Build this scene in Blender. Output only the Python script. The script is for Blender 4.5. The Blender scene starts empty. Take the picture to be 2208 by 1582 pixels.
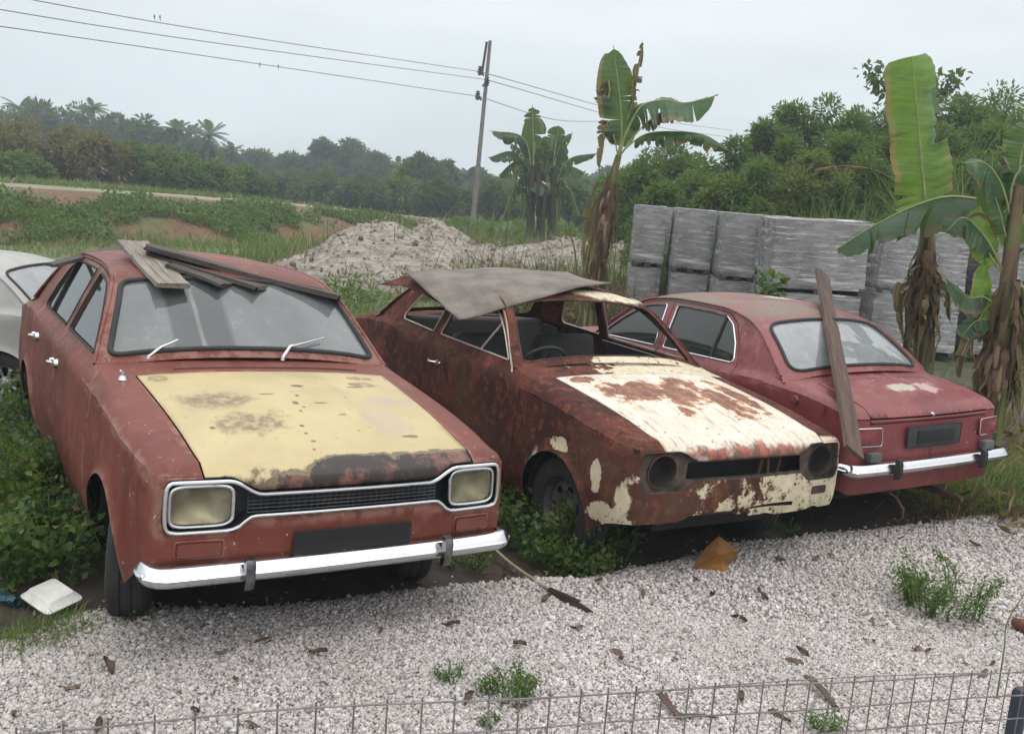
import bpy, bmesh, math, random
import numpy as np
from mathutils import Vector, Matrix
from mathutils.geometry import delaunay_2d_cdt
R = math.radians
rng = np.random.default_rng(7)
random.seed(7)
S = bpy.context.scene
COL = S.collection

# ------------------------------------------------------------------ camera
F_PX, CAM_H, PITCH, ROLL = 2051.5, 1.949, R(10.114), R(-4.381)
W_PX, H_PX = 2208.0, 1582.0
cp, sp = math.cos(PITCH), math.sin(PITCH)
FWD = np.array([0, cp, -sp]); UP0 = np.array([0, sp, cp]); RT0 = np.array([1.0, 0, 0])
RT = math.cos(ROLL) * RT0 - math.sin(ROLL) * UP0
UP = math.sin(ROLL) * RT0 + math.cos(ROLL) * UP0
CAM = np.array([0, 0, CAM_H])
cam = bpy.data.cameras.new('camera')
cam.sensor_fit = 'HORIZONTAL'; cam.sensor_width = 36.0
cam.lens = 36.0 * F_PX / W_PX
cam.clip_start = 0.05; cam.clip_end = 3000
camo = bpy.data.objects.new('camera', cam); COL.objects.link(camo)
M = Matrix(((RT[0], UP[0], -FWD[0], 0), (RT[1], UP[1], -FWD[1], 0), (RT[2], UP[2], -FWD[2], CAM_H), (0, 0, 0, 1)))
camo.matrix_world = M
S.camera = camo

def ray(px, py):
    return FWD + RT * (px - W_PX / 2) / F_PX + UP * (H_PX / 2 - py) / F_PX
def P(px, py, Y):            # point seen at a photo pixel, at depth Y (world y)
    d = ray(px, py); return CAM + d * (Y / d[1])
def G(px, py, z=0.0):        # point seen at a photo pixel, at height z
    d = ray(px, py); return CAM + d * ((z - CAM_H) / d[2])

# ------------------------------------------------------------------ light
S.view_settings.view_transform = 'Standard'; S.view_settings.look = 'None'
S.view_settings.exposure = 0.0; S.view_settings.gamma = 1.0
SUN_EL, SUN_AZ = R(66), R(140)
wd = bpy.data.worlds.new("World"); S.world = wd; wd.use_nodes = True
wt = wd.node_tree; wt.nodes.clear()
def wn(t, **k):
    n = wt.nodes.new(t)
    for a, b in k.items(): setattr(n, a, b)
    return n
sky = wn('ShaderNodeTexSky', sky_type='NISHITA', sun_disc=False, sun_elevation=SUN_EL, sun_rotation=SUN_AZ, air_density=1.4, dust_density=4.0)
tc = wn('ShaderNodeTexCoord')
sep = wn('ShaderNodeSeparateXYZ'); wt.links.new(tc.outputs['Generated'], sep.inputs[0])
ramp = wn('ShaderNodeValToRGB')
wt.links.new(sep.outputs['Z'], ramp.inputs[0])
els = ramp.color_ramp.elements
els[0].position = 0.0; els[0].color = (.61, .67, .70, 1)
els[1].position = 0.75; els[1].color = (1.72, 1.73, 1.74, 1)
e = els.new(0.10); e.color = (.70, .75, .78, 1)
e = els.new(0.22); e.color = (.75, .79, .81, 1)
e = els.new(0.42); e.color = (1.02, 1.04, 1.05, 1)
mp = wn('ShaderNodeMapping'); mp.inputs['Scale'].default_value = (1.6, 1.6, 6.0)
wt.links.new(tc.outputs['Generated'], mp.inputs[0])
nz = wn('ShaderNodeTexNoise'); nz.inputs['Scale'].default_value = 1.6; nz.inputs['Detail'].default_value = 5; nz.inputs['Roughness'].default_value = .5
wt.links.new(mp.outputs[0], nz.inputs['Vector'])
mr = wn('ShaderNodeMapRange'); mr.inputs[1].default_value = .3; mr.inputs[2].default_value = .7; mr.inputs[3].default_value = 8.7; mr.inputs[4].default_value = 10.5
wt.links.new(nz.outputs[0], mr.inputs[0])
sc1 = wn('ShaderNodeVectorMath', operation='SCALE'); wt.links.new(ramp.outputs[0], sc1.inputs[0]); wt.links.new(mr.outputs[0], sc1.inputs['Scale'])
mx = wn('ShaderNodeMix', data_type='RGBA'); mx.inputs[0].default_value = .93
wt.links.new(sky.outputs[0], mx.inputs[6]); wt.links.new(sc1.outputs[0], mx.inputs[7])
bg = wn('ShaderNodeBackground'); bg.inputs[1].default_value = .131
wt.links.new(mx.outputs[2], bg.inputs[0])
wo = wn('ShaderNodeOutputWorld'); wt.links.new(bg.outputs[0], wo.inputs[0])
sun = bpy.data.lights.new('sun', 'SUN'); sun.energy = 0.8; sun.angle = R(22); sun.color = (1, .97, .92)
suno = bpy.data.objects.new('sun', sun); COL.objects.link(suno)
suno.rotation_euler = (R(90) - SUN_EL, 0, math.pi - SUN_AZ + math.pi)
_sd = Vector((math.sin(SUN_AZ) * math.cos(SUN_EL), math.cos(SUN_AZ) * math.cos(SUN_EL), math.sin(SUN_EL)))
suno.rotation_euler = _sd.to_track_quat('Z', 'Y').to_euler()

# ------------------------------------------------------------------ helpers
def tag(o, label=None, cat=None, group=None, kind=None):
    if label: o['label'] = label
    if cat: o['category'] = cat
    if group: o['group'] = group
    if kind: o['kind'] = kind
    return o
def empty(name, loc=(0, 0, 0), rot=(0, 0, 0)):
    o = bpy.data.objects.new(name, None); COL.objects.link(o)
    o.location = loc; o.rotation_euler = rot; o.empty_display_size = .1
    return o
def link(name, me, mat, parent=None):
    o = bpy.data.objects.new(name, me); COL.objects.link(o)
    if mat is not None:
        for m in (mat if isinstance(mat, (list, tuple)) else [mat]): me.materials.append(m)
    if parent is not None: o.parent = parent
    return o

class MB:
    """collects vertices and faces for ONE mesh object"""
    def __init__(s): s.v = []; s.f = []; s.mi = []; s.n = 0
    def add(s, v, f, mi=0):
        v = np.asarray(v, float).reshape(-1, 3)
        f = [tuple(int(i) + s.n for i in q) for q in f]
        s.v.append(v); s.f += f; s.mi += [mi] * len(f); s.n += len(v)
        return s
    def box(s, c, d, rot=None, mi=0, taper=1.0):
        hx, hy, hz = [q / 2 for q in d]
        v = np.array([[x * (taper if z > 0 else 1), y * (taper if z > 0 else 1), z] for x in (-hx, hx) for y in (-hy, hy) for z in (-hz, hz)])
        if rot is not None: v = v @ np.array(rot).T
        return s.add(v + np.array(c), [(0, 1, 3, 2), (4, 6, 7, 5), (0, 4, 5, 1), (2, 3, 7, 6), (0, 2, 6, 4), (1, 5, 7, 3)], mi)
    def tube(s, pts, r, n=8, closed=False, mi=0, cap=True, flat=1.0):
        p = np.asarray(pts, float); m = len(p)
        if closed: t = np.roll(p, -1, 0) - np.roll(p, 1, 0)
        else: t = np.gradient(p, axis=0)
        t /= np.maximum(np.linalg.norm(t, axis=1, keepdims=True), 1e-9)
        rr = np.full(m, r) if np.isscalar(r) else np.asarray(r, float)
        a = np.array([0, 0, 1.0])
        if abs(t[0] @ a) > .9: a = np.array([0, 1.0, 0])
        u = np.cross(t[0], a); u /= np.linalg.norm(u)
        V = []
        for i in range(m):
            u = u - t[i] * (u @ t[i]); u /= max(np.linalg.norm(u), 1e-9); w = np.cross(t[i], u)
            for k in range(n):
                an = 2 * math.pi * k / n
                V.append(p[i] + rr[i] * (u * math.cos(an) + w * math.sin(an) * flat))
        Fc = []
        for i in range(m if closed else m - 1):
            j = (i + 1) % m
            for k in range(n):
                l = (k + 1) % n
                Fc.append((i * n + k, i * n + l, j * n + l, j * n + k))
        if not closed and cap:
            Fc.append(tuple(range(n - 1, -1, -1))); Fc.append(tuple((m - 1) * n + k for k in range(n)))
        return s.add(V, Fc, mi)
    def lathe(s, prof, n=32, axis='y', c=(0, 0, 0), mi=0):
        V = []
        for k in range(n):
            a = 2 * math.pi * k / n
            for (r, h) in prof:
                if axis == 'y': V.append((r * math.cos(a), h, r * math.sin(a)))
                elif axis == 'x': V.append((h, r * math.cos(a), r * math.sin(a)))
                else: V.append((r * math.cos(a), r * math.sin(a), h))
        m = len(prof); Fc = []
        for k in range(n):
            l = (k + 1) % n
            for i in range(m - 1): Fc.append((k * m + i, k * m + i + 1, l * m + i + 1, l * m + i))
        return s.add(np.array(V) + np.array(c), Fc, mi)
    def grid(s, V, mi=0, closed_u=False):
        V = np.asarray(V, float); a, b = V.shape[:2]
        Fc = []
        for i in range(a if closed_u else a - 1):
            i2 = (i + 1) % a
            for j in range(b - 1): Fc.append((i * b + j, i2 * b + j, i2 * b + j + 1, i * b + j + 1))
        return s.add(V.reshape(-1, 3), Fc, mi)
    def mesh(s, name, smooth=None, merge=None, recalc=True, bevel=None):
        me = bpy.data.meshes.new(name)
        me.from_pydata(np.concatenate(s.v).tolist(), [], s.f)
        me.polygons.foreach_set('material_index', s.mi)
        if merge or recalc or bevel:
            bm = bmesh.new(); bm.from_mesh(me)
            if merge: bmesh.ops.remove_doubles(bm, verts=bm.verts, dist=merge)
            if recalc: bmesh.ops.recalc_face_normals(bm, faces=bm.faces)
            if bevel:
                es = [e for e in bm.edges if len(e.link_faces) == 2 and e.calc_face_angle(0) > R(35)]
                bmesh.ops.bevel(bm, geom=es, offset=bevel, segments=2, affect='EDGES', profile=.6)
            bm.to_mesh(me); bm.free()
        if smooth:
            me.polygons.foreach_set('use_smooth', [True] * len(me.polygons)); me.set_sharp_from_angle(angle=R(smooth))
        me.update()
        return me
    def obj(s, name, mat, parent=None, smooth=40, merge=None, recalc=True, bevel=None):
        return link(name, s.mesh(name, smooth, merge, recalc, bevel), mat, parent)

def fastmesh(name, V, F, mat, parent=None, var=None, smooth=False, obj=True):
    """V (n,3), F (m,k) numpy arrays with constant k; var = per-face random value"""
    me = bpy.data.meshes.new(name)
    V = np.ascontiguousarray(V, np.float32); F = np.ascontiguousarray(F, np.int32)
    m, k = F.shape
    me.vertices.add(len(V)); me.vertices.foreach_set('co', V.ravel())
    me.loops.add(m * k); me.loops.foreach_set('vertex_index', F.ravel())
    me.polygons.add(m); me.polygons.foreach_set('loop_start', np.arange(0, m * k, k, dtype=np.int32))
    me.update(calc_edges=True)
    if smooth: me.polygons.foreach_set('use_smooth', np.ones(m, bool))
    if var is not None:
        at = me.attributes.new('var', 'FLOAT', 'FACE'); at.data.foreach_set('value', np.asarray(var, np.float32))
    me.validate()
    return link(name, me, mat, parent) if obj else me

def copy_tree(o, parent=None):
    c = o.copy(); COL.objects.link(c); c.parent = parent
    for ch in list(o.children): copy_tree(ch, c)
    return c

def pchip(x, xs, ys):
    """smooth monotone-ish interpolation, xs increasing"""
    xs = np.asarray(xs, float); ys = np.asarray(ys, float); x = np.clip(x, xs[0], xs[-1])
    h = np.diff(xs); d = np.diff(ys) / h; m = np.zeros(len(xs))
    for i in range(1, len(xs) - 1):
        if d[i - 1] * d[i] > 0:
            w1 = 2 * h[i] + h[i - 1]; w2 = h[i] + 2 * h[i - 1]; m[i] = (w1 + w2) / (w1 / d[i - 1] + w2 / d[i])
    m[0], m[-1] = d[0], d[-1]
    k = np.clip(np.searchsorted(xs, x, side='right') - 1, 0, len(h) - 1)
    t = (x - xs[k]) / h[k]
    return ((1 + 2 * t) * (1 - t) ** 2 * ys[k] + t * (1 - t) ** 2 * h[k] * m[k] + t * t * (3 - 2 * t) * ys[k + 1] + t * t * (t - 1) * h[k] * m[k + 1])
def spline(pts, n):
    """Catmull-Rom through points -> n samples"""
    p = np.asarray(pts, float); q = np.vstack([2 * p[0] - p[1], p, 2 * p[-1] - p[-2]])
    t = np.linspace(0, len(p) - 1 - 1e-9, n); i = t.astype(int); f = (t - i)[:, None]
    a, b, c, d = q[i], q[i + 1], q[i + 2], q[i + 3]
    return .5 * (2 * b + (c - a) * f + (2 * a - 5 * b + 4 * c - d) * f ** 2 + (3 * b - a - 3 * c + d) * f ** 3)
def sstep(a, b, x):
    t = np.clip((np.asarray(x, float) - a) / (b - a), 0, 1); return t * t * (3 - 2 * t)

# value noise for terrain and mounds
_perm = rng.random((256, 256))
def vnoise(x, y):
    x = np.asarray(x, float); y = np.asarray(y, float)
    xi = np.floor(x).astype(int); yi = np.floor(y).astype(int); fx = x - xi; fy = y - yi
    fx = fx * fx * (3 - 2 * fx); fy = fy * fy * (3 - 2 * fy)
    g = lambda a, b: _perm[a & 255, b & 255]
    return (g(xi, yi) * (1 - fx) + g(xi + 1, yi) * fx) * (1 - fy) + (g(xi, yi + 1) * (1 - fx) + g(xi + 1, yi + 1) * fx) * fy - .5
def fbm(x, y, o=4):
    r = 0; a = 1
    for i in range(o): r = r + a * vnoise(x * 2 ** i + 17 * i, y * 2 ** i + 5 * i); a *= .5
    return r

# ------------------------------------------------------------------ materials
class NT:
    def __init__(s, name):
        s.m = bpy.data.materials.new(name); s.m.use_nodes = True; s.t = s.m.node_tree; s.t.nodes.clear()
        s.out = s.t.nodes.new('ShaderNodeOutputMaterial')
    def n(s, typ, ins=None, **k):
        nd = s.t.nodes.new('ShaderNode' + typ)
        for a, b in k.items(): setattr(nd, a, b)
        for a, b in (ins or {}).items():
            if isinstance(b, bpy.types.NodeSocket): s.t.links.new(b, nd.inputs[a])
            else:
                if nd.inputs[a].type == 'RGBA' and len(b) == 3: b = (*b, 1)
                nd.inputs[a].default_value = b
        return nd
    def obj(s): return s.n('TexCoord').outputs['Object']
    def noise(s, vec, scale, detail=4, rough=.55, dist=0):
        return s.n('TexNoise', {'Vector': vec, 'Scale': scale, 'Detail': detail, 'Roughness': rough, 'Distortion': dist}).outputs[0]
    def voro(s, vec, scale, out='Distance', feature='F1', rand=1.0):
        return s.n('TexVoronoi', {'Vector': vec, 'Scale': scale, 'Randomness': rand}, feature=feature).outputs[out]
    def rng(s, v, a, b, c=0.0, d=1.0, smooth=True):
        return s.n('MapRange', {0: v, 1: a, 2: b, 3: c, 4: d}, interpolation_type='SMOOTHSTEP' if smooth else 'LINEAR').outputs[0]
    def mix(s, f, a, b, mode='MIX'):
        nd = s.n('Mix', {0: f}, data_type='RGBA', blend_type=mode)
        for i, q in ((6, a), (7, b)):
            if isinstance(q, bpy.types.NodeSocket): s.t.links.new(q, nd.inputs[i])
            else: nd.inputs[i].default_value = (*q[:3], 1)
        return nd.outputs[2]
    def math(s, op, a, b=0.0, c=0.0, clamp=False):
        nd = s.n('Math', {0: a, 1: b, 2: c}, operation=op); nd.use_clamp = clamp; return nd.outputs[0]
    def scale(s, vec, v):
        return s.n('Mapping', {'Vector': vec, 'Scale': v}).outputs[0]
    def blob(s, vec, c, r, wob=.35, ns=9, soft=.18):
        """soft-edged irregular patch round a point of the object (object coordinates)"""
        d = s.n('VectorMath', {0: vec, 1: c}, operation='SUBTRACT').outputs[0]
        d = s.n('VectorMath', {0: d, 1: tuple(1 / q for q in r)}, operation='MULTIPLY').outputs[0]
        l = s.n('VectorMath', {0: d}, operation='LENGTH').outputs['Value']
        w = s.noise(vec, ns, 5, .6)
        l = s.math('ADD', l, s.math('MULTIPLY', s.math('SUBTRACT', w, .5), -wob * 4))
        return s.rng(l, 1 + soft, 1 - soft)
    def maxs(s, *v):
        r = v[0]
        for q in v[1:]: r = s.math('MAXIMUM', r, q)
        return r
    def bump(s, h, strength=.3, dist=.01):
        return s.n('Bump', {'Height': h, 'Strength': strength, 'Distance': dist}).outputs[0]
    def dents(s, v, h=None, fine=.3):
        d = s.noise(v, 2.6, 3, .5); b1 = s.n('Bump', {'Height': d, 'Strength': .55, 'Distance': .03})
        if h is not None: b1 = s.n('Bump', {'Height': h, 'Strength': fine, 'Distance': .005, 'Normal': b1.outputs[0]})
        return b1.outputs[0]
    def bsdf(s, color, rough=.6, metal=0.0, normal=None, **k):
        ins = {'Base Color': color, 'Roughness': rough, 'Metallic': metal}
        for a, b in k.items(): ins[a.replace('_', ' ')] = b
        if normal is not None: ins['Normal'] = normal
        b = s.n('BsdfPrincipled', ins); s.b = b
        s.t.links.new(b.outputs[0], s.out.inputs[0]); return s.m

def simple(name, col, rough=.6, metal=0.0, var=.25, ns=8, bump=.0, **k):
    n = NT(name); v = n.obj(); f = n.noise(v, ns, 5, .6)
    c = n.mix(n.rng(f, .3, .7), tuple(q * (1 - var) for q in col), tuple(min(1, q * (1 + var)) for q in col))
    nm = n.bump(n.noise(v, ns * 6, 4), bump, .005) if bump else None
    return n.bsdf(c, rough, metal, nm, **k)

def leafmat(name, dark, light, brown=None, brown_amt=.1, rough=.5, trans=.35):
    """leaf colours vary leaf by leaf and clump by clump"""
    n = NT(name); a = n.n('Attribute', attribute_name='var').outputs['Fac']
    c = n.mix(a, dark, light)
    f = n.noise(n.obj(), 1.3, 3)
    c = n.mix(n.rng(f, .4, .65, 0, .45), c, tuple(q * .8 for q in light))
    if brown:
        w = n.math('FRACT', n.math('MULTIPLY', a, 37.7))
        c = n.mix(n.rng(w, 1 - brown_amt, 1 - brown_amt + .02), c, brown)
    b = n.n('BsdfPrincipled', {'Base Color': c, 'Roughness': rough})
    b.inputs['Specular IOR Level'].default_value = .3
    t = n.n('BsdfTranslucent', {'Color': n.mix(.5, c, (.3, .4, .05))})
    mx = n.n('MixShader', {0: trans, 1: b.outputs[0], 2: t.outputs[0]})
    n.t.links.new(mx.outputs[0], n.out.inputs[0]); return n.m

MT = {}
def paint_primer():
    n = NT('dull_red_primer'); v = n.obj()
    f = n.noise(v, 2.2, 6, .6); g = n.noise(v, 11, 6, .65)
    c = n.mix(n.rng(f, .3, .7), (.112, .028, .0175), (.162, .044, .030))
    c = n.mix(n.rng(g, .45, .75, 0, .55), c, (.185, .066, .047))
    st = n.noise(n.scale(v, (14, 14, 1.2)), 1.0, 5, .6)      # run-off streaks
    c = n.mix(n.rng(st, .52, .75, 0, .45), c, (.12, .038, .03))
    ch = n.noise(v, 46, 2, .5)
    c = n.mix(n.rng(ch, .73, .745), c, (.45, .34, .28))        # chips
    c = n.mix(n.rng(n.noise(v, 19, 3, .6), .70, .72), c, (.06, .025, .02))
    geo = n.n('NewGeometry').outputs['Pointiness']; ed = n.math('MULTIPLY', n.rng(geo, .53, .57), n.rng(g, .42, .55)); c = n.mix(n.math('MULTIPLY', ed, .35), c, (.33, .20, .16))
    ft = n.noise(v, 5.5, 7, .72); c = n.mix(n.rng(ft, .60, .68, 0, .30), c, (.20, .09, .07)); c = n.mix(n.rng(ft, .36, .31, 0, .55), c, (.085, .028, .022))
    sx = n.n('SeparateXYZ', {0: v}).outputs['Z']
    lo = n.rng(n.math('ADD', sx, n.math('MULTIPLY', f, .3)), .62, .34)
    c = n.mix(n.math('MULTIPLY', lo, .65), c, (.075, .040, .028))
    return n.bsdf(c, n.rng(g, .3, .7, .42, .62), 0, n.dents(v, n.noise(v, 60, 3), .06), Specular_IOR_Level=.28)
def paint_hood_yellow():
    n = NT('faded_yellow_bonnet'); v = n.obj()
    f = n.noise(v, 2.6, 5, .6)
    g0 = n.noise(v, 6, 4); c = n.mix(n.rng(f, .3, .7), (.38, .30, .145), (.46, .375, .20)); c = n.mix(n.rng(n.noise(v, 38, 3, .7), .6, .75, 0, .35), c, (.42, .30, .14))
    c = n.mix(n.rng(n.noise(v, 9, 6, .7), .5, .8, 0, .4), c, (.40, .30, .16))
    # grey-brown stains and scuffs of their own shape
    st = n.maxs(n.blob(v, (.02, -.36, .9), (.09, .14, .3), .5, 11, .5), n.blob(v, (.28, -.27, .86), (.09, .13, .3), .5, 13, .4),
                n.blob(v, (-.27, .43, .93), (.03, .07, .3), .35, 14), n.blob(v, (-.17, .40, .93), (.035, .07, .3), .3, 14), n.blob(v, (-.30, -.52, .92), (.04, .045, .3), .2, 14))
    st = n.math('MULTIPLY', st, n.rng(n.noise(v, 26, 6, .7), .36, .56, .25, 1.0)); c = n.mix(n.math('MULTIPLY', st, .85), c, (.15, .10, .055))
    sc = n.maxs(n.blob(v, (.06, .44, .9), (.05, .13, .3), .5, 17, .4), n.blob(v, (.30, .30, .86), (.12, .10, .3), .55, 15, .4))
    c = n.mix(n.math('MULTIPLY', sc, .5), c, (.36, .27, .24))
    c = n.mix(n.rng(n.noise(n.scale(v, (1, 2.4, 1)), 17, 3, .6), .705, .725), c, (.10, .06, .04))
    mk = n.maxs(n.blob(v, (-0.108, 0.047, .9), (0.016, 0.030, .3), .35, 30, .25), n.blob(v, (0.109, -0.041, .9), (0.020, 0.014, .3), .35, 30, .25), n.blob(v, (-0.003, -0.130, .9), (0.008, 0.035, .3), .35, 30, .25), n.blob(v, (0.115, 0.069, .9), (0.008, 0.030, .3), .35, 30, .25), n.blob(v, (0.340, -0.097, .9), (0.010, 0.010, .3), .35, 30, .25), n.blob(v, (0.400, -0.100, .9), (0.008, 0.008, .3), .35, 30, .25), n.blob(v, (0.460, -0.090, .9), (0.007, 0.010, .3), .35, 30, .25), n.blob(v, (0.520, -0.110, .9), (0.008, 0.008, .3), .35, 30, .25), n.blob(v, (0.200, -0.050, .9), (0.008, 0.008, .3), .35, 30, .25), n.blob(v, (0.160, -0.020, .9), (0.008, 0.010, .3), .35, 30, .25), n.blob(v, (-0.128, 0.345, .9), (0.010, 0.040, .3), .35, 30, .25), n.blob(v, (0.440, 0.360, .9), (0.012, 0.040, .3), .35, 30, .25), n.blob(v, (0.020, 0.000, .9), (0.015, 0.010, .3), .35, 30, .25), n.blob(v, (0.250, 0.120, .9), (0.006, 0.020, .3), .35, 30, .25), n.blob(v, (0.300, -0.450, .9), (0.012, 0.012, .3), .35, 30, .25)); c = n.mix(n.math('MULTIPLY', mk, .85), c, (.10, .055, .035))
    scr = n.noise(n.n('Mapping', {'Vector': v, 'Rotation': (0, 0, .5), 'Scale': (2, 26, 2)}).outputs[0], 3.0, 3, .6); c = n.mix(n.math('MULTIPLY', n.rng(scr, .69, .71), n.rng(g0, .5, .6, 0, .7)), c, (.30, .20, .12))
    w = n.voro(v, 21, 'Distance'); k = n.noise(v, 3.3, 2)
    c = n.mix(n.math('MULTIPLY', n.rng(w, .085, .06), n.rng(k, .5, .55)), c, (.13, .08, .06))
    # the bare front edge: dark old paint and pinkish primer
    sx = n.n('SeparateXYZ', {0: v}); x = sx.outputs['X']; y = sx.outputs['Y']
    e = n.math('ADD', x, n.math('MULTIPLY', n.math('SUBTRACT', n.noise(v, 7, 6, .65), .5), .16))
    e = n.math('ADD', e, n.rng(y, -.22, -.05, -.035, .035))
    band = n.rng(e, .612, .628)
    dk = n.mix(n.rng(n.noise(v, 8, 5, .65), .48, .62), (.020, .013, .011), (.15, .060, .045))
    rim = n.math('MULTIPLY', n.rng(e, .596, .612), n.math('SUBTRACT', 1.0, band))
    c = n.mix(band, c, dk); c = n.mix(n.math('MULTIPLY', rim, .85), c, (.05, .035, .02))
    return n.bsdf(c, n.rng(f, .3, .7, .38, .55), 0, n.dents(v, n.math('ADD', n.noise(v, 30, 4), n.math('MULTIPLY', band, -.6)), .14))
def rustcol(n, v, s=1.0):
    f = n.noise(v, 3.1 * s, 7, .65); g = n.noise(v, 14 * s, 7, .7); h = n.noise(v, 46 * s, 4, .6)
    c = n.mix(n.rng(f, .36, .64), (.042, .016, .013), (.100, .030, .022))
    c = n.mix(n.rng(g, .48, .66, 0, .9), c, (.165, .052, .027))
    c = n.mix(n.math('MULTIPLY', n.rng(h, .60, .72), n.rng(f, .42, .6)), c, (.28, .105, .045))
    c = n.mix(n.rng(n.noise(v, 6 * s, 7, .75), .52, .64), c, (.030, .014, .012)); c = n.mix(n.rng(n.noise(v, 1.4 * s, 4, .6), .52, .68, 0, .5), c, (.085, .062, .036))
    return c, f, g, h
def paint_rust():
    n = NT('rusted_maroon_body'); v = n.obj(); c, f, g, h = rustcol(n, v)
    cream = n.mix(n.rng(g, .4, .7), (.50, .43, .30), (.60, .54, .40))
    # cream paint left on the nose, the valance and in two flaked patches by the wheel arch
    sx = n.n('SeparateXYZ', {0: v}); x = sx.outputs['X']; z = sx.outputs['Z']; y = sx.outputs['Y']
    nose = n.math('MULTIPLY', n.rng(x, .585, .60), n.rng(n.math('ADD', n.noise(v, 7.5, 7, .72), n.rng(y, -.7, .7, -.10, .12)), .49, .56))
    fl = n.maxs(n.blob(v, (.02, -.78, .655), (.085, .2, .04), .45, 19, .04), n.blob(v, (.36, -.78, .58), (.04, .2, .085), .45, 17, .04),
                n.blob(v, (.50, -.76, .40), (.16, .2, .07), .4, 12, .06), n.blob(v, (-.18, -.78, .42), (.06, .2, .13), .25, 9, .3),
                n.blob(v, (.57, -.72, .52), (.05, .12, .10), .5, 9, .15))
    cowl = n.math('MULTIPLY', n.rng(x, -.36, -.37), n.rng(n.math('ADD', n.noise(v, 9, 5, .6), n.rng(y, -.6, .1, -.25, .14)), .48, .52))
    cowl = n.math('MULTIPLY', cowl, n.rng(x, -.60, -.58)); cowl = n.math('MULTIPLY', cowl, n.rng(z, .87, .89))
    roofp = n.math('MULTIPLY', n.blob(v, (-1.14, .30, 1.33), (.10, .36, .10), .3, 7, .2), n.rng(z, 1.2, 1.22))
    m = n.maxs(nose, fl, cowl, roofp)
    spots = n.rng(n.noise(v, 24, 5, .65), .60, .64)
    m = n.math('MULTIPLY', m, n.math('SUBTRACT', 1.0, n.math('MULTIPLY', spots, .9)))
    c = n.mix(m, c, cream)
    moss = n.math('MULTIPLY', n.math('MULTIPLY', m, n.rng(z, .50, .38)), n.rng(n.noise(n.scale(v, (3, 18, 1)), 1.3, 4), .45, .65))
    c = n.mix(n.math('MULTIPLY', moss, .7), c, (.16, .17, .03))
    return n.bsdf(c, n.math('SUBTRACT', .86, n.math('MULTIPLY', m, .4)), 0, n.bump(n.math('ADD', g, n.math('MULTIPLY', h, .5)), .35, .006), Specular_IOR_Level=.2)
def paint_hood_cream():
    n = NT('rusty_cream_bonnet'); v = n.obj()
    f = n.noise(v, 4.5, 7, .7); g = n.noise(v, 20, 6, .65)
    c = n.mix(n.rng(f, .3, .7), (.50, .47, .39), (.62, .595, .52))
    c = n.mix(n.rng(g, .48, .72, 0, .6), c, (.55, .40, .22))
    n_blob = n.blob
    n.blob = lambda a_, b_, c_, w_=.3, s_=9, f_=.1: n_blob(a_, b_, c_, w_ * 1.25, s_ * 1.5, .32)
    rs = n.maxs(n.blob(v, (-.04, -.24, .9), (.14, .22, .3), .5, 9, .12), n.blob(v, (.02, .02, .9), (.16, .10, .3), .5, 9, .12), n.blob(v, (.10, -.05, .9), (.13, .09, .3), .6, 9, .14), n.blob(v, (.16, .24, .9), (.20, .12, .3), .6, 8, .14),
                n.blob(v, (.06, .44, .9), (.24, .07, .3), .5, 9, .12), n.blob(v, (-.16, .16, .9), (.10, .10, .3), .6, 10, .2), n.blob(v, (-.28, -.46, .9), (.05, .09, .3), .6, 12, .3), n.blob(v, (.30, -.16, .9), (.05, .05, .3), .6, 14, .3))
    sk = n.noise(n.scale(v, (1.3, 7.5, 1)), 5.5, 6, .7); c = n.mix(n.math('MULTIPLY', n.rng(sk, .50, .66), n.rng(n.noise(v, 3.2, 4), .36, .50, 0, .85)), c, (.36, .17, .06)); c = n.mix(n.math('MULTIPLY', n.rng(sk, .63, .70), n.rng(n.noise(v, 3.2, 4), .40, .5)), c, (.17, .065, .03))
    c = n.mix(n.math('MULTIPLY', n.rng(rs, .02, .5), .8), c, (.42, .20, .065))
    n.blob = n_blob; rs = n.math('MULTIPLY', rs, n.rng(n.noise(n.scale(v, (1, 2.2, 1)), 19, 6, .7), .30, .52, .35, 1.0)); r2 = n.mix(n.rng(g, .4, .65), (.13, .045, .025), (.27, .11, .055))
    c = n.mix(n.rng(rs, .35, .7), c, r2)
    c = n.mix(n.rng(n.noise(v, 27, 4, .6), .665, .69), c, (.13, .07, .04))
    x = n.n('SeparateXYZ', {0: v}).outputs['X']
    ed = n.rng(n.math('ADD', x, n.math('MULTIPLY', n.math('SUBTRACT', n.noise(v, 9, 6, .65), .5), .22)), .615, .66)
    c = n.mix(ed, c, n.mix(n.rng(g, .45, .6), (.13, .065, .05), (.35, .10, .06)))
    return n.bsdf(c, .55, 0, n.bump(n.math('ADD', g, n.math('MULTIPLY', rs, -.5)), .25, .005))
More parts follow.
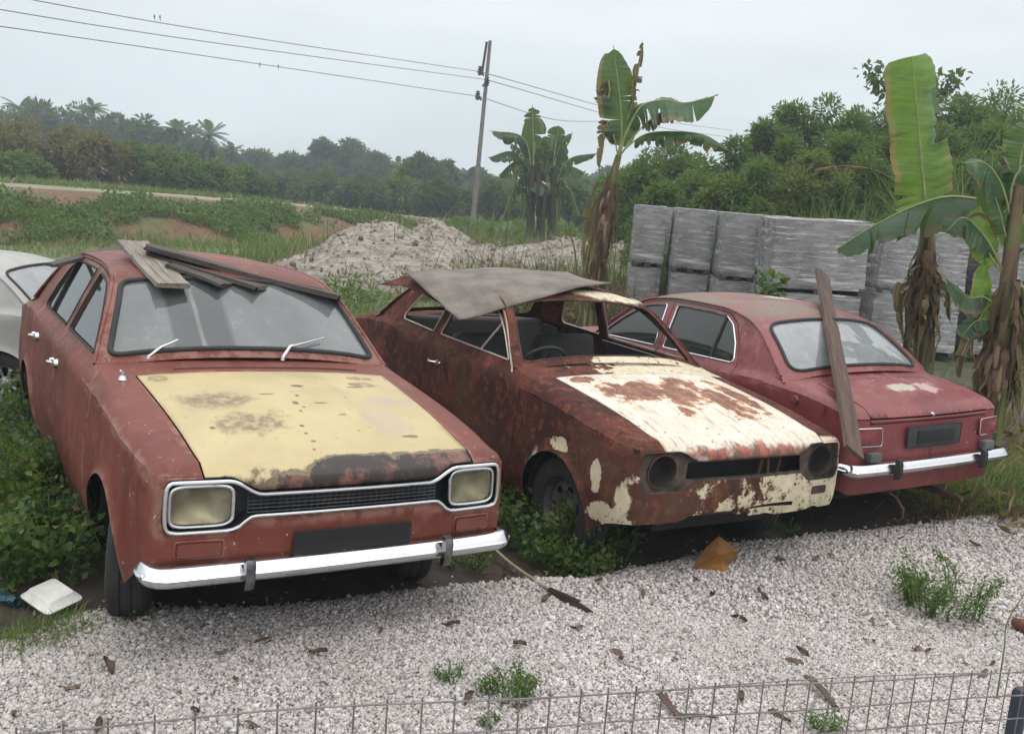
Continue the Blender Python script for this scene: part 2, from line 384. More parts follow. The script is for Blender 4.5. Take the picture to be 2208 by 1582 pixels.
def paint_red_old():
    n = NT('weathered_red_paint'); v = n.obj()
    f = n.noise(v, 2.4, 6, .6); g = n.noise(v, 12, 6, .65)
    c = n.mix(n.rng(f, .3, .7), (.128, .021, .023), (.190, .038, .038))
    sx = n.n('SeparateXYZ', {0: v}); z = sx.outputs['Z']; x = sx.outputs['X']
    top = n.math('MULTIPLY', n.rng(z, 1.24, 1.33), n.rng(n.noise(v, 3.0, 6, .65), .38, .56))
    c = n.mix(n.math('MULTIPLY', top, .9), c, (.115, .10, .065))              # grey-green grime on the roof
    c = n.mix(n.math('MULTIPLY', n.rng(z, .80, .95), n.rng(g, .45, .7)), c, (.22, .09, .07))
    pt = n.maxs(n.blob(v, (-3.0, -.02, .9), (.05, .13, .2), .4, 11, .25), n.blob(v, (-1.75, -.15, 1.36), (.10, .12, .2), .5, 8, .3))
    c = n.mix(n.math('MULTIPLY', pt, .8), c, (.44, .42, .34))
    p2 = n.blob(v, (-3.02, -.26, .9), (.07, .09, .2), .8, 22, .12)
    c = n.mix(n.math('MULTIPLY', p2, .7), c, (.5, .36, .34))
    c = n.mix(n.rng(n.noise(v, 33, 3, .6), .71, .73), c, (.5, .38, .34))
    c = n.mix(n.rng(n.noise(v, 23, 4, .6), .68, .71), c, (.09, .02, .02))
    return n.bsdf(c, n.rng(g, .3, .7, .34, .55), 0, n.dents(v, n.noise(v, 50, 3), .05))
def paint_white():
    n = NT('dirty_white_paint'); v = n.obj()
    f = n.noise(v, 3, 6, .6)
    c = n.mix(n.rng(f, .3, .7), (.24, .235, .22), (.33, .325, .305))
    return n.bsdf(c, .45)
def chrome():
    n = NT('weathered_chrome'); v = n.obj()
    g = n.noise(v, 16, 6, .65)
    c = n.mix(n.rng(g, .58, .78, 0, .6), (.64, .65, .67), (.36, .31, .27))
    return n.bsdf(c, n.rng(g, .35, .75, .09, .30), n.rng(g, .60, .8, 1.0, .7))
def glass(name, dust, band=False, tint=(.75, .8, .78), dustcol=(.25, .265, .265)):
    n = NT(name); v = n.obj()
    f = n.noise(v, 2.5, 5, .6); g = n.noise(v, 20, 5, .6)
    d = n.math('ADD', n.rng(f, .25, .75, dust * .75, dust * 1.15), n.rng(g, .5, .8, 0, .12))
    if band:   # dust mix thinned in two upright bands
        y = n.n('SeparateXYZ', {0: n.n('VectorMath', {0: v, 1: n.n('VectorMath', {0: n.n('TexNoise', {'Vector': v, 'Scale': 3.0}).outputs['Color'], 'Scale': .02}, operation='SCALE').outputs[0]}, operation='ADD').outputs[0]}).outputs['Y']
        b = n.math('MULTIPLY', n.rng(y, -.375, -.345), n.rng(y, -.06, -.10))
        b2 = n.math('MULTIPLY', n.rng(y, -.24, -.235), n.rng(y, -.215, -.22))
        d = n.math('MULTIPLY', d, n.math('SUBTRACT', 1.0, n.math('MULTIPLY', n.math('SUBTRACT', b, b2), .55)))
    tr = n.n('BsdfTransparent', {'Color': tint}); gl = n.n('BsdfGlossy', {'Color': (1, 1, 1), 'Roughness': .03})
    df = n.n('BsdfDiffuse', {'Color': dustcol})
    fr = n.n('Fresnel', {'IOR': 1.55}).outputs[0]
    a = n.n('MixShader', {0: d, 1: tr.outputs[0], 2: df.outputs[0]})
    b_ = n.n('MixShader', {0: n.math('MULTIPLY', fr, 1.05, clamp=True), 1: a.outputs[0], 2: gl.outputs[0]})
    n.t.links.new(b_.outputs[0], n.out.inputs[0]); return n.m

MT['primer'] = paint_primer(); MT['yellow'] = paint_hood_yellow(); MT['rust'] = paint_rust(); MT['cream'] = paint_hood_cream()
MT['red'] = paint_red_old(); MT['white'] = paint_white(); MT['chrome'] = chrome()
MT['rubber'] = simple('black_rubber', (.018, .018, .018), .75, bump=.2)
MT['tyre'] = simple('worn_tyre_rubber', (.022, .021, .020), .85, ns=14, bump=.3)
MT['rim'] = simple('grey_steel_rim', (.10, .095, .09), .6, .3, .4, 20)
MT['alloy'] = simple('dirty_alloy', (.35, .35, .35), .4, .6, .3, 20)
MT['dark'] = simple('underbody_black', (.012, .011, .010), .9)
MT['trim'] = simple('dark_vinyl_trim', (.035, .033, .032), .7, ns=6)
MT['seat'] = simple('worn_seat_vinyl', (.07, .065, .06), .6, ns=6)
MT['seatlight'] = simple('pale_seat_cover', (.30, .30, .28), .8, ns=5)
MT['greytrim'] = simple('grey_door_trim', (.085, .085, .085), .7, ns=5)
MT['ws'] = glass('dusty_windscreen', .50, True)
MT['rearglass'] = glass('dusty_rear_glass', .62, False, dustcol=(.33, .35, .36))
MT['sideglass'] = glass('dusty_side_glass', .13, False, (.5, .55, .52), (.22, .24, .22))
MT['rustydark'] = simple('dark_rust', (.06, .028, .02), .9, var=.5, ns=14, bump=.4)
MT['grime'] = simple('grimy_front_panel', (.058, .042, .033), .85, var=.65, ns=13, bump=.5)
MT['bucket'] = simple('dark_lamp_bucket', (.020, .014, .011), .8, var=.5, ns=14, bump=.4)  # near-black brown for the empty lamp buckets
MT['amber'] = simple('faded_indicator_lens', (.15, .040, .026), .35)
MT['tail'] = simple('red_tail_lens', (.14, .02, .025), .25)
MT['plate'] = simple('black_number_plate', (.006, .006, .006), .8, var=.1)
MT['plateback'] = simple('dull_black_plate_holder', (.022, .024, .026), .7)
MT['grille'] = simple('black_grille_plastic', (.016, .017, .018), .5)
MT['dchrome'] = simple('dark_tarnished_chrome', (.16, .16, .165), .18, .95, .4, 14)
MT['gbar'] = simple('dull_grille_bars', (.075, .078, .08), .35, .5)
def lensm():
    n = NT('cloudy_headlight_glass'); v = n.obj(); w = n.math('SINE', n.math('MULTIPLY', n.n('SeparateXYZ', {0: v}).outputs['Y'], 420))
    f = n.noise(v, 9, 4)
    tr = n.n('BsdfTransparent', {'Color': (.8, .78, .68)})
    p = n.n('BsdfPrincipled', {'Base Color': n.mix(n.rng(f, .35, .65), (.15, .135, .09), (.27, .25, .18)), 'Roughness': .12, 'Normal': n.bump(w, .4, .002)})
    m = n.n('MixShader', {0: n.rng(f, .35, .65, .12, .40), 1: tr.outputs[0], 2: p.outputs[0]}); n.t.links.new(m.outputs[0], n.out.inputs[0]); return n.m
MT['lens'] = lensm()
MT['bowl'] = simple('lamp_reflector', (.34, .33, .28), .35, .9, .3)
def woodm(name, a, b, moss=None):
    n = NT(name); v = n.obj()
    g = n.noise(n.scale(v, (1.2, 16, 16)), 3.2, 6, .65, .6)
    c = n.mix(n.rng(g, .3, .7), a, b)
    c = n.mix(n.rng(n.noise(n.scale(v, (.7, 40, 40)), 2.2, 3), .56, .66, 0, .7), c, tuple(q * .35 for q in a))
    c = n.mix(n.rng(n.noise(v, 5, 5), .5, .75, 0, .6), c, moss or tuple(q * .7 for q in b))
    return n.bsdf(c, .85, 0, n.bump(g, .5, .004))
MT['wood'] = woodm('weathered_grey_plank', (.13, .115, .095), (.27, .24, .205))
MT['wooddark'] = woodm('damp_dark_plank', (.035, .028, .024), (.085, .07, .06))
MT['woodbrown'] = woodm('old_brown_plank', (.050, .028, .02), (.115, .07, .052))

exec_parts = []
# ------------------------------------------------------------------ panel meshing
def in_poly(pts, poly):
    x, y = pts[:, 0], pts[:, 1]; c = np.zeros(len(pts), bool); n = len(poly); j = n - 1
    for i in range(n):
        xi, yi = poly[i]; xj, yj = poly[j]
        k = ((yi > y) != (yj > y))
        if k.any():
            with np.errstate(divide='ignore', invalid='ignore'):
                c ^= k & (x < (xj - xi) * (y - yi) / ((yj - yi) if yj != yi else 1e-12) + xi)
        j = i
    return c
def dens(poly, h, closed=True):
    """insert points so that no edge is longer than h"""
    p = [np.asarray(q, float) for q in poly]; out = []
    m = len(p) if closed else len(p) - 1
    for i in range(m):
        a, b = p[i], p[(i + 1) % len(p)]; k = max(1, int(math.ceil(np.linalg.norm(b - a) / h - 1e-6)))
        out += [a + (b - a) * t / k for t in range(k)]
    if not closed: out.append(p[-1])
    return np.array(out)
def panel(outer, holes, f, h=.035, extra=None, thick=.0, ref=(-1.3, 0, .5)):
    """triangulate a 2-D outline with holes, map it through f, give it thickness: returns (V, F)"""
    outer = np.asarray(outer, float); holes = [np.asarray(q, float) for q in holes]
    lo, hi = outer.min(0), outer.max(0)
    gx = np.arange(lo[0] + h / 2, hi[0], h); gy = np.arange(lo[1] + h / 2, hi[1], h * .87)
    g = np.array([(x + (h / 2 if j % 2 else 0), y) for j, y in enumerate(gy) for x in gx]) if len(gx) and len(gy) else np.zeros((0, 2))
    if extra is not None: g = np.vstack([g, extra])
    if len(g):
        ok = in_poly(g, outer)
        for q in holes: ok &= ~in_poly(g, q)
        g = g[ok]
        allb = np.vstack([dens(outer, h * .6)] + [dens(q, h * .6) for q in holes])
        if len(g):
            dmin = np.min(np.linalg.norm(g[:, None] - allb[None], axis=2), axis=1)
            g = g[dmin > (.35 * h if extra is None else .006)]
    loops = [outer] + holes; verts = []; edges = []
    for q in loops:
        b = len(verts); verts += [Vector(p) for p in q]; edges += [(b + i, b + (i + 1) % len(q)) for i in range(len(q))]
    verts += [Vector(p) for p in g]
    r = delaunay_2d_cdt(verts, edges, [], 0, 1e-6)
    v2 = np.array([tuple(p) for p in r[0]]); tri = np.array([t for t in r[2] if len(t) == 3])
    c = v2[tri].mean(1); ok = in_poly(c, outer)
    for q in holes: ok &= ~in_poly(c, q)
    tri = tri[ok]
    e1 = v2[tri[:, 1]] - v2[tri[:, 0]]; e2 = v2[tri[:, 2]] - v2[tri[:, 0]]
    tri = tri[np.abs(e1[:, 0] * e2[:, 1] - e1[:, 1] * e2[:, 0]) > 1e-9]
    V = f(v2)
    fn = np.cross(V[tri[:, 1]] - V[tri[:, 0]], V[tri[:, 2]] - V[tri[:, 0]])
    if ((V[tri].mean(1) - np.array(ref)) * fn).sum() < 0: tri = tri[:, ::-1]; fn = -fn
    F = [tuple(t) for t in tri]
    if thick:
        vn = np.zeros_like(V)
        for k in range(3): np.add.at(vn, tri[:, k], fn)
        vn /= np.maximum(np.linalg.norm(vn, axis=1, keepdims=True), 1e-12)
        m = len(V); cnt = {}
        for t in tri:
            for k in range(3): cnt[(int(t[k]), int(t[(k + 1) % 3]))] = 1
        V = np.vstack([V, V - vn * thick]); F2 = [tuple(int(i) + m for i in t[::-1]) for t in tri]
        side = [(a, b) for (a, b) in cnt if (b, a) not in cnt]
        F = F + F2 + [(b, a, a + m, b + m) for a, b in side]
    return V, F

# ------------------------------------------------------------------ the saloon car shape (car frame: x forward, y left, z up, origin under front axle)
def _half():
    pts = [(.672 - .030 * (y / .69) ** 2, y) for y in np.linspace(0, .69, 60)]
    pts += [(.532 + .110 * math.cos(a), .69 + .078 * math.sin(a)) for a in np.linspace(0, math.pi / 2, 30)][1:]
    xs = np.linspace(.532, -3.16, 400)[1:]
    for x in xs: pts.append((x, .768 + .017 * float(sstep(.532, .15, x)) - .045 * float(sstep(-2.3, -3.16, x))))
    pts += [(-3.16 - .105 * math.sin(a), .650 + .090 * math.cos(a)) for a in np.linspace(0, math.pi / 2, 30)][1:]
    pts += [(-3.265 - .020 * (1 - (y / .65) ** 2), y) for y in np.linspace(.65, 0, 60)][1:]
    return np.array(pts)
HALF = _half()
_sl = np.concatenate([[0], np.cumsum(np.linalg.norm(np.diff(HALF, axis=0), axis=1))])
_t = np.gradient(HALF, axis=0); _t /= np.linalg.norm(_t, axis=1, keepdims=True)
_nr = np.stack([-_t[:, 1], _t[:, 0]], 1); _nr *= np.sign((_nr * (HALF - np.array([-1.3, 0]))).sum(1))[:, None]
SEND = _sl[-1]
_side0, _side1 = 60 + 29 - 1, 60 + 29 - 1 + 399
def s_of_x(x): return np.interp(-np.asarray(x, float), -HALF[_side0:_side1 + 1, 0], _sl[_side0:_side1 + 1])
def s_of_yf(y): return np.interp(np.abs(y), HALF[:75, 1], _sl[:75]) * np.sign(y)                 # along the front face
def s_of_yr(y): return SEND - np.interp(np.abs(y), HALF[::-1][:75, 1], (SEND - _sl[::-1])[:75])   # along the tail (left half)
def outl(s):
    a = np.abs(s); x = np.interp(a, _sl, HALF[:, 0]); y = np.interp(a, _sl, HALF[:, 1])
    nx = np.interp(a, _sl, _nr[:, 0]); ny = np.interp(a, _sl, _nr[:, 1]); l = np.hypot(nx, ny)
    sg = np.where(np.asarray(s) < 0, -1.0, 1.0)
    return x, y * sg, nx / l, ny / l * sg
ZC = lambda x: pchip(x, [-3.29, -3.2, -3.05, -2.8, -2.5, -2.15, -1.9, -1.4, -.45, 0, .3, .55, .68], [.785, .812, .846, .882, .900, .893, .872, .862, .852, .828, .803, .779, .774])
ZB = lambda x: pchip(x, [-3.29, -3.2, -3.05, -2.8, -2.55, -1.9, -.62, -.45, 0, .3, .55, .68], [.822, .850, .885, .925, .945, .945, .945, .930, .885, .845, .808, .800])
DR = lambda x: pchip(-np.asarray(x, float), [.58, .62, 1.03, 1.16, 1.5, 1.9, 2.15, 2.30, 2.42, 2.70], [.925, .955, 1.262, 1.303, 1.327, 1.318, 1.278, 1.225, 1.150, .925])
SH = .05
def inset(x, z):
    zc, zb = ZC(x), ZB(x)
    base = pchip(z, [.15, .25, .38, .50, .60, .72, .90], [.075, .045, .012, .0, .002, .010, .016])
    base = np.where(z > zc, pchip(zc, [.15, .25, .38, .50, .60, .72, .90], [.075, .045, .012, .0, .002, .010, .016]), base)
    u = np.clip((z - zc) / np.maximum(zb - zc, 1e-3), 0, 1)
    g = np.maximum(z - zb, 0)
    rd = .030; fe = sstep(.30, .62, x); tt = np.clip((np.minimum(z, zc) - (zc - rd)) / rd, 0, 1)
    base = base + fe * rd * (1 - np.sqrt(np.clip(1 - (.88 * tt) ** 2, 0, 1)))
    return base + np.where(z > zc, SH * u ** 1.5, 0) + g * .40 + g * g * .12
def wall(q, off=0.0):
    """(s, z) on the car's skin -> 3-D"""
    q = np.asarray(q, float); s, z = q[:, 0], q[:, 1]
    x, y, nx, ny = outl(s); d = inset(x, z) + off
    lip = np.zeros(len(z))
    for cx in (0.0, -2.40):     # flared lips round the wheel arches
        rr = np.hypot(x - cx, z - .285); lip += .016 * np.exp(-((rr - .315) / .022) ** 2) * (np.abs(ny) > .5)
    d = d - lip
    return np.stack([x - nx * d, y - ny * d, z], 1)
_sd_ = np.linspace(-SEND, SEND, 3001)
_x, _y, _nx, _ny = outl(_sd_); _d0 = inset(_x, ZC(_x))
RIM = np.stack([_x - _nx * _d0, _y - _ny * _d0], 1); RIMZ = ZC(_x)
def top(q):
    """(x, y) on the bonnet / wing tops / boot -> 3-D"""
    q = np.asarray(q, float); out = np.empty((len(q), 3)); out[:, :2] = q
    for a in range(0, len(q), 400):
        b = q[a:a + 400]; D = np.linalg.norm(b[:, None] - RIM[None], axis=2); k = D.argmin(1); d = D[np.arange(len(b)), k]
        x = b[:, 0]; zc = ZC(x); rise = np.maximum(ZB(x) - ZC(x), .012)
        u = np.clip(d / SH, 0, 1)
        ey = np.clip((.73 - np.abs(b[:, 1])) / .60, 0, 1); ex = np.clip(np.minimum(.62 - x, x + 3.22) / .5, 0, 1)
        z = zc + rise * u ** (.667 + .25 * sstep(.35, .6, x)) + .034 * (1 - (1 - ey) ** 2) * (1 - (1 - ex) ** 2)
        fr = x > -.37
        z = z + np.where(fr, .010 * sstep(.25, .20, np.abs(b[:, 1])) * sstep(.58, .25, x) * sstep(-.37, -.2, x), 0)
        out[a:a + 400, 2] = z
    return out
# glasshouse cap: (q, v) with q = arc length along the drip line, v = y / half width
_dx = np.concatenate([np.linspace(-.58, -2.70, 500)]); _dz = DR(_dx); _ql = np.concatenate([[0], np.cumsum(np.hypot(np.diff(_dx), np.diff(_dz)))])
_tx, _tz = np.gradient(_dx, _ql), np.gradient(_dz, _ql)
_k = np.hanning(61); _k /= _k.sum()
_pad = lambda a: np.convolve(np.pad(a, 30, mode='edge'), _k, 'valid')
_nqx, _nqz = _pad(-_tz), _pad(_tx)
_nqx, _nqz = (_nqx, _nqz) if _nqz.mean() > 0 else (-_nqx, -_nqz)
q_of_x = lambda x: np.interp(-np.asarray(x, float), -_dx, _ql)
def cap(q, off=0.0):
    q = np.asarray(q, float); a, v = q[:, 0], q[:, 1] / .62
    x = np.interp(a, _ql, _dx); z = np.interp(a, _ql, _dz); nx = np.interp(a, _ql, _nqx); nz = np.interp(a, _ql, _nqz); l = np.hypot(nx, nz)
    w = .785 - inset(x, z) + .002
    bow = pchip(-x, [.58, 1.0, 1.4, 2.0, 2.3, 2.7], [.085, .055, .050, .055, .060, .075]) * (1 - np.abs(v) ** 2.4) + off
    return np.stack([x + nx / l * bow, w * v, z + nz / l * bow], 1)

HX, HY = -.365, .572          # rear edge and half width of the bonnet
HYx = lambda x: HY + .030 * float(np.clip((.56 - x) / .92, 0, 1))
BX, BY = -2.835, .570         # front edge and half width of the boot lid
def dogtop(y): return pchip(np.abs(y), [0, .355, .37, .455, .475, .70], [.715, .715, .718, .763, .768, .768])
def dogbot(y): return pchip(np.abs(y), [0, .37, .39, .455, .475, .70], [.615, .615, .613, .568, .565, .565])
def dogbone(e=0.0):
    """outline of the grille and lamp surround in (y, z), e = inset"""
    t = [(y, dogtop(y) - e) for y in np.linspace(-.66 + e * .3, .66 - e * .3, 61)]
    c = (.66, .668); r = (.052 - e, .10 - e)
    right = [(c[0] + r[0] * math.copysign(abs(math.cos(a)) ** .5, math.cos(a)), c[1] + r[1] * math.copysign(abs(math.sin(a)) ** .62, math.sin(a))) for a in np.linspace(math.pi / 2, -math.pi / 2, 18)][1:-1]
    b = [(y, dogbot(y) + e) for y in np.linspace(.66 - e * .3, -.66 + e * .3, 61)]
    left = [(-y, z) for y, z in right[::-1]]
    return np.array(t + right + b + left)
def circ(cx, cz, r, a0, a1, n): return [(cx + r * math.cos(a), cz + r * math.sin(a)) for a in np.linspace(a0, a1, n)]
AR, AZ = .315, .285
def sill_path(x0, x1, zs=.235, zr=.30):
    """bottom edge of the side going from x0 back to x1, over the wheel arches"""
    p = []
    for cx in (0.0, -2.40):
        if x0 > cx > x1: p.append(cx)
    out = [(x0, zr if x0 > .2 else zs)]
    for cx in p:
        zz = .262
        a = math.asin((zz - AZ) / AR)
        out.append((cx + AR * math.cos(a) + .001, zz)); out += circ(cx, AZ, AR, a, math.pi - a, 40)
    out.append((x1, zs if x1 > -2.6 else .34))
    return out
def xz(poly, sg): return np.array([(sg * float(s_of_x(x)), z) for x, z in poly])
def rot(ax, a):
    c, s = math.cos(a), math.sin(a)
    return np.array({'x': [[1, 0, 0], [0, c, -s], [0, s, c]], 'y': [[c, 0, s], [0, 1, 0], [-s, 0, c]], 'z': [[c, -s, 0], [s, c, 0], [0, 0, 1]]}[ax])

def rrect(w, h, r, n=6):
    o = []
    for cx, cz, a in ((w / 2 - r, h / 2 - r, 0), (-w / 2 + r, h / 2 - r, 90), (-w / 2 + r, -h / 2 + r, 180), (w / 2 - r, -h / 2 + r, 270)):
        o += [(cx + r * math.cos(R(a + 90 * k / n)), cz + r * math.sin(R(a + 90 * k / n))) for k in range(n + 1)]
    return np.array(o)

def make_wheel(root, x, side, steer, tyre_m, rim_m, style, toe=0):
    w = empty('wheel'); w.parent = root; w.location = (x, side * .650, .285); w.rotation_euler = (0, 0, steer)
    r, hw = .285, .080
    prof = [(.165, -.062), (.175, -.074), (.205, -.082), (.240, -.082), (.268, -.074), (.281, -.060), (.285, -.040), (.285, -.026), (.279, -.024), (.279, -.019), (.285, -.017),
            (.286, 0), (.285, .017), (.279, .019), (.279, .024), (.285, .026), (.285, .040), (.281, .060), (.268, .074), (.240, .082), (.205, .082), (.175, .074), (.165, .062)]
    MB().lathe(prof, 56).obj('tyre', tyre_m, w, smooth=28)
    b = MB(); o = side
    # barrel and dished disc with openings
    b.lathe([(.168, -.066), (.174, -.062), (.160, -.045), (.155, 0), (.160, .045), (.174, .062), (.168, .066)], 48)
    holes = []
    if style == 'slots':
        for k in range(6):
            a = k * math.pi / 3 + .2
            holes.append(np.array([(.108 * math.cos(a) + .021 * math.cos(t) * math.cos(a) - .030 * math.sin(t) * math.sin(a), .108 * math.sin(a) + .021 * math.cos(t) * math.sin(a) + .030 * math.sin(t) * math.cos(a)) for t in np.linspace(0, 2 * math.pi, 16, endpoint=False)]))
    elif style == 'spokes':
        for k in range(8):
            a = k * math.pi / 4
            holes.append(np.array([((.062) * math.cos(a - .20), .062 * math.sin(a - .20)), (.140 * math.cos(a - .26), .140 * math.sin(a - .26)), (.147 * math.cos(a), .147 * math.sin(a)), (.140 * math.cos(a + .26), .140 * math.sin(a + .26)), (.062 * math.cos(a + .20), .062 * math.sin(a + .20))]))
    else:
        for k in range(12):
            a = k * math.pi / 6
            holes.append(np.array([(.128 * math.cos(a) + .010 * math.cos(t), .128 * math.sin(a) + .010 * math.sin(t)) for t in np.linspace(0, 2 * math.pi, 10, endpoint=False)]))
    def disc(q):
        rr = np.hypot(q[:, 0], q[:, 1]); d = pchip(rr, [0, .035, .045, .075, .10, .135, .158], [.030, .030, .018, .016, .034, .030, .010])
        return np.stack([q[:, 0], o * d, q[:, 1]], 1)
    V, F = panel(np.array(circ(0, 0, .157, 0, 2 * math.pi, 41)[:-1]), holes, disc, .02, thick=.006, ref=(0, -o, 0))
    b.add(V, F)
    b.obj('rim', rim_m, w, smooth=40)
    h = MB()
    h.lathe([(0, o * .062), (.018, o * .060), (.026, o * .045), (.028, o * .025)], 20)
    for k in range(4):
        a = k * math.pi / 2 + .4; h.lathe([(0, o * .036), (.009, o * .034), (.010, o * .015)], 8, c=(.05 * math.cos(a), 0, .05 * math.sin(a)))
    h.obj('hub', MT['rustydark'] if style == 'slots' else rim_m, w, smooth=40)
    return w

def handle(root, x, z, side, mat):
    p = wall(np.array([(side * float(s_of_x(x)), z)]))[0]; b = MB(); y = p[1]
    b.lathe([(0, side * .022), (.022, side * .018), (.026, 0)], 18, c=(x + .035, y, z))       # round button plate
    pts = spline([(x + .03, y + side * .02, z + .006), (x - .0, y + side * .036, z + .004), (x - .05, y + side * .034, z), (x - .09, y + side * .022, z - .004)], 9)
    b.tube(pts, np.linspace(.012, .008, 9), 8, flat=.7)
    b.lathe([(0, side * .022), (.010, side * .016), (.012, 0)], 12, c=(x - .095, y, z - .004))
    return b.obj('handle', mat, root, smooth=50)

def bumper(root, xf, sgn, z0, mat, over_y, wrap=.16, over_mat=None, ends=True, narrow=0.0):
    """C-section chrome blade following the car's end and wrapping on to the flanks"""
    e = MB()
    yy = np.linspace(-1, 1, 61); path = []
    for t in yy:
        a = abs(t); y = 0
        if a < .80: y = t / .80 * .690; x = xf - sgn * .018 * (a / .8) ** 2
        else:
            u = (a - .8) / .2; an = min(u / .5, 1) * math.pi / 2
            y = math.copysign(.690 + .062 * math.sin(an), t); x = xf - sgn * (.018 + .062 * (1 - math.cos(an)) + max(0, u - .5) / .5 * (wrap - .06))
        path.append((x, y))
    path = np.array(path); tg = np.gradient(path, axis=0); tg /= np.linalg.norm(tg, axis=1, keepdims=True); nrm = np.stack([tg[:, 1], -tg[:, 0]], 1) * sgn
    sec = [(-.028, -.038), (-.008, -.042), (.010, -.038), (.024, -.026), (.032, -.010), (.033, -.002), (.029, .002), (.026, .006), (.014, .030), (.006, .036), (-.010, .038), (-.028, .037)]
    G_ = []
    for i in range(len(path)):
        sq = 1 - .12 * max(0, (abs(yy[i]) - .8) / .2) - .55 * max(0, (abs(yy[i]) - .93) / .07) ** 2
        G_.append([(path[i, 0] + nrm[i, 0] * a, path[i, 1] + nrm[i, 1] * a, z0 + c * sq) for a, c in [(a_ * (1 - .5 * max(0, (abs(yy[i]) - .93) / .07) ** 2) - .012 * max(0, (abs(yy[i]) - .93) / .07) ** 2, c_) for a_, c_ in sec]])
    e.grid(G_)
    e.add(np.array(G_[0]), [tuple(range(len(sec)))]); e.add(np.array(G_[-1]), [tuple(range(len(sec)))])
    bo = e.obj('bumper', mat, root, smooth=35, recalc=True)
    for y in over_y:
        o = MB(); xc = xf + sgn * .026
        prof = [(-.062, -.010), (-.056, .020), (-.034, .033), (.0, .036), (.038, .034), (.060, .022), (.066, -.010)]
        Gd = [[(xc + sgn * (d * (1 - .25 * k * k)), y + k * .0175, z0 + h) for h, d in prof] for k in (-1, -.8, 0, .8, 1)]
        o.grid(Gd); o.add(np.array(Gd[0]), [tuple(range(7))]); o.add(np.array(Gd[-1]), [tuple(range(7))])
        o.obj('overrider', over_mat or mat, bo, smooth=45)
    if ends:
        for s_ in (-1, 1):
            q = MB(); i = 4 if s_ < 0 else -5
            q.lathe([(0, s_ * .035), (.010, s_ * .033), (.014, s_ * .024)], 12, c=(path[i, 0], path[i, 1], z0)); q.obj('bolt', mat, bo)
    return bo

def side_windows(doors):
    """window outlines (x, z): rounded, following the pillars and the drip line"""
    t = lambda x: float(DR(x)) - .047
    if doors == 4:
        f = [(-.700, .972), (-.88, 1.112), (-1.03, 1.205)] + [(x, t(x)) for x in (-1.12, -1.22, -1.34)] + [(-1.365, 1.10), (-1.385, .972)]
        r = [(-1.478, .972), (-1.47, 1.10), (-1.458, t(-1.458))] + [(x, t(x)) for x in (-1.6, -1.75, -1.9, -1.99)] + [(-2.08, 1.215), (-2.17, 1.10), (-2.215, .995), (-2.20, .972)]
        return [f, r]
    f = [(-.700, .972), (-.88, 1.112), (-1.03, 1.205)] + [(x, t(x)) for x in (-1.12, -1.25, -1.4, -1.52, -1.585)] + [(-1.605, 1.10), (-1.625, .972)]
    r = [(-1.735, .972), (-1.715, 1.10), (-1.69, t(-1.69))] + [(x, t(x)) for x in (-1.8, -1.9, -2.0)] + [(-2.09, 1.215), (-2.20, 1.09), (-2.25, 1.01), (-2.235, .980)]
    return [f, r]

def round_poly(p, r=.02, n=4):
    p = [np.array(q, float) for q in p]; out = []
    for i in range(len(p)):
        a, b, c = p[i - 1], p[i], p[(i + 1) % len(p)]
        u, v = a - b, c - b; lu, lv = np.linalg.norm(u), np.linalg.norm(v); d = min(r, lu * .4, lv * .4)
        if (u @ v) / (lu * lv) < -.96: out.append(b); continue
        q0, q1 = b + u / lu * d, b + v / lv * d
        out += [(1 - t) ** 2 * q0 + 2 * t * (1 - t) * b + t * t * q1 for t in np.linspace(0, 1, n + 1)]
    return np.array(out)

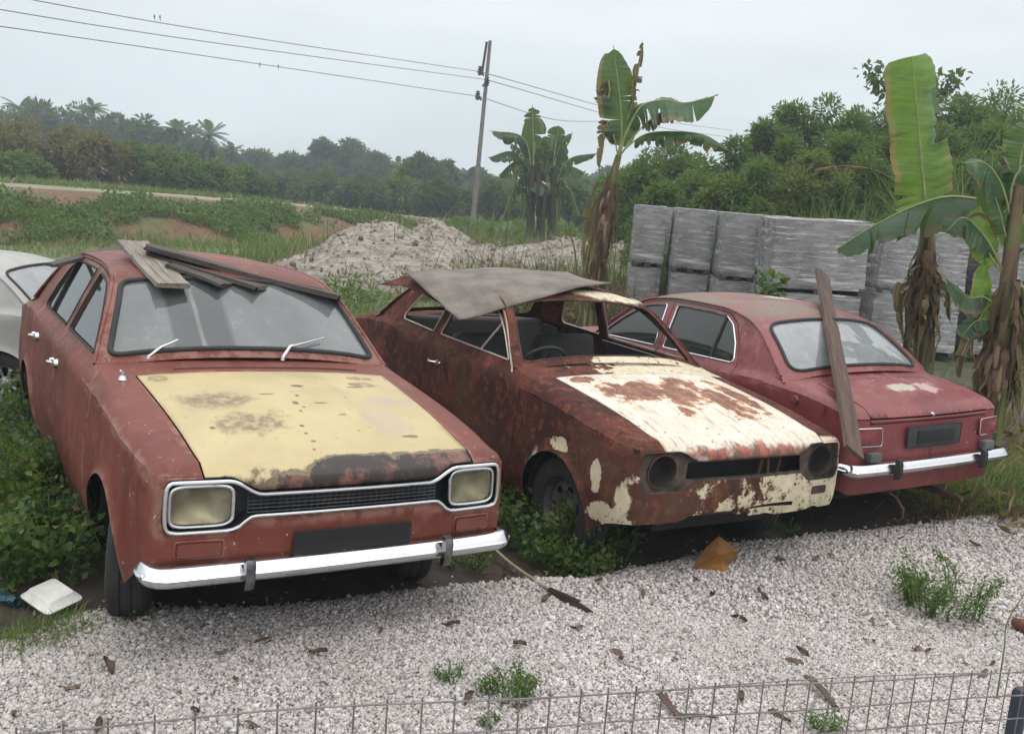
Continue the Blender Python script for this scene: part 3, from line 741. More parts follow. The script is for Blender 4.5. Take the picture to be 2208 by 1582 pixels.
def make_car(c):
    """c: dict of options; returns the Empty that carries the whole car"""
    root = empty('saloon_car' if c['doors'] == 4 else 'two_door_car')
    body, T, H = c['paint'], .0035, .034
    wins = side_windows(c['doors'])
    # ---- body shell
    b = MB()
    XD = -.449                                  # front edge of the front door
    dl = dogbone(); EH = HY
    # front skin: from the left door edge round the nose to the right door edge
    bot = sill_path(XD, .66)[::1]
    bl = [(XD, .235)] + [(AR * math.cos(a), AZ + AR * math.sin(a)) for a in np.linspace(math.pi + .07, -.07, 40)] + [(.36, .30), (.46, .36), (.55, .385)]
    left_bot = [(float(s_of_x(x)), z) for x, z in bl]
    front_bot = [(float(s_of_yf(y)), .39 + .012 * (y / .69) ** 2) for y in np.linspace(.70, -.70, 41)]
    right_bot = [(-s, z) for s, z in left_bot[::-1]]
    ss = [s for s in np.linspace(float(s_of_x(XD)), float(s_of_yf(EH)), 52)]
    zc_at = lambda s: float(ZC(outl(np.array([s]))[0])[0])
    topL = [(s, zc_at(s)) for s in ss]
    if True:
        notch = [(float(s_of_yf(y)), z) for y, z in dl]
        # start of the notch: bonnet edge on the left, go down on to the surround, round it, up to the right bonnet edge
        n0 = [(float(s_of_yf(y)), float(dogtop(y))) for y in np.linspace(EH, .66, 8)]
        lo = notch[61:61 + 16 + 61 + 16]                     # right(+y) end, bottom, left end of the outline
        n1 = [(float(s_of_yf(y)), float(dogtop(y))) for y in np.linspace(-.66, -EH, 8)]
        mid = n0[:-1] + [(float(s_of_yf(y)), z) for y, z in dl[60:61]] + [tuple(q) for q in lo] + n1
        holes = []
    if c['front'] != 'grille':
        for y0, y1 in ((-.40, -.02), (.03, .36)):
            holes.append(np.array([(float(s_of_yf(y)), .452 + .010 * math.sin(7 * y + y0)) for y in np.linspace(y0, y1, 14)] + [(float(s_of_yf(y)), .438 + .006 * math.sin(11 * y)) for y in np.linspace(y1, y0, 14)]))
    topR = [(-s, z) for s, z in topL[::-1]]
    if c['front'] != 'grille':      # torn and rusted-through lower edge
        r_ = np.random.default_rng(3)
        fb = []
        for (s, z) in front_bot:
            fb.append((s, z + max(0.0, float(fbm(s * 5 + 3.3, 1.7, 4)) * .09) * (1 if abs(s) < .6 else .3) + (.018 if -.42 < s < .02 else 0)))
        front_bot = fb
    # arrange anticlockwise: left bottom (door -> front), front bottom, right bottom, up, right top, notch, left top
    outer = left_bot + front_bot + right_bot + [(-float(s_of_x(XD)), z) for z in np.linspace(.28, .82, 14)] + topR[::-1][::-1][::-1] * 0
    outer += [(-s, z) for s, z in topL] + mid[::-1] + topL[::-1] + [(float(s_of_x(XD)), z) for z in np.linspace(.82, .28, 14)]
    V, F = panel(outer, holes, wall, H, thick=T); b.add(V, F)
    # wing tops and scuttle
    rim = lambda s: tuple(np.interp(s, _sd_, RIM[:, k]) for k in (0, 1))
    XS = -.640
    sL = np.linspace(float(s_of_x(XS)), float(s_of_x(XD)), 6)[:-1]
    leftrim = [rim(s) for s in sL] + [rim(s) for s in ss]
    poly = leftrim + [(x, HYx(x)) for x in np.linspace(leftrim[-1][0] - .02, HX, 26)] + [(HX, y) for y in np.linspace(HYx(HX), -HYx(HX), 30)][1:-1]
    poly += [(x, -HYx(x)) for x in np.linspace(HX, leftrim[-1][0] - .02, 26)] + [(x, -y) for x, y in leftrim[::-1]] + [(XS, y) for y in np.linspace(-.70, .70, 20)]
    rings = []
    for d in (.006, .015, .028, .046, .07):
        rings += [(x - nx * d, y - ny * d) for x, y, nx, ny in zip(RIM[::14, 0], RIM[::14, 1], _nx[::14], _ny[::14])]
    V, F = panel(poly, [], top, H, extra=np.array(rings), thick=T, ref=(-.1, 0, .2)); b.add(V, F)
    # shoulder between wing and windscreen pillar
    for sg in (1, -1):
        p = [(XD, z) for z in np.linspace(float(ZC(XD)), float(ZB(XD)) - .001, 5)] + [(x, float(ZB(x))) for x in np.linspace(XD, -.60, 6)][1:] + [(x, float(ZC(x))) for x in np.linspace(-.60, XD, 6)][:-1]
        # rear quarter, rail over the doors, sill
        dtop = lambda x: float(DR(x)) - .020
        if c['doors'] == 4:
            q = [(-2.735, .30), (-2.735, .262)]
            qedge = [(-1.965, .245), (-2.03, .36), (-2.075, .44), (-2.13, .52), (-2.19, .60), (-2.245, .72), (-2.262, .86), (-2.262, .955), (-2.225, 1.08), (-2.12, 1.225), (-2.02, dtop(-2.02))]
            win_h = []
        else:
            qedge = [(-1.705, .245), (-1.703, .5), (-1.700, .80), (-1.698, .955), (-1.675, 1.10), (-1.655, dtop(-1.655))]
            win_h = [round_poly([(x, z) for x, z in wins[1]])]
        railx = np.linspace(qedge[-1][0], -.64, 24)
        rail_in = [(x, dtop(x)) for x in railx] + [(-.605, .945)]
        rail_out = [(x, float(DR(x)) + .001) for x in np.linspace(-.585, -2.69, 70)]
        a_ = math.asin((.262 - AZ) / AR)
        arch = circ(-2.40, AZ, AR, a_, math.pi - a_, 40)
        qb = [qedge[0], (-1.98, .245)] if c['doors'] == 2 else [qedge[0]]
        quarter = list(qedge[::-1][::-1])
        path = [(-.605, .945)] + rail_out                                      # pillar foot, along the drip line to the deck
        tail_s = []                                                            # down the tail side handled by the rear skin
        rearx = np.linspace(-2.69, -3.05, 12)
        path += [(-2.70, .93)] + [(-2.705, float(ZC(-2.705)))] + [(x, float(ZC(x))) for x in rearx[1:]] + [(-3.05, z) for z in np.linspace(.80, .42, 12)]
        path += [(-2.95, .36), (-2.80, .31), (-2.40 - AR * math.cos(a_) - .004, .262)] + arch[::-1][::1]
        path += [(-2.40 + AR * math.cos(a_) + .004, .245)] if c['doors'] == 2 else []
        path += [q_ for q_ in dens(qedge, .04, False)] + [tuple(q_) for q_ in rail_in[1:]]
        path = np.array([tuple(map(float, q_)) for q_ in path])
        V, F = panel(xz(path, sg), [xz(w, sg) for w in win_h], wall, H, thick=T); b.add(V, F)
        x1 = -1.94 if c['doors'] == 4 else -2.05
        sill = [(x, .232) for x in np.linspace(-.33, x1, 24)] + [(x, .165) for x in np.linspace(x1, -.33, 24)]
        V, F = panel(xz(sill, sg), [], wall, H, thick=T); b.add(V, F)
        # strip of scuttle side in front of the door top
        p = [(-.452, .86)] + [(-.452, .925), (-.53, .936), (-.600, .944), (-.600, .858)]
    # tail skin
    st = [(s, z) for s, z in []]
    sr = np.linspace(float(s_of_x(-3.05)), float(s_of_yr(BY)), 22)
    cut = .762
    zlow = lambda s: .33 + .02 * float(sstep(SEND - .5, SEND - .95, s))
    half_t = [(s, zc_at(s)) for s in sr] + [(float(s_of_yr(BY)), z) for z in (.80, .78, cut)] + [(float(s_of_yr(y)), cut) for y in np.linspace(BY, 0, 20)][1:]
    half_b = [(float(s_of_yr(y)), .335) for y in np.linspace(0, .66, 20)] + [(s, .335 + .06 * float(sstep(float(s_of_yr(.66)), float(s_of_x(-3.05)), s))) for s in np.linspace(float(s_of_yr(.66)), float(s_of_x(-3.05)), 10)][1:]
    for sg in (1, -1):
        V, F = panel(np.array([(sg * s, z) for s, z in half_t + half_b + [(float(s_of_x(-3.05)), z) for z in np.linspace(.42, .80, 12)]]), [], wall, H, thick=T); b.add(V, F)
    # boot surround
    rr_ = [rim(s) for s in np.linspace(float(s_of_x(-2.55)), float(s_of_x(-3.05)), 16)] + [rim(s) for s in sr[1:]]
    poly = [(-2.55, y) for y in np.linspace(-.68, .68, 20)] + rr_ + [(x, BY) for x in np.linspace(rr_[-1][0] + .02, BX, 16)] + [(BX, y) for y in np.linspace(BY, -BY, 30)][1:-1]
    poly += [(x, -BY) for x in np.linspace(BX, rr_[-1][0] + .02, 16)] + [(x, -y) for x, y in rr_[::-1]]
    V, F = panel(poly, [], top, H, extra=np.array(rings), thick=T, ref=(-2.8, 0, .2)); b.add(V, F)
    # glasshouse cap with windscreen and back window openings
    def capring(x0, x1, v0, v1, r=.05):
        a, d = float(q_of_x(x0)), float(q_of_x(x1))
        return round_poly(dens([(a, -v0 * .62), (a, v0 * .62), (d, v1 * .62), (d, -v1 * .62)], .05), r)
    def rcorner(x0, x1, v0, v1, r):
        a, d = float(q_of_x(x0)), float(q_of_x(x1))
        return dens(round_poly([(a, -v0 * .62), (a, v0 * .62), (d, v1 * .62), (d, -v1 * .62)], r, 8), .04)
    WS = rcorner(-.628, -1.030, .925, .935, .055); RW = rcorner(-2.30, -2.655, .870, .885, .10)
    outerc = dens([(0, -.62), (0, .62), (_ql[-1], .62), (_ql[-1], -.62)], .03)
    V, F = panel(outerc, [WS, RW], cap, .04, thick=.0045, ref=(-1.5, 0, .6)); b.add(V, F)
    # drip rails
    for sg in (1, -1):
        xx = np.linspace(-.60, -2.66, 90); w = .785 - inset(xx, DR(xx))
        b.tube(np.stack([xx, sg * (w + .004), DR(xx) + .001], 1), .0085, 8)
    b.obj('body', body, root, smooth=32, merge=.0012, recalc=False)
    # ---- underside, wells, bulkheads
    u = MB()
    u.box((-1.45, 0, .215), (3.0, 1.30, .03)); u.box((-.53, 0, .55), (.02, 1.38, .70)); u.box((-2.66, 0, .56), (.02, 1.36, .70))
    u.box((.05, 0, .38), (.75, .82, .22)); u.box((-2.95, 0, .46), (.4, 1.2, .22))
    for cx in (0, -2.40):
        for sg in (1, -1):
            u.add(*_well(cx, sg))
    u.obj('underbody', MT['dark'], root, recalc=False)
    # ---- bonnet
    hb = MB()
    hs = [float(s_of_yf(y)) for y in np.linspace(HY - .007, -HY + .007, 61)]
    lipt = [(s, zc_at(s)) for s in hs]; gap = .005
    lipb = [(s, float(dogtop(y)) + gap) for s, y in zip(hs, np.linspace(HY - .007, -HY + .007, 61))]
    V, F = panel(lipt + lipb[::-1], [], lambda q: wall(q, -.001), .03, thick=.0); hb.add(V, F)
    front = [tuple(np.array(rim(s)) + (.001, 0)) for s in hs]
    hp = front + [(x, -HYx(x) + .007) for x in np.linspace(front[-1][0] - .02, HX + .008, 26)] + [(HX + .008, y) for y in np.linspace(-HYx(HX) + .007, HYx(HX) - .007, 30)][1:-1] + [(x, HYx(x) - .007) for x in np.linspace(HX + .008, front[0][0] - .02, 26)]
    hl = c.get('hood_lift', .0025)
    def htop(q):
        p = top(q); p[:, 2] += hl * sstep(.66, .5, q[:, 0]); return p
    V, F = panel(hp, [], htop, .03, extra=np.array(rings), thick=0, ref=(-.1, 0, .2)); hb.add(V, F)
    me = hb.mesh('bonnet', 38, .003, False)
    ho = link('bonnet', me, c['hood'], root); sm = ho.modifiers.new('thickness', 'SOLIDIFY'); sm.thickness = .006; sm.offset = -1
    # ---- boot lid
    bb = MB()
    hs = [float(s_of_yr(y)) for y in np.linspace(BY - .004, 0, 31)]; hs = hs + [-s for s in hs[:-1][::-1]]
    lipt = [(s, zc_at(s)) for s in hs]
    for half in (1, -1):
        h_ = [s for s in hs[:31]]
        V, F = panel([(half * s, zc_at(s)) for s in h_] + [(half * s, cut + .005) for s in h_[::-1]], [], lambda q: wall(q, -.004), .03); bb.add(V, F)
    fr_ = [tuple(np.array(rim(s)) + (-.004, 0)) for s in hs[:31]]; fr_ = fr_ + [(x, -y) for x, y in fr_[:-1][::-1]]
    hp = fr_ + [(x, -BY + .004) for x in np.linspace(fr_[-1][0] + .02, BX - .005, 16)] + [(BX - .005, y) for y in np.linspace(-BY + .004, BY - .004, 30)][1:-1] + [(x, BY - .004) for x in np.linspace(BX - .005, fr_[0][0] + .02, 16)]
    V, F = panel(hp, [], lambda q: top(q) + np.array([0, 0, .003]), .03, extra=np.array(rings), ref=(-2.9, 0, .2)); bb.add(V, F)
    me = bb.mesh('boot_lid', 38, .006, False)
    lo_ = link('boot_lid', me, c.get('boot', body), root); sm = lo_.modifiers.new('thickness', 'SOLIDIFY'); sm.thickness = .005; sm.offset = -1
    MB().lathe([(0, -.018), (.010, -.016), (.014, 0)], 12, axis='x', c=(-3.262, 0, .80)).obj('lock', MT['chrome'], lo_)
    # ---- doors
    for sg in (1, -1):
        dt = lambda x: float(DR(x)) - .024
        if c['doors'] == 4:
            outs = [[(-.458, .240), (-.458, .60), (-.458, .86), (-.472, .923), (-.640, .958), (-.86, 1.12)] + [(x, dt(x)) for x in (-1.0, -1.1, -1.2, -1.3, -1.405)] + [(-1.421, 1.1), (-1.429, .955), (-1.429, .6), (-1.429, .240)],
                    [(-1.438, .240), (-1.438, .6), (-1.438, .955), (-1.430, 1.1), (-1.410, dt(-1.41))] + [(x, dt(x)) for x in (-1.55, -1.7, -1.85, -2.01)] + [(-2.115, 1.222), (-2.221, 1.08), (-2.257, .955), (-2.257, .86), (-2.240, .72), (-2.185, .60), (-2.125, .52), (-2.070, .44), (-2.025, .36), (-1.960, .238)]]
            hx = [-1.36, -2.07]
        else:
            outs = [[(-.458, .240), (-.458, .60), (-.458, .86), (-.472, .923), (-.640, .958), (-.86, 1.12)] + [(x, dt(x)) for x in (-1.0, -1.1, -1.2, -1.35, -1.5, -1.650)] + [(-1.670, 1.1), (-1.693, .955), (-1.695, .8), (-1.698, .5), (-1.699, .238)]]
            hx = [-1.53]
        for k, o in enumerate(outs):
            hole = round_poly(wins[k])
            V, F = panel(xz(dens(o, .04), sg), [xz(hole, sg)], lambda q: wall(q, -.001), H, thick=.02)
            d = MB().add(V, F).obj('door', body, root, smooth=32, recalc=False)
            # inner card
            card = [(x, z) for x, z in ((-.56, .30), (-.56, .90), (-.66, .95), (-1.40 if c['doors'] == 4 else -1.64, .95), (-1.40 if c['doors'] == 4 else -1.64, .30))] if k == 0 else [(-1.48, .30), (-1.48, .95), (-2.2, .95), (-2.2, .75), (-2.0, .45), (-1.93, .30)]
            V, F = panel(xz(dens(card, .1), sg), [], lambda q: wall(q, .045), .08, thick=.012)
            MB().add(V, F).obj('door_card', c.get('card', MT['trim']), d, recalc=False)
            handle(d, hx[k], .795 if k == 0 else .810, sg, MT['chrome'])
            if c.get('sideglass', True):
                V, F = panel(xz(hole, sg), [], lambda q: wall(q, .008), .06, thick=.003); MB().add(V, F).obj('window', MT['sideglass'], d, recalc=False)
            ring = wall(xz(hole, sg), -.002)
            MB().tube(ring, .0058, 6, closed=True).obj('window_trim', c.get('trimmat', MT['rubber']), d)
            xd = (-1.985 if c['doors'] == 4 else None) if k == 1 else (None if c['doors'] == 4 else -.955)
            if xd:
                zt = dt(xd) - .02 if k == 1 else 1.155
                pts = np.array([(float(s_of_x(xd + (0 if k == 1 else -.10 * (1 - t)))) * sg, .975 + (zt - .975) * t) for t in np.linspace(0, 1, 6)])
                MB().tube(wall(pts, -.001), .0065 if k == 0 else .009, 6).obj('window_divider', MT['rubber'] if k == 1 else c.get('trimmat', MT['rubber']), d)
        if c['doors'] == 2:
            ring = wall(xz(round_poly(wins[1]), sg), -.002)
            MB().tube(ring, .0058, 6, closed=True).obj('window_trim', c.get('trimmat', MT['rubber']), root)
        V, F = panel(xz(dens([(-2.30, .30), (-2.30, .93), (-2.62, .93), (-2.62, .62), (-2.05, .62), (-1.75, .30)] if c['doors'] == 2 else [(-2.28, .6), (-2.28, .93), (-2.62, .93), (-2.62, .62)], .1), sg), [], lambda q: wall(q, .05), .08, thick=.01)
        MB().add(V, F).obj('side_trim', c.get('card', MT['trim']), root, recalc=False)
    # roof lining
    V, F = panel(dens([(float(q_of_x(-1.08)), -.56), (float(q_of_x(-1.08)), .56), (float(q_of_x(-2.26)), .56), (float(q_of_x(-2.26)), -.56)], .06), [], lambda q: cap(q, -.022), .08, thick=.004, ref=(-1.5, 0, .6))
    MB().add(V, F).obj('roof_lining', c.get('lining', MT['trim']), root, recalc=False)
    # ---- glass
    if c.get('glass', True):
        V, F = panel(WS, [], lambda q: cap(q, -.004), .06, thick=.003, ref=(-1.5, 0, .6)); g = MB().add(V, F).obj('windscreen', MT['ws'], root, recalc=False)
        MB().tube(cap(WS, .002), .0135, 8, closed=True).obj('rubber_seal', MT['rubber'], g)
        V, F = panel(RW, [], lambda q: cap(q, -.004), .06, thick=.003, ref=(-1.5, 0, .6)); g = MB().add(V, F).obj('rear_window', MT['rearglass'], root, recalc=False)
        MB().tube(cap(RW, .002), .0125, 8, closed=True).obj('rubber_seal', MT['rubber'], g)
    else:
        MB().tube(cap(WS, -.001), .006, 6, closed=True).obj('windscreen_flange', MT['rustydark'], root)
        for sg in (1, -1):
            xx = np.linspace(-.60, -1.06, 14); m_ = MB()
            for o_, r_q in ((.010, .007), (-.016, .004)):
                zz = DR(xx) - .012 - o_; q_ = wall(np.stack([sg * s_of_x(xx), zz], 1), -.004); m_.tube(q_, r_q, 6)
            m_.obj('pillar_trim', c.get('trimmat', MT['rubber']), root)
    # ---- wheels
    for x, sd in ((0, 1), (0, -1), (-2.4, 1), (-2.4, -1)):
        make_wheel(root, x, sd, c.get('steer', 0) if x == 0 else 0, MT['tyre'], c.get('rim', MT['rim']), c.get('wheel', 'plain'))
    # ---- cabin
    def seat(x, y, w, m):
        s_ = MB(); s_.box((x, y, .42), (.50, w, .16)); o1 = s_.obj('seat', m, root, smooth=60, bevel=.045)
        s2 = MB(); s2.box((0, 0, .27), (.13, w, .56)); me = s2.mesh('seat_back', 60, bevel=.045); o2 = link('backrest', me, m, o1); o2.location = (x - .25, y, .45); o2.rotation_euler = (0, R(-16), 0)
    if c.get('seats', True):
        seat(-1.28, .33, .50, c.get('seatm', MT['seat'])); seat(-1.28, -.33, .50, c.get('seatm', MT['seat'])); seat(-2.05, 0, 1.22, MT['seat'])
    ds = MB(); ds.box((-.66, 0, .83), (.22, 1.30, .17)); ds.obj('dashboard', MT['trim'], root, smooth=50, bevel=.03)
    sw = MB(); Rm = rot('y', R(-62)); cc = np.array([-.92, -.34, .86])
    sw.tube(np.array([cc + Rm @ np.array([.19 * math.cos(a), .19 * math.sin(a), 0]) for a in np.linspace(0, 2 * math.pi, 40, endpoint=False)]), .011, 8, closed=True)
    for a in (0.1, math.pi - .1, -math.pi / 2): sw.tube(np.array([cc + Rm @ np.array([.19 * t * math.cos(a), .19 * t * math.sin(a), -.03 * (1 - t)]) for t in (1, .5, .1)]), .009, 6)
    sw.tube(np.array([cc + Rm @ np.array([0, 0, -.03]), cc + Rm @ np.array([0, 0, -.28])]), .02, 8)
    sw.obj('steering_wheel', MT['rubber'], root)
    # ---- nose
    if c['front'] == 'grille':
        di = dogbone(.004)
        back = lambda q: wall(np.stack([s_of_yf(q[:, 0]), q[:, 1]], 1), .085)
        gp = MB()
        V, F = panel(di, [], back, .04, thick=.004); gp.add(V, F)
        # return edge from the surround back to the grille plate
        o1 = wall(np.stack([s_of_yf(di[:, 0]), di[:, 1]], 1), .0); o2 = back(di)
        gp.grid(np.stack([np.vstack([o1, o1[:1]]), np.vstack([o2, o2[:1]])], 1))
        g = gp.obj('grille', MT['grille'], root, recalc=False)
        sl = MB()
        for k in range(6):
            z = .628 + k * .0145
            pts = wall(np.array([(float(s_of_yf(y)), z) for y in np.linspace(-.40, .40, 24)]), .028); sl.tube(pts, .0024, 6)
        for y in np.linspace(-.40, .40, 33):
            sl.tube(wall(np.array([(float(s_of_yf(y)), z) for z in (.619, .711)]), .032), .0018, 4)
        sl.obj('grille_bars', MT['gbar'], g)
        rg = MB(); ring = dogbone(.010)
        rg.tube(wall(np.stack([s_of_yf(ring[:, 0]), ring[:, 1]], 1), -.004), .0075, 8, closed=True); rg.obj('surround', MT['chrome'], g)
        for sg in (1, -1):
            cy, cz = sg * .572, .666; w_, h_ = .225, .150
            def lens_out(e): 
                a = np.linspace(0, 2 * math.pi, 56, endpoint=False)
                return np.stack([cy + (w_ / 2 - e) * np.sign(np.cos(a)) * np.abs(np.cos(a)) ** .45, cz + (h_ / 2 - e) * np.sign(np.sin(a)) * np.abs(np.sin(a)) ** .36], 1)
            sy = lambda q: np.stack([s_of_yf(q[:, 0]), q[:, 1]], 1)
            ro = lens_out(0); h = MB(); h.tube(wall(sy(ro), .012), .0075, 8, closed=True)
            hd = h.obj('headlight', MT['chrome'], root)
            V, F = panel(lens_out(.004), [], lambda q: wall(sy(q), .016) + np.stack([.022 * (1 - np.clip(((q[:, 0] - cy) / w_ * 2) ** 2, 0, 1)) * (1 - np.clip(((q[:, 1] - cz) / h_ * 2) ** 2, 0, 1)), 0 * q[:, 0], 0 * q[:, 0]], 1), .02)
            MB().add(V, F).obj('lens', MT['lens'], hd, recalc=False)
            V, F = panel(lens_out(.005), [], lambda q: wall(sy(q), .020) - np.stack([.055 * (1 - np.clip(((q[:, 0] - cy) / w_ * 2) ** 2, 0, 1)) * (1 - np.clip(((q[:, 1] - cz) / h_ * 2) ** 2, 0, 1)), 0 * q[:, 0], 0 * q[:, 0]], 1), .02)
            MB().add(V, F).obj('reflector', MT['bowl'], hd, recalc=False)
            ip = rrect(.155, .050, .008) + np.array([sg * .575, .508])
            V, F = panel(ip, [], lambda q: wall(sy(q), -.010), .03, thick=.02); it = MB().add(V, F).obj('indicator', MT['amber'], root, recalc=False)
            ip = rrect(.172, .066, .010) + np.array([sg * .575, .508])
            MB().tube(wall(sy(ip), -.001), .004, 6, closed=True).obj('indicator_frame', body, it)
        pl = MB(); pl.box((.684, .02, .500), (.010, .50, .108)); pl.obj('number_plate', MT['plate'], root, smooth=None, bevel=.003)
    else:
        # recessed front panel with empty lamp buckets, dark engine bay behind the grille opening
        syf = lambda q: np.stack([s_of_yf(q[:, 0]), q[:, 1]], 1); di = dogbone(.0); bk = lambda q: wall(syf(q), .030); fp = MB()
        hl_ = [np.array([(s_ * .565 + .088 * math.cos(a), .666 + .086 * math.sin(a)) for a in np.linspace(0, 2 * math.pi, 36, endpoint=False)]) for s_ in (1, -1)] + [dens([(-.415, .622), (.415, .622), (.405, .706), (-.405, .706)], .04)]
        V, F = panel(dogbone(.001), hl_, bk, .03, thick=.003); fp.add(V, F); o1 = wall(syf(di), .0); o2 = bk(di); fp.grid(np.stack([np.vstack([o1, o1[:1]]), np.vstack([o2, o2[:1]])], 1))
        fp.obj('front_panel', MT['grime'], root, recalc=False)
        for sg in (1, -1):
            k = MB(); prof = []
            cx = float(wall(np.array([(float(s_of_yf(.565)), .666)]))[0, 0]) - .028
            k.lathe([(.090, .004), (.086, .010), (.082, .004), (.082, -.02), (.078, -.05), (.06, -.09), (.03, -.11), (.0, -.115)], 36, axis='x', c=(cx, sg * .565, .666))
            o = k.obj('headlight_bucket', MT['bucket'], root, recalc=False)
            MB().tube(np.array([(cx + .004, sg * .565 + .088 * math.cos(a), .666 + .088 * math.sin(a)) for a in np.linspace(0, 2 * math.pi, 40, endpoint=False)]), .005, 6, closed=True).obj('bucket_rim', MT['rustydark'], o)
        k = MB(); k.box((.50, 0, .64), (.02, .95, .20)); k.obj('radiator_panel', MT['dark'], root)
        k = MB()
        for y, t in ((.10, .02), (.17, -.01), (.24, .015)): k.tube(np.array([(.625, y, .615), (.622, y + t, .71)]), .009, 6)
        k.obj('grille_bracket', MT['rustydark'], root)
        for sg in (1,):
            ip = rrect(.12, .045, .01) + np.array([sg * .56, .508]); V, F = panel(ip, [], lambda q: wall(np.stack([s_of_yf(q[:, 0]), q[:, 1]], 1), -.0045), .03, thick=.01)
            MB().add(V, F).obj('indicator_hole', MT['rustydark'], root, recalc=False)
        k = MB(); k.box((.52, -.02, .40), (.05, 1.0, .05), rot('x', R(-1.5))); k.obj('crossmember', MT['rustydark'], root, bevel=.008)
    if c.get('fbumper'):
        bumper(root, .712, 1, .430, MT['chrome'], (.415, -.415), over_mat=MT['dchrome'])
    # ---- tail
    if c.get('tail', True):
        sy = lambda q, sg: np.stack([sg * s_of_yr(np.abs(q[:, 0])), q[:, 1]], 1)
        for sg in (1, -1):
            o_ = rrect(.225, .100, .012) + np.array([sg * .600, .690])
            V, F = panel(o_, [], lambda q: wall(sy(q, sg), -.022), .03, thick=.03, ref=(-2, 0, .6)); tl = MB().add(V, F).obj('tail_light', MT['tail'], root, recalc=False)
            MB().tube(wall(sy(rrect(.232, .107, .012) + np.array([sg * .600, .690]), sg), -.020), .0038, 6, closed=True).obj('lamp_frame', MT['chrome'], tl)
            rv = MB(); rv.box((-3.30, sg * .56, .575), (.05, .10, .055)); rv.obj('reversing_light', MT['greytrim'], root, bevel=.01)
        k = MB(); k.box((-3.297, 0, .672), (.012, .52, .135)); pb = k.obj('number_plate', MT['plateback'], root, bevel=.012)
        k = MB(); k.box((-3.305, -.01, .670), (.006, .36, .080)); k.obj('plate_face', MT['plate'], pb, bevel=.002)
    if c.get('rbumper'):
        bumper(root, -3.345, -1, .505, MT['chrome'], (.42, -.42), over_mat=MT['rubber'])
        k = MB(); k.tube([(-2.6, -.28, .26), (-3.2, -.28, .25), (-3.36, -.28, .25)], .02, 10); k.obj('exhaust_pipe', MT['rustydark'], root)
        k = MB(); k.tube([(-3.18, .30, .33), (-3.30, .30, .30), (-3.36, .30, .24), (-3.36, .30, .19), (-3.33, .30, .155), (-3.30, .30, .17)], .008, 8); k.obj('tow_hook', MT['rustydark'], root)
    # ---- wipers, scuttle vent, mirror stub, filler cap
    if c.get('wipers'):
        for y0, dy, up in ((-.50, -.0, .22), (.13, .0, .22)):
            base = top(np.array([(-.535 if abs(y0) < .3 else -.575, y0)]))[0] + np.array([0, 0, .006])
            w = MB(); w.lathe([(0, .022), (.011, .018), (.014, 0)], 10, axis='z', c=base)
            q0 = float(q_of_x(-.66)); vv = lambda x, y: cap(np.array([(float(q_of_x(x)), y)]), .022)[0]
            a0 = vv(-.632, (y0 + .05) * .86); a1 = vv(-.70, (y0 + .27) * .86) if y0 > 0 else vv(-.668, (y0 + .13) * .86)
            w.tube(np.vstack([base + (0, 0, .012), np.linspace(a0, a1, 9)]), np.linspace(.008, .0045, 10), 6)
            w.obj('wiper', MT['chrome'], root)
        v = MB()
        for y in np.arange(-.42, .48, .014):
            p = top(np.array([(-.425, y)]))[0]; v.box(p + (0, 0, .001), (.022, .006, .004))
        v.obj('scuttle_vent', MT['dark'], root)
        st = MB(); p = top(np.array([(-.33, -.66)]))[0]; st.lathe([(0, .02), (.012, .018), (.02, 0)], 12, axis='z', c=p); st.tube([p + (0, 0, .01), p + (.0, -.0, .035), p + (.01, -.012, .042)], .005, 6); st.obj('mirror_stub', MT['chrome'], root)
    if c.get('filler'):
        p = wall(np.array([(float(s_of_x(-2.82)), .838)]))[0]
        MB().lathe([(0, .018), (.026, .015), (.030, 0)], 20, axis='y', c=p).obj('fuel_cap', body, root)
    return root

def _well(cx, sg):
    """liner of a wheel arch"""
    V = []; n = 20
    for k in range(n + 1):
        a = math.pi * k / n * 1.0; x = cx + .325 * math.cos(a); z = max(.24, AZ + .325 * math.sin(a))
        V += [(x, sg * .735, z), (x, sg * .44, z)]
    F = [(2 * k, 2 * k + 1, 2 * k + 3, 2 * k + 2) for k in range(n)]
    m = len(V); V += [(cx, sg * .44, .24)]; F += [(m, 2 * k + 1, 2 * k + 3) for k in range(n)]
    return V, F

POSE = {'A': ((-.989, 4.118, .086), (-56.02, .73, -2.35)), 'B': ((.925, 5.395, -.011), (-58.64, .64, -1.41)), 'C': ((.955, 8.609, -.068), (121.41, 1.44, -.19)),
        'D': ((-6.83, 8.95, -.29), (178.0, 0, 0))}
def place(o, k):
    l, (yaw, pit, rol) = POSE[k]; Rm = rot('z', R(yaw)) @ rot('y', R(pit)) @ rot('x', R(rol))
    o.matrix_world = Matrix.Translation(l) @ Matrix(Rm.tolist()).to_4x4(); return o
def loc(k, p):
    """car-frame point -> world"""
    l, (yaw, pit, rol) = POSE[k]; return np.array(l) + rot('z', R(yaw)) @ rot('y', R(pit)) @ rot('x', R(rol)) @ np.array(p, float)
CARG = 'cars parked in a row on the gravel'
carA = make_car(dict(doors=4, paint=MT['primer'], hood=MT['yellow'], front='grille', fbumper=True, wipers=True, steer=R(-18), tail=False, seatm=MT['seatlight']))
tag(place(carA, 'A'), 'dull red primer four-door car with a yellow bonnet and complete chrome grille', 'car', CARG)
carB = make_car(dict(doors=2, paint=MT['rust'], hood=MT['cream'], front='bare', glass=False, sideglass=False, steer=R(2), wheel='slots', tail=False, trimmat=simple('tarnished_window_trim',(.40,.35,.29),.45,.2), seatm=MT['trim'], card=MT['greytrim'], lining=MT['rustydark']))
tag(place(carB, 'B'), 'heavily rusted two-door car wreck without glass or headlights, cream bonnet', 'car', CARG)
carC = make_car(dict(doors=4, paint=MT['red'], hood=MT['red'], front='grille', rbumper=True, trimmat=MT['chrome'], filler=True))
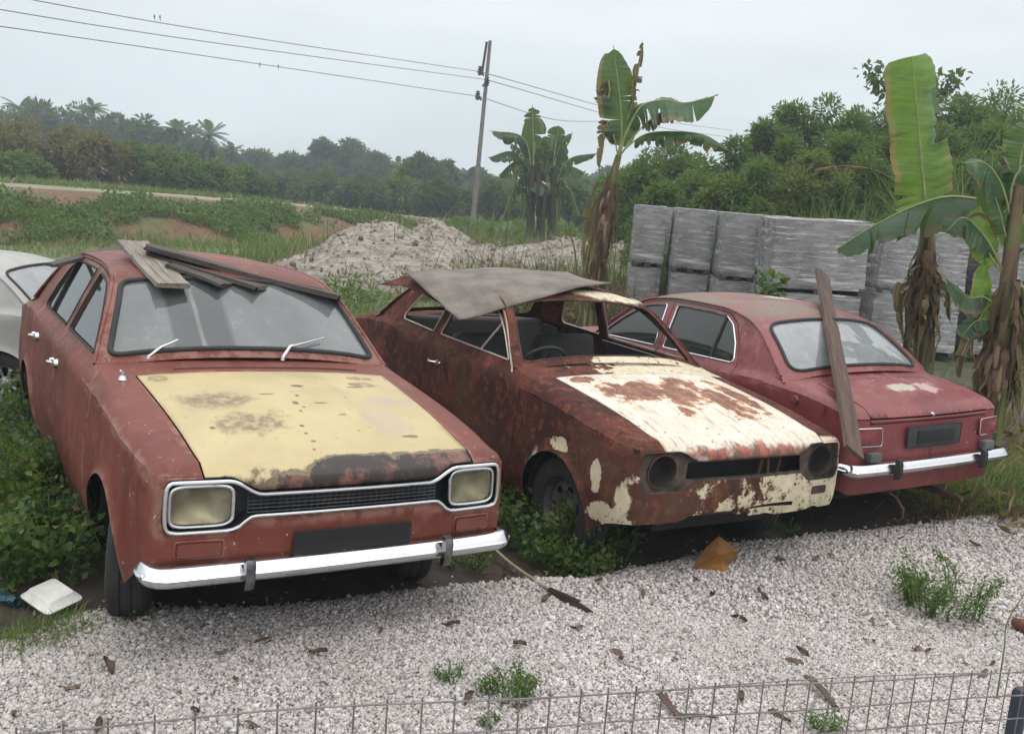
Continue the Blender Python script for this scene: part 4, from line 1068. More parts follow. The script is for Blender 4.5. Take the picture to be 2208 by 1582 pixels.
tag(place(carC, 'C'), 'weathered red four-door car seen from behind with chrome rear bumper', 'car', CARG)
carD = make_car(dict(doors=4, paint=MT['white'], hood=MT['white'], front='grille', rbumper=True, rim=MT['alloy'], wheel='spokes'))
tag(place(carD, 'D'), 'dirty white car with spoked alloy wheels, half out of frame behind red car', 'car', CARG)
# ------------------------------------------------------------------ ground
_cp = []
for _c in 'ABCD':
    for _w in ((0, .68), (0, -.68), (-2.4, .68), (-2.4, -.68)): _cp.append(loc(_c, (_w[0], _w[1], 0)))
_cp = np.array(_cp)
BT0, BT1 = np.array([-11.2, 22.9]), np.array([-5.7, 33.0])
_bd = (BT1 - BT0) / np.linalg.norm(BT1 - BT0); _bn = np.array([-_bd[1], _bd[0]])
GE = [(-400, 1460), (0, 1418), (110, 1388), (190, 1352), (300, 1352), (500, 1355), (640, 1342), (800, 1308), (1000, 1268), (1100, 1252), (1250, 1246), (1350, 1222), (1450, 1204), (1560, 1168), (1750, 1142), (1900, 1126), (2050, 1118), (2208, 1100), (2600, 1070)]
_ge = np.array([G(a, b, .05)[:2] for a, b in GE]); _ge = _ge[np.argsort(_ge[:, 0])]
def gravel_edge(x): return np.interp(x, _ge[:, 0], _ge[:, 1]) + .10 * fbm(np.asarray(x) * 2.3, 3.1, 3)
def gz(x, y):
    x = np.asarray(x, float); y = np.asarray(y, float)
    w = np.zeros(x.shape); z = np.zeros(x.shape)
    for p in _cp:
        k = np.exp(-((x - p[0]) ** 2 + (y - p[1]) ** 2) / .9); w += k; z += k * (p[2] + .012)
    z = z / (w + .12)
    z = z + .045 * sstep(.12, -.12, y - gravel_edge(x)) * sstep(14, 8, y)
    z = z + .05 * fbm(x * .5, y * .5, 4) * sstep(7, 14, y) + .007 * fbm(x * 3, y * 3, 3)
    t = (x - BT0[0]) * _bn[0] + (y - BT0[1]) * _bn[1]; a = (x - BT0[0]) * _bd[0] + (y - BT0[1]) * _bd[1]
    h = pchip(a, [-60, 0, 12, 22, 34, 60], [1.34, 1.17, 1.03, .66, .25, 0.0])
    z = z + h * sstep(-.3, 3.9, t + .7 * fbm(x * .6, y * .6, 3)) + .16 * fbm(x * .9, y * .9, 3) * sstep(-.5, 1.2, t) * sstep(3.2, 2.2, t)
    return z
def at_g(px, py):             # ground point seen at a pixel, on the uneven terrain
    z = 0.0
    for _ in range(12):
        p = G(px, py, z); z = float(gz(p[0], p[1]))
    return np.array([p[0], p[1], z])
def grid_axis(parts):
    o = []
    for a, b, h in parts: o += list(np.arange(a, b, h))
    return np.array(o + [parts[-1][1]])
GX = grid_axis([(-180, -60, 15), (-60, -20, 1.2), (-20, -6, .45), (-6, 6, .07), (6, 20, .5), (20, 60, 2), (60, 180, 15)])
GY = grid_axis([(-3, 2.2, .4), (2.2, 8, .06), (8, 14, .25), (14, 50, .45), (50, 120, 3), (120, 220, 20)])
gx, gy = np.meshgrid(GX, GY, indexing='ij'); gzz = gz(gx, gy)
V = np.stack([gx, gy, gzz], -1).reshape(-1, 3); na, nb = gx.shape
ii = (np.arange(na - 1)[:, None] * nb + np.arange(nb - 1)[None]).ravel(); Fq = np.stack([ii, ii + nb, ii + nb + 1, ii + 1], 1)
n = NT('soil_gravel_grass'); v = n.obj(); a = n.n('Attribute', attribute_name='gravel').outputs['Fac']; b_ = n.n('Attribute', attribute_name='bank').outputs['Fac']; g_ = n.n('Attribute', attribute_name='grassy').outputs['Fac']
f = n.noise(v, 1.6, 6, .65); g = n.noise(v, 9, 6, .7)
soil = n.mix(n.rng(f, .35, .65), (.022, .017, .012), (.055, .042, .030)); soil = n.mix(n.rng(g, .5, .7, 0, .5), soil, (.085, .062, .045))
vo = n.n('TexVoronoi', {'Vector': v, 'Scale': 62.0}); 
st = n.mix(n.n('SeparateColor', {0: vo.outputs['Color']}).outputs[0], (.30, .27, .25), (.60, .55, .52))
st = n.mix(n.rng(vo.outputs['Distance'], .35, .75), st, (.10, .085, .075))
grs = n.mix(n.rng(n.noise(v, 3, 5, .65), .35, .65), (.045, .070, .018), (.105, .125, .04)); grs = n.mix(n.rng(f, .55, .7, 0, .6), grs, (.16, .13, .07))
red = n.mix(n.rng(g, .35, .65), (.085, .045, .025), (.17, .085, .042))
c = n.mix(g_, soil, grs)
bk = n.math('MULTIPLY', b_, n.rng(n.noise(v, .55, 5, .6), .38, .56))
c = n.mix(bk, c, red); c = n.mix(a, c, st)
gm = n.bsdf(c, .95, 0, n.bump(n.math('ADD', n.math('MULTIPLY', vo.outputs['Distance'], n.math('MULTIPLY', a, -1.0)), g), .6, .02))
go = fastmesh('ground', V, Fq, gm, smooth=True); tag(go, kind='structure')
tt = (V[:, 0] - BT0[0]) * _bn[0] + (V[:, 1] - BT0[1]) * _bn[1]
for nm, val in (('gravel', sstep(.03, -.06, V[:, 1] - gravel_edge(V[:, 0]))), ('bank', sstep(-.9, .2, tt) * sstep(5.0, 3.0, tt)), ('grassy', sstep(12, 16, V[:, 1] + 2 * fbm(V[:, 0] * .4, V[:, 1] * .4)))):
    at = go.data.attributes.new(nm, 'FLOAT', 'POINT'); at.data.foreach_set('value', np.asarray(val, np.float32))

# road along the top of the bank
rd = []
for s_ in np.linspace(-30, 34, 90):
    row = []
    for t_, up_ in ((3.7, -.12), (4.1, .035), (4.8, .04), (5.6, .04), (6.4, .04), (7.2, .035), (7.6, -.12)):
        p = BT0 + _bd * s_ + _bn * (t_ + .25 * math.sin(s_ * .3) + .22 * float(vnoise(s_ * 1.3, t_ * 9))); row.append((p[0], p[1], float(gz(p[0], p[1])) + up_))
    rd.append(row)
tag(MB().grid(rd).obj('dirt_road', simple('pale_dirt_road', (.21, .18, .125), .95, ns=1.2)), kind='structure')

# ------------------------------------------------------------------ gravel stones
def stones(n_, xr, yr, sz):
    x = rng.uniform(*xr, n_); y = rng.uniform(*yr, n_); k = (y < gravel_edge(x) + rng.exponential(.035, n_) - .02); x, y = x[k], y[k]
    k = np.abs(x) < y * .62 + .3; x, y = x[k], y[k]; m = len(x)
    base = np.array([[a, b, c] for a in (-1, 1) for b in (-1, 1) for c in (-1, 1)], float) / 1.5
    q = np.array([(0, 1, 3, 2), (4, 6, 7, 5), (0, 4, 5, 1), (2, 3, 7, 6), (0, 2, 6, 4), (1, 5, 7, 3)])
    B = base[None] + rng.uniform(-.32, .32, (m, 8, 3))
    s3 = (sz * rng.lognormal(0, .30, (m, 1, 1))) * rng.uniform(.55, 1.2, (m, 1, 3)); B = B * s3
    a, b, c = rng.uniform(0, 6.28, (3, m)); ca, sa, cb, sb, cc, sc_ = np.cos(a), np.sin(a), np.cos(b), np.sin(b), np.cos(c), np.sin(c)
    Rm = np.empty((m, 3, 3)); Rm[:, 0] = np.stack([ca * cb, ca * sb * sc_ - sa * cc, ca * sb * cc + sa * sc_], 1); Rm[:, 1] = np.stack([sa * cb, sa * sb * sc_ + ca * cc, sa * sb * cc - ca * sc_], 1); Rm[:, 2] = np.stack([-sb, cb * sc_, cb * cc], 1)
    B = np.einsum('mij,mkj->mki', Rm, B); z = gz(x, y) + sz * rng.uniform(.0, .75, m)
    B += np.stack([x, y, z], 1)[:, None]
    F = (q[None] + (np.arange(m) * 8)[:, None, None]).reshape(-1, 4)
    return B.reshape(-1, 3), F, np.repeat(rng.random(m), 6)
n = NT('pinkish_white_gravel'); a = n.n('Attribute', attribute_name='var').outputs['Fac']
r_ = n.n('ValToRGB', {0: a}); el = r_.color_ramp.elements; el[0].position = 0; el[0].color = (.13, .12, .115, 1); el[1].position = 1; el[1].color = (.64, .62, .60, 1)
for p_, c_ in ((.08, (.20, .185, .18)), (.2, (.34, .315, .31)), (.4, (.49, .45, .435)), (.55, (.54, .46, .44)), (.7, (.39, .395, .40)), (.85, (.57, .53, .515))):
    e = el.new(p_); e.color = (*c_, 1)
c = n.mix(n.rng(n.noise(n.obj(), 60, 3), .4, .7, 0, .35), r_.outputs[0], (.46, .38, .35))
c = n.mix(n.rng(n.noise(n.obj(), 1.1, 5, .65), .42, .68, 0, .50), c, (.30, .275, .25)); c = n.mix(n.rng(n.noise(n.obj(), .6, 3), .5, .7, 0, .25), c, (.52, .44, .40))
grm = n.bsdf(c, .85)
P1 = stones(175000, (-2.7, 2.7), (2.35, 4.3), .0066); P2 = stones(115000, (-3.6, 4.2), (4.3, 7.2), .0086)
V = np.vstack([P1[0], P2[0]]); Fq = np.vstack([P1[1], P2[1] + len(P1[0])])
tag(fastmesh('gravel', V, Fq, grm, var=np.concatenate([P1[2], P2[2]])), 'pinkish white crushed gravel covering the foreground', 'gravel', kind='stuff')

# ------------------------------------------------------------------ plants
def leafcloud(c, sz, asp=.45, up=.3, fold=.25, dirs=None, r=rng):
    """one bent four-cornered leaf per point"""
    c = np.asarray(c, float); m = len(c)
    d = r.normal(size=(m, 3)) if dirs is None else np.asarray(dirs, float) + r.normal(size=(m, 3)) * .45
    d[:, 2] += up * (dirs is None); d /= np.linalg.norm(d, axis=1, keepdims=True)
    nrm = r.normal(size=(m, 3)) * .7 + np.array([0, 0, 1.0]); s_ = np.cross(d, nrm); s_ /= np.maximum(np.linalg.norm(s_, axis=1, keepdims=True), 1e-6); nn = np.cross(s_, d)
    L = (np.asarray(sz) * r.uniform(.65, 1.35, m))[:, None]; w = L * asp * .5
    V = np.stack([c, c + d * L * .45 + s_ * w + nn * w * fold * 2, c + d * L - nn * w * fold, c + d * L * .45 - s_ * w + nn * w * fold * 2], 1)
    return V.reshape(-1, 3), np.arange(m * 4).reshape(m, 4), r.random(m)
def blades(c, h, w, lean=.35, seg=3, r=rng, dirs=None, curl=1.6):
    """grass blades: strips of quads that bend over"""
    c = np.asarray(c, float); m = len(c); az = r.uniform(0, 2 * math.pi, m) if dirs is None else dirs + r.normal(size=m) * .5
    h = np.asarray(h) * r.uniform(.6, 1.25, m); ln = lean * r.uniform(.2, 1.6, m); dx = np.stack([np.cos(az), np.sin(az), 0 * az], 1); sd = np.stack([-np.sin(az + .6), np.cos(az + .6), 0 * az], 1)
    rows = []
    for k in range(seg + 1):
        t = k / seg; ww = w * (1 - t) ** .7 * .5 + w * .04
        p = c + dx * (h * ln * t ** curl)[:, None] + np.array([0, 0, 1.0]) * (h * (t - .38 * ln * t * t))[:, None]
        rows += [p - sd * np.asarray(ww).reshape(-1, 1), p + sd * np.asarray(ww).reshape(-1, 1)]
    V = np.stack(rows, 1).reshape(-1, 3); n2 = 2 * (seg + 1); b = (np.arange(m) * n2)[:, None]
    F = np.concatenate([np.stack([b[:, 0] + 2 * k, b[:, 0] + 2 * k + 1, b[:, 0] + 2 * k + 3, b[:, 0] + 2 * k + 2], 1) for k in range(seg)])
    return V, F, np.tile(r.random(m), seg)
def merge(L):
    o = 0; V, F, A = [], [], []
    for v_, f_, a_ in L: V.append(v_); F.append(f_ + o); A.append(a_); o += len(v_)
    return np.vstack(V), np.vstack(F), np.concatenate(A)

MT['leaf'] = leafmat('weed_leaves', (.020, .052, .012), (.075, .135, .030), (.16, .12, .05), .06)
MT['leafdk'] = leafmat('dark_tree_leaves', (.016, .046, .014), (.050, .105, .030), (.08, .07, .035), .04)
MT['leaffar'] = leafmat('distant_tree_leaves', (.012, .034, .020), (.030, .066, .034), (.09, .08, .05), .06)
MT['leafmid'] = leafmat('bush_leaves', (.028, .075, .016), (.095, .18, .042), (.20, .17, .08), .05)
MT['leafyel'] = leafmat('yellow_green_leaves', (.05, .085, .015), (.15, .19, .05), (.25, .20, .09), .10)
MT['leafbrown'] = leafmat('brownish_scrub_leaves', (.080, .060, .032), (.17, .125, .065), (.19, .12, .07), .3)
MT['grass'] = leafmat('green_grass_blades', (.035, .075, .015), (.12, .18, .045), (.27, .22, .11), .16)
MT['dry'] = leafmat('dry_brown_stalks', (.045, .028, .018), (.16, .105, .065), (.24, .18, .11), .2, .8, .15)
MT['reed'] = leafmat('green_reeds', (.030, .075, .018), (.085, .155, .042), (.22, .19, .10), .06)
MT['bark'] = simple('grey_brown_bark', (.07, .055, .04), .9, var=.4, ns=6, bump=.5)

def tree(name, base, height, rad, nc, per, lsz, mat, label, cat='tree', group=None, trunk=True, seed=0, flat=.8, low=.35, asp=.5):
    """trunk with limbs that reach leaf clumps; ragged crown with gaps"""
    r = np.random.default_rng(seed + 11); base = np.asarray(base, float)
    root = empty(name, base); tag(root, label, cat, group)
    cl = []
    for k in range(nc):
        d = r.normal(size=3); d /= np.linalg.norm(d); q = r.uniform(.55, 1.0)
        cz = height * (low + (1 - low) / 2); hz = height * (1 - low) / 2
        cl.append(np.array([d[0] * rad * q, d[1] * rad * q, cz + d[2] * hz * q * .95]))
    cl = np.array(cl); cl[0] = (0, 0, height * .93)
    if trunk:
        b = MB(); h1 = height * (low + .15); wob = r.normal(size=(5, 2)) * rad * .05
        tp = spline([(wob[i][0], wob[i][1], h1 * t - (.5 if t == 0 else 0)) for i, t in enumerate((0, .3, .6, .8, 1))], 8); b.tube(tp, np.linspace(height * .022 + .01, height * .010, 8), 7)
        for q in cl[:min(nc, 12)]:
            s0 = tp[r.integers(3, 8)]; mid = (s0 + q) / 2 + np.array([0, 0, height * .03]); b.tube(spline([s0, mid, q], 6), np.linspace(height * .008, height * .002, 6), 5)
        b.obj('trunk', MT['bark'], root)
    pts, szs, dr = [], [], []
    for q in cl:
        cr_ = rad * r.uniform(.26, .5); k = int(per * r.uniform(.6, 1.4)); g = r.normal(size=(k, 3)); g /= np.linalg.norm(g, axis=1, keepdims=True)
        rr = cr_ * r.uniform(.35, 1.08, (k, 1)); pp = q + g * rr * np.array([1, 1, flat]); pts.append(pp); dr.append(g + np.array([0, 0, -.15]))
    pts = np.vstack(pts); dr = np.vstack(dr); ok = pts[:, 2] > .02; pts, dr = pts[ok], dr[ok]
    Vv, Ff, aa = leafcloud(pts, lsz, asp, dirs=dr, r=r)
    fastmesh('crown', Vv, Ff, mat, root, var=aa)
    return root

def palm(base, height, mat, label, group, seed=0, fr=16, L=2.2, lean=.4):
    r = np.random.default_rng(seed); root = empty('palm_tree', base); tag(root, label, 'palm', group)
    b = MB(); tpz = spline([(0, 0, -.5), (lean * .3, 0, height * .4), (lean, 0, height)], 9); b.tube(tpz, np.linspace(.19, .12, 9), 7); b.obj('trunk', MT['bark'], root)
    parts = []
    for k in range(fr):
        az = k * 2.4 + r.uniform(-.2, .2); el = r.uniform(-.3, 1.2); t = np.linspace(0, 1, 26)
        hx = L * t * math.cos(el) ** .5 if el < 1 else L * t * .5; x = hx * math.cos(az) + lean; y = hx * math.sin(az); z = height + L * (t * math.sin(el) - .50 * t * t * (1.1 - .4 * math.sin(el)))
        c = np.stack([x, y, z], 1); tg = np.gradient(c, axis=0); tg /= np.linalg.norm(tg, axis=1, keepdims=True); sd = np.cross(tg, (0, 0, 1.0)); sd /= np.maximum(np.linalg.norm(sd, axis=1, keepdims=True), 1e-6)
        ll = L * .19 * np.sin(np.clip(t * 1.05 + .08, 0, 1) * math.pi) ** .6
        for s_ in (1, -1):
            d = sd * s_ + tg * .5 + np.array([0, 0, -.45]); d /= np.linalg.norm(d, axis=1, keepdims=True); w = tg * .045
            q = np.stack([c - w, c + w, c + d * ll[:, None] + w * .3, c + d * ll[:, None] - w * .3], 1)
            parts.append((q.reshape(-1, 3), np.arange(len(c) * 4).reshape(-1, 4), np.full(len(c), r.random())))
    Vv, Ff, aa = merge(parts); fastmesh('fronds', Vv, Ff, mat, root, var=aa)
    return root

def weed(base, rad, h, n_, lsz, mat, label, cat='weed', group=None, seed=0, asp=.6, stems=9, name='weed', flower=False):
    r = np.random.default_rng(seed + 5); root = empty(name, base); tag(root, label, cat, group)
    b = MB(); pts = []
    for k in range(stems):
        a = r.uniform(0, 6.28); q = rad * math.sqrt(r.random()) * .6; o = rad * r.uniform(.55, 1.0); hh = h * r.uniform(.5, 1.0)
        p = spline([(q * math.cos(a), q * math.sin(a), -.02), ((q + o) / 2 * math.cos(a), (q + o) / 2 * math.sin(a), hh * .6), (o * math.cos(a + .3), o * math.sin(a + .3), hh)], 12)
        b.tube(p, np.linspace(.0035, .0012, 12) * (1 + h), 4); m = max(4, n_ // stems); t = r.uniform(.12, 1, m) ** .8; i = np.clip((t * 11).astype(int), 0, 11)
        pts.append(p[i] + r.normal(size=(m, 3)) * np.array([1, 1, .7]) * lsz * 1.1)
    b.obj('stems', MT['stem'], root); pts = np.vstack(pts); pts[:, 2] = np.maximum(pts[:, 2], .008)
    Vv, Ff, aa = leafcloud(pts, lsz, asp, r=r); fastmesh('leaves', Vv, Ff, mat, root, var=aa)
    return root
MT['stem'] = simple('green_stems', (.07, .10, .035), .7)
MT['fadedgreen'] = leafmat('banana_leaf_far', (.022, .055, .022), (.05, .095, .035), (.16, .12, .07), .05)

MT['bdrk'] = leafmat('dark_dead_sheaths', (.02, .018, .012), (.07, .055, .035), None, .1, .9, .1)
# ---- banana plants
def bananamat(name, a, b, edge):
    n = NT(name); v = n.obj(); at = n.n('Attribute', attribute_name='var').outputs['Fac']
    c = n.mix(n.rng(n.noise(v, 3.5, 5), .35, .65), a, b)
    vein = n.noise(n.n('Mapping', {'Vector': v, 'Scale': (2.0, 2.0, 42.0)}).outputs[0], 1.0, 3)
    c = n.mix(n.rng(vein, .42, .62, 0, .35), c, tuple(q * 1.5 for q in b))
    c = n.mix(n.rng(n.math('ADD', at, n.math('MULTIPLY', n.noise(v, 9, 5), .5)), 1.08, 1.25), c, edge)
    p = n.n('BsdfPrincipled', {'Base Color': c, 'Roughness': .38, 'Normal': n.bump(vein, .3, .004)}); t = n.n('BsdfTranslucent', {'Color': n.mix(.4, c, (.35, .5, .05))})
    m = n.n('MixShader', {0: .42, 1: p.outputs[0], 2: t.outputs[0]}); n.t.links.new(m.outputs[0], n.out.inputs[0]); return n.m
MT['bgreen'] = bananamat('banana_leaf_green', (.022, .066, .024), (.045, .108, .038), (.22, .15, .07))
MT['bbright'] = bananamat('banana_leaf_bright', (.075, .16, .022), (.13, .24, .035), (.28, .20, .08))
MT['bdark'] = bananamat('banana_leaf_dark', (.014, .045, .018), (.028, .075, .028), (.12, .09, .05))
MT['bdry'] = leafmat('dried_banana_leaf', (.045, .028, .018), (.17, .105, .062), (.26, .19, .12), .2, .85, .3)
n = NT('banana_stem'); v = n.obj(); st_ = n.noise(n.n('Mapping', {'Vector': v, 'Scale': (14., 14., 1.2)}).outputs[0], 1.2, 5, .6)
MT['bstem'] = n.bsdf(n.mix(n.rng(n.noise(v, 2.2, 4), .45, .6), n.mix(n.rng(st_, .4, .6), (.035, .042, .014), (.11, .12, .035)), n.mix(n.rng(st_, .4, .6), (.035, .022, .014), (.12, .07, .04))), .7, 0, n.bump(st_, .5, .01))
def banana_leaf(rib, width, mat, parent, normal=(0, -1, 0), tears=6, droop=.35, dj=.25, shape='leaf', seed=0, ribmat=None, start=.0, uneven=(1, 1), name='leaf'):
    """midrib plus blades cut into strips that hang by their own amounts"""
    r = np.random.default_rng(seed); n_ = 60; c = spline(rib, n_); tg = np.gradient(c, axis=0); tg /= np.linalg.norm(tg, axis=1, keepdims=True); N = np.asarray(normal, float)
    root_b = MB(); k0 = int(start * n_)
    o_rib = MB(); o_rib.tube(c, np.linspace(.022, .004, n_) * (width / .5) * .8, 6)
    parts = []
    for si, s_ in enumerate((1, -1)):
        cuts = sorted(set([k0, n_ - 1] + list(r.integers(k0 + 2, n_ - 2, tears)))); 
        for a, b in zip(cuts[:-1], cuts[1:]):
            if b - a < 1: continue
            dr = droop + r.normal() * dj; ws = r.uniform(.75, 1.05) if tears > 8 else 1.0
            js = np.arange(a, b + 1); t = (js - k0) / (n_ - 1 - k0)
            prof = (np.sin(np.clip(t * 1.0 + .04, 0, 1) * math.pi) ** .45 if shape == 'leaf' else np.minimum(1, t * 6 + .15) * np.clip((1.06 - t) * 9, 0, 1) ** .5)
            w = width * .5 * prof * ws * uneven[si]
            if tears > 8: w = w * (1 - .18 * np.abs(np.linspace(-1, 1, len(js))) ** 2)
            sd = np.cross(tg[js], N) * s_; sd /= np.maximum(np.linalg.norm(sd, axis=1, keepdims=True), 1e-6); nn = np.cross(tg[js], sd) * s_; rows = []
            shr = tg[js] * r.normal() * .12
            for u in np.linspace(0, 1, 6):
                an = dr * (0.35 + .9 * u)
                dn = np.array([0, 0, -1.0]) * np.sin(np.clip(an, -.6, 1.5)) if abs(tg[js, 2].mean()) < .75 else -N * math.sin(an)
                rows.append(c[js] + (sd * math.cos(min(an, 1.5)) + dn + shr * u) * (w * u)[:, None] + np.array(N) * ((.010 * np.sin(js * 1.9 + si) + .022 * np.sin(js * .43 + seed)) * u * min(1, width * 2.2))[:, None])
            Gd = np.stack(rows, 1); m1, m2 = Gd.shape[:2]; i0 = (np.arange(m1 - 1)[:, None] * m2 + np.arange(m2 - 1)[None]).ravel()
            parts.append((Gd.reshape(-1, 3), np.stack([i0, i0 + m2, i0 + m2 + 1, i0 + 1], 1), np.clip(np.tile(np.linspace(.1, .9, m2 - 1), m1 - 1) + r.normal() * .12, 0, 1)))
    Vv, Ff, aa = merge(parts); lf = fastmesh(name, Vv, Ff, mat, parent, var=aa, smooth=True)
    o_rib.obj('midrib', ribmat or MT['ribm'], lf)
    return lf
MT['ribm'] = simple('banana_midrib', (.20, .23, .08), .5)
def rel(pts, base): return [np.asarray(p) - base for p in pts]
def hang_strips(parent, c0, c1, n_, L, rad, seed, name='dry_sheath', mat='bdry', w=.035):
    r = np.random.default_rng(seed); t = r.random(n_); p = np.asarray(c0) + (np.asarray(c1) - np.asarray(c0)) * t[:, None]; az = r.uniform(0, 6.28, n_)
    out = np.stack([np.cos(az), np.sin(az), 0 * az], 1); p = p + out * rad; sd = np.stack([-np.sin(az), np.cos(az), 0 * az], 1); rows = []
    ll = L * r.uniform(.4, 1.2, n_); wj = r.normal(size=(n_, 5)) * .03
    for k in range(6):
        u = k / 5; q = p + out * (.05 * math.sin(u * 3) + (wj[:, k - 1:k] * u if k else 0)) + np.array([0, 0, -1]) * (ll * u)[:, None]; ww = w * (1.1 - u * .8) * r.uniform(.5, 1.3, (n_, 1)); rows += [q - sd * ww, q + sd * ww]
    V_ = np.stack(rows, 1).reshape(-1, 3); b = np.arange(n_) * 12; F_ = np.concatenate([np.stack([b + 2 * k, b + 2 * k + 1, b + 2 * k + 3, b + 2 * k + 2], 1) for k in range(5)])
    return fastmesh(name, V_, F_, MT[mat], parent, var=np.tile(r.random(n_), 5))

# the tall banana in the middle
Y0 = 12.6; base = P(1272, 640, Y0); base[2] = 0
bp = empty('banana_plant', base); tag(bp, 'tall solitary banana plant with torn half-dried leaves and shaggy brown trunk', 'banana plant')
q = lambda x, y, dy=0: P(x, y, Y0 + dy)
stem = rel([base + (0, 0, -.1), q(1283, 560), q(1303, 450), q(1322, 380), q(1334, 335)], base)
MB().tube(spline(stem, 20), np.linspace(.10, .04, 20), 12).obj('trunk', MT['bstem'], bp)
hang_strips(bp, stem[3], stem[1] * .5 + np.array([0, 0, .25]), 170, .70, .075, 3, w=.03)
banana_leaf(rel([q(1334, 335), q(1340, 290), q(1338, 230), q(1330, 160), q(1322, 98)], base), .55, MT['bgreen'], bp, (0.1, -1, 0), 3, .12, .1, 'leaf', 1, start=.12, uneven=(.85, 1.05))
banana_leaf(rel([q(1336, 330), q(1345, 300), q(1362, 262), q(1385, 228), q(1430, 216), q(1480, 222), q(1548, 206)], base), .62, MT['bgreen'], bp, (.1, -.55, .83), 7, .55, .2, 'leaf', 2, start=.30)
banana_leaf(rel([q(1336, 338), q(1352, 318), q(1392, 290), q(1450, 284), q(1520, 292), q(1580, 330)], base), .42, MT['bdry2'] if 'bdry2' in MT else MT['bgreen'], bp, (.0, -.3, .95), 22, 1.15, .25, 'leaf', 3, start=.30)
banana_leaf(rel([q(1336, 338), q(1362, 300), q(1398, 262), q(1440, 236), q(1475, 240)], base), .40, MT['bdry'], bp, (.0, -.2, .95), 18, 1.3, .3, 'leaf', 4, start=.45)
banana_leaf(rel([q(1332, 335), q(1325, 300), q(1312, 262), q(1302, 300), q(1292, 372)], base), .28, MT['bdry'], bp, (.4, -.7, .3), 14, .9, .5, 'leaf', 5, start=.2)
banana_leaf(rel([q(1352, 260), q(1362, 225), q(1372, 180), q(1380, 130), q(1386, 85)], base), .16, MT['bdry'], bp, (.1, -1, 0), 12, .7, .7, 'leaf', 6, start=.1)
banana_leaf(rel([q(1312, 175), q(1314, 200), q(1306, 222), q(1300, 240)], base), .40, MT['bdry'], bp, (.1, -1, .1), 10, .5, .5, 'leaf', 7)
banana_leaf(rel([q(1318, 400), q(1300, 430), q(1285, 500), q(1262, 590)], base), .22, MT['bdry'], bp, (.4, -.9, .1), 8, .6, .5, 'leaf', 8)
banana_leaf(rel([q(1322, 390), q(1290, 400), q(1268, 470), q(1256, 600)], base), .16, MT['bdry'], bp, (.4, -.9, .1), 8, .6, .5, 'leaf', 9)

# the banana plant behind the red car's boot
Y1 = 8.3; base = P(1988, 800, Y1); base[2] = 0
bq = empty('banana_plant', base); tag(bq, 'banana plant with one huge upright leaf right of the planked car', 'banana plant')
q = lambda x, y, dy=0: P(x, y, Y1 + dy)
MB().tube(spline(rel([base + (0, 0, -.1), q(1990, 790), q(1992, 690), q(1998, 600), q(2000, 500), q(1996, 440)], base), 20), np.linspace(.105, .05, 20), 12).obj('trunk', MT['bstem'], bq)
hang_strips(bq, q(1998, 540) - base, q(1994, 640) - base, 46, .32, .08, 5, w=.03)
hang_strips(bq, q(1999, 560) - base, q(1992, 700) - base, 60, .4, .09, 19, w=.024)
banana_leaf(rel([q(1996, 470), q(1994, 420), q(1985, 330), q(1975, 220), q(1966, 122)], base), .49, MT['bbright'], bq, (.12, -1, 0), 5, .38, .16, 'blunt', 11, start=.06, uneven=(1.15, .95))
banana_leaf(rel([q(2000, 480, .1), q(2012, 400, .15), q(2010, 300, .2), q(2000, 200, .2), q(1995, 140, .2)], base), .34, MT['bgreen'], bq, (.7, -.7, 0), 5, .2, .15, 'blunt', 12, start=.06)
banana_leaf(rel([q(2160, 445, -.7), q(2120, 432, -.6), q(2040, 425, -.4), q(1960, 450, -.2), q(1880, 490, 0), q(1790, 545, .1)], base), .60, MT['bdark'], bq, (.0, -.45, .9), 5, .45, .2, 'leaf', 13, start=.12)
banana_leaf(rel([q(1992, 470), q(1950, 410), q(1900, 372), q(1840, 358), q(1770, 362), q(1752, 380)], base), .07, MT['bdry'], bq, (.0, -.4, .9), 24, 1.3, .3, 'leaf', 14, start=.5)
for k, (x0, y0, x1, y1) in enumerate(((1985, 600, 1935, 680), (2010, 590, 2050, 700), (1975, 610, 1950, 740), (2020, 610, 2090, 690))):
    banana_leaf(rel([q(x0, y0), q((x0 + x1) / 2 + (15 if x1 > x0 else -15), (y0 + y1) / 2 - 25), q(x1, y1)], base), .14, MT['bdry'], bq, (.3, -.9, .3), 7, 1.0, .5, 'leaf', 20 + k)

# the banana at the right edge
Y2 = 7.4; base = P(2150, 860, Y2); base[2] = 0
br = empty('banana_plant', base); tag(br, 'green and yellow banana stem with young leaves at the right edge of the frame', 'banana plant')
q = lambda x, y, dy=0: P(x, y, Y2 + dy)
MB().tube(spline(rel([base + (0, 0, -.1), q(2152, 840), q(2160, 740), q(2172, 620), q(2185, 500), q(2196, 400)], base), 20), np.linspace(.085, .045, 20), 12).obj('trunk', MT['bstem'], br)
hang_strips(br, q(2165, 720) - base, q(2152, 830) - base, 50, .35, .085, 8, w=.03)
banana_leaf(rel([q(2188, 480), q(2180, 430), q(2190, 380), q(2220, 350), q(2270, 360)], base), .42, MT['bgreen'], br, (-.5, -.7, .5), 3, .5, .1, 'leaf', 31, start=.2)
banana_leaf(rel([q(2170, 600), q(2140, 560), q(2118, 500), q(2112, 440)], base), .26, MT['bbright'], br, (.2, -1, 0), 2, .3, .1, 'leaf', 32, start=.25)
banana_leaf(rel([q(2160, 720), q(2130, 680), q(2118, 630), q(2122, 560)], base), .20, MT['bbright'], br, (.2, -1, 0), 1, .2, .1, 'leaf', 33, start=.2)
banana_leaf(rel([q(2196, 420), q(2150, 470), q(2100, 460), q(2040, 520)], base), .05, MT['bdry'], br, (0, -.5, .8), 12, 1.2, .3, 'leaf', 35, start=.3)
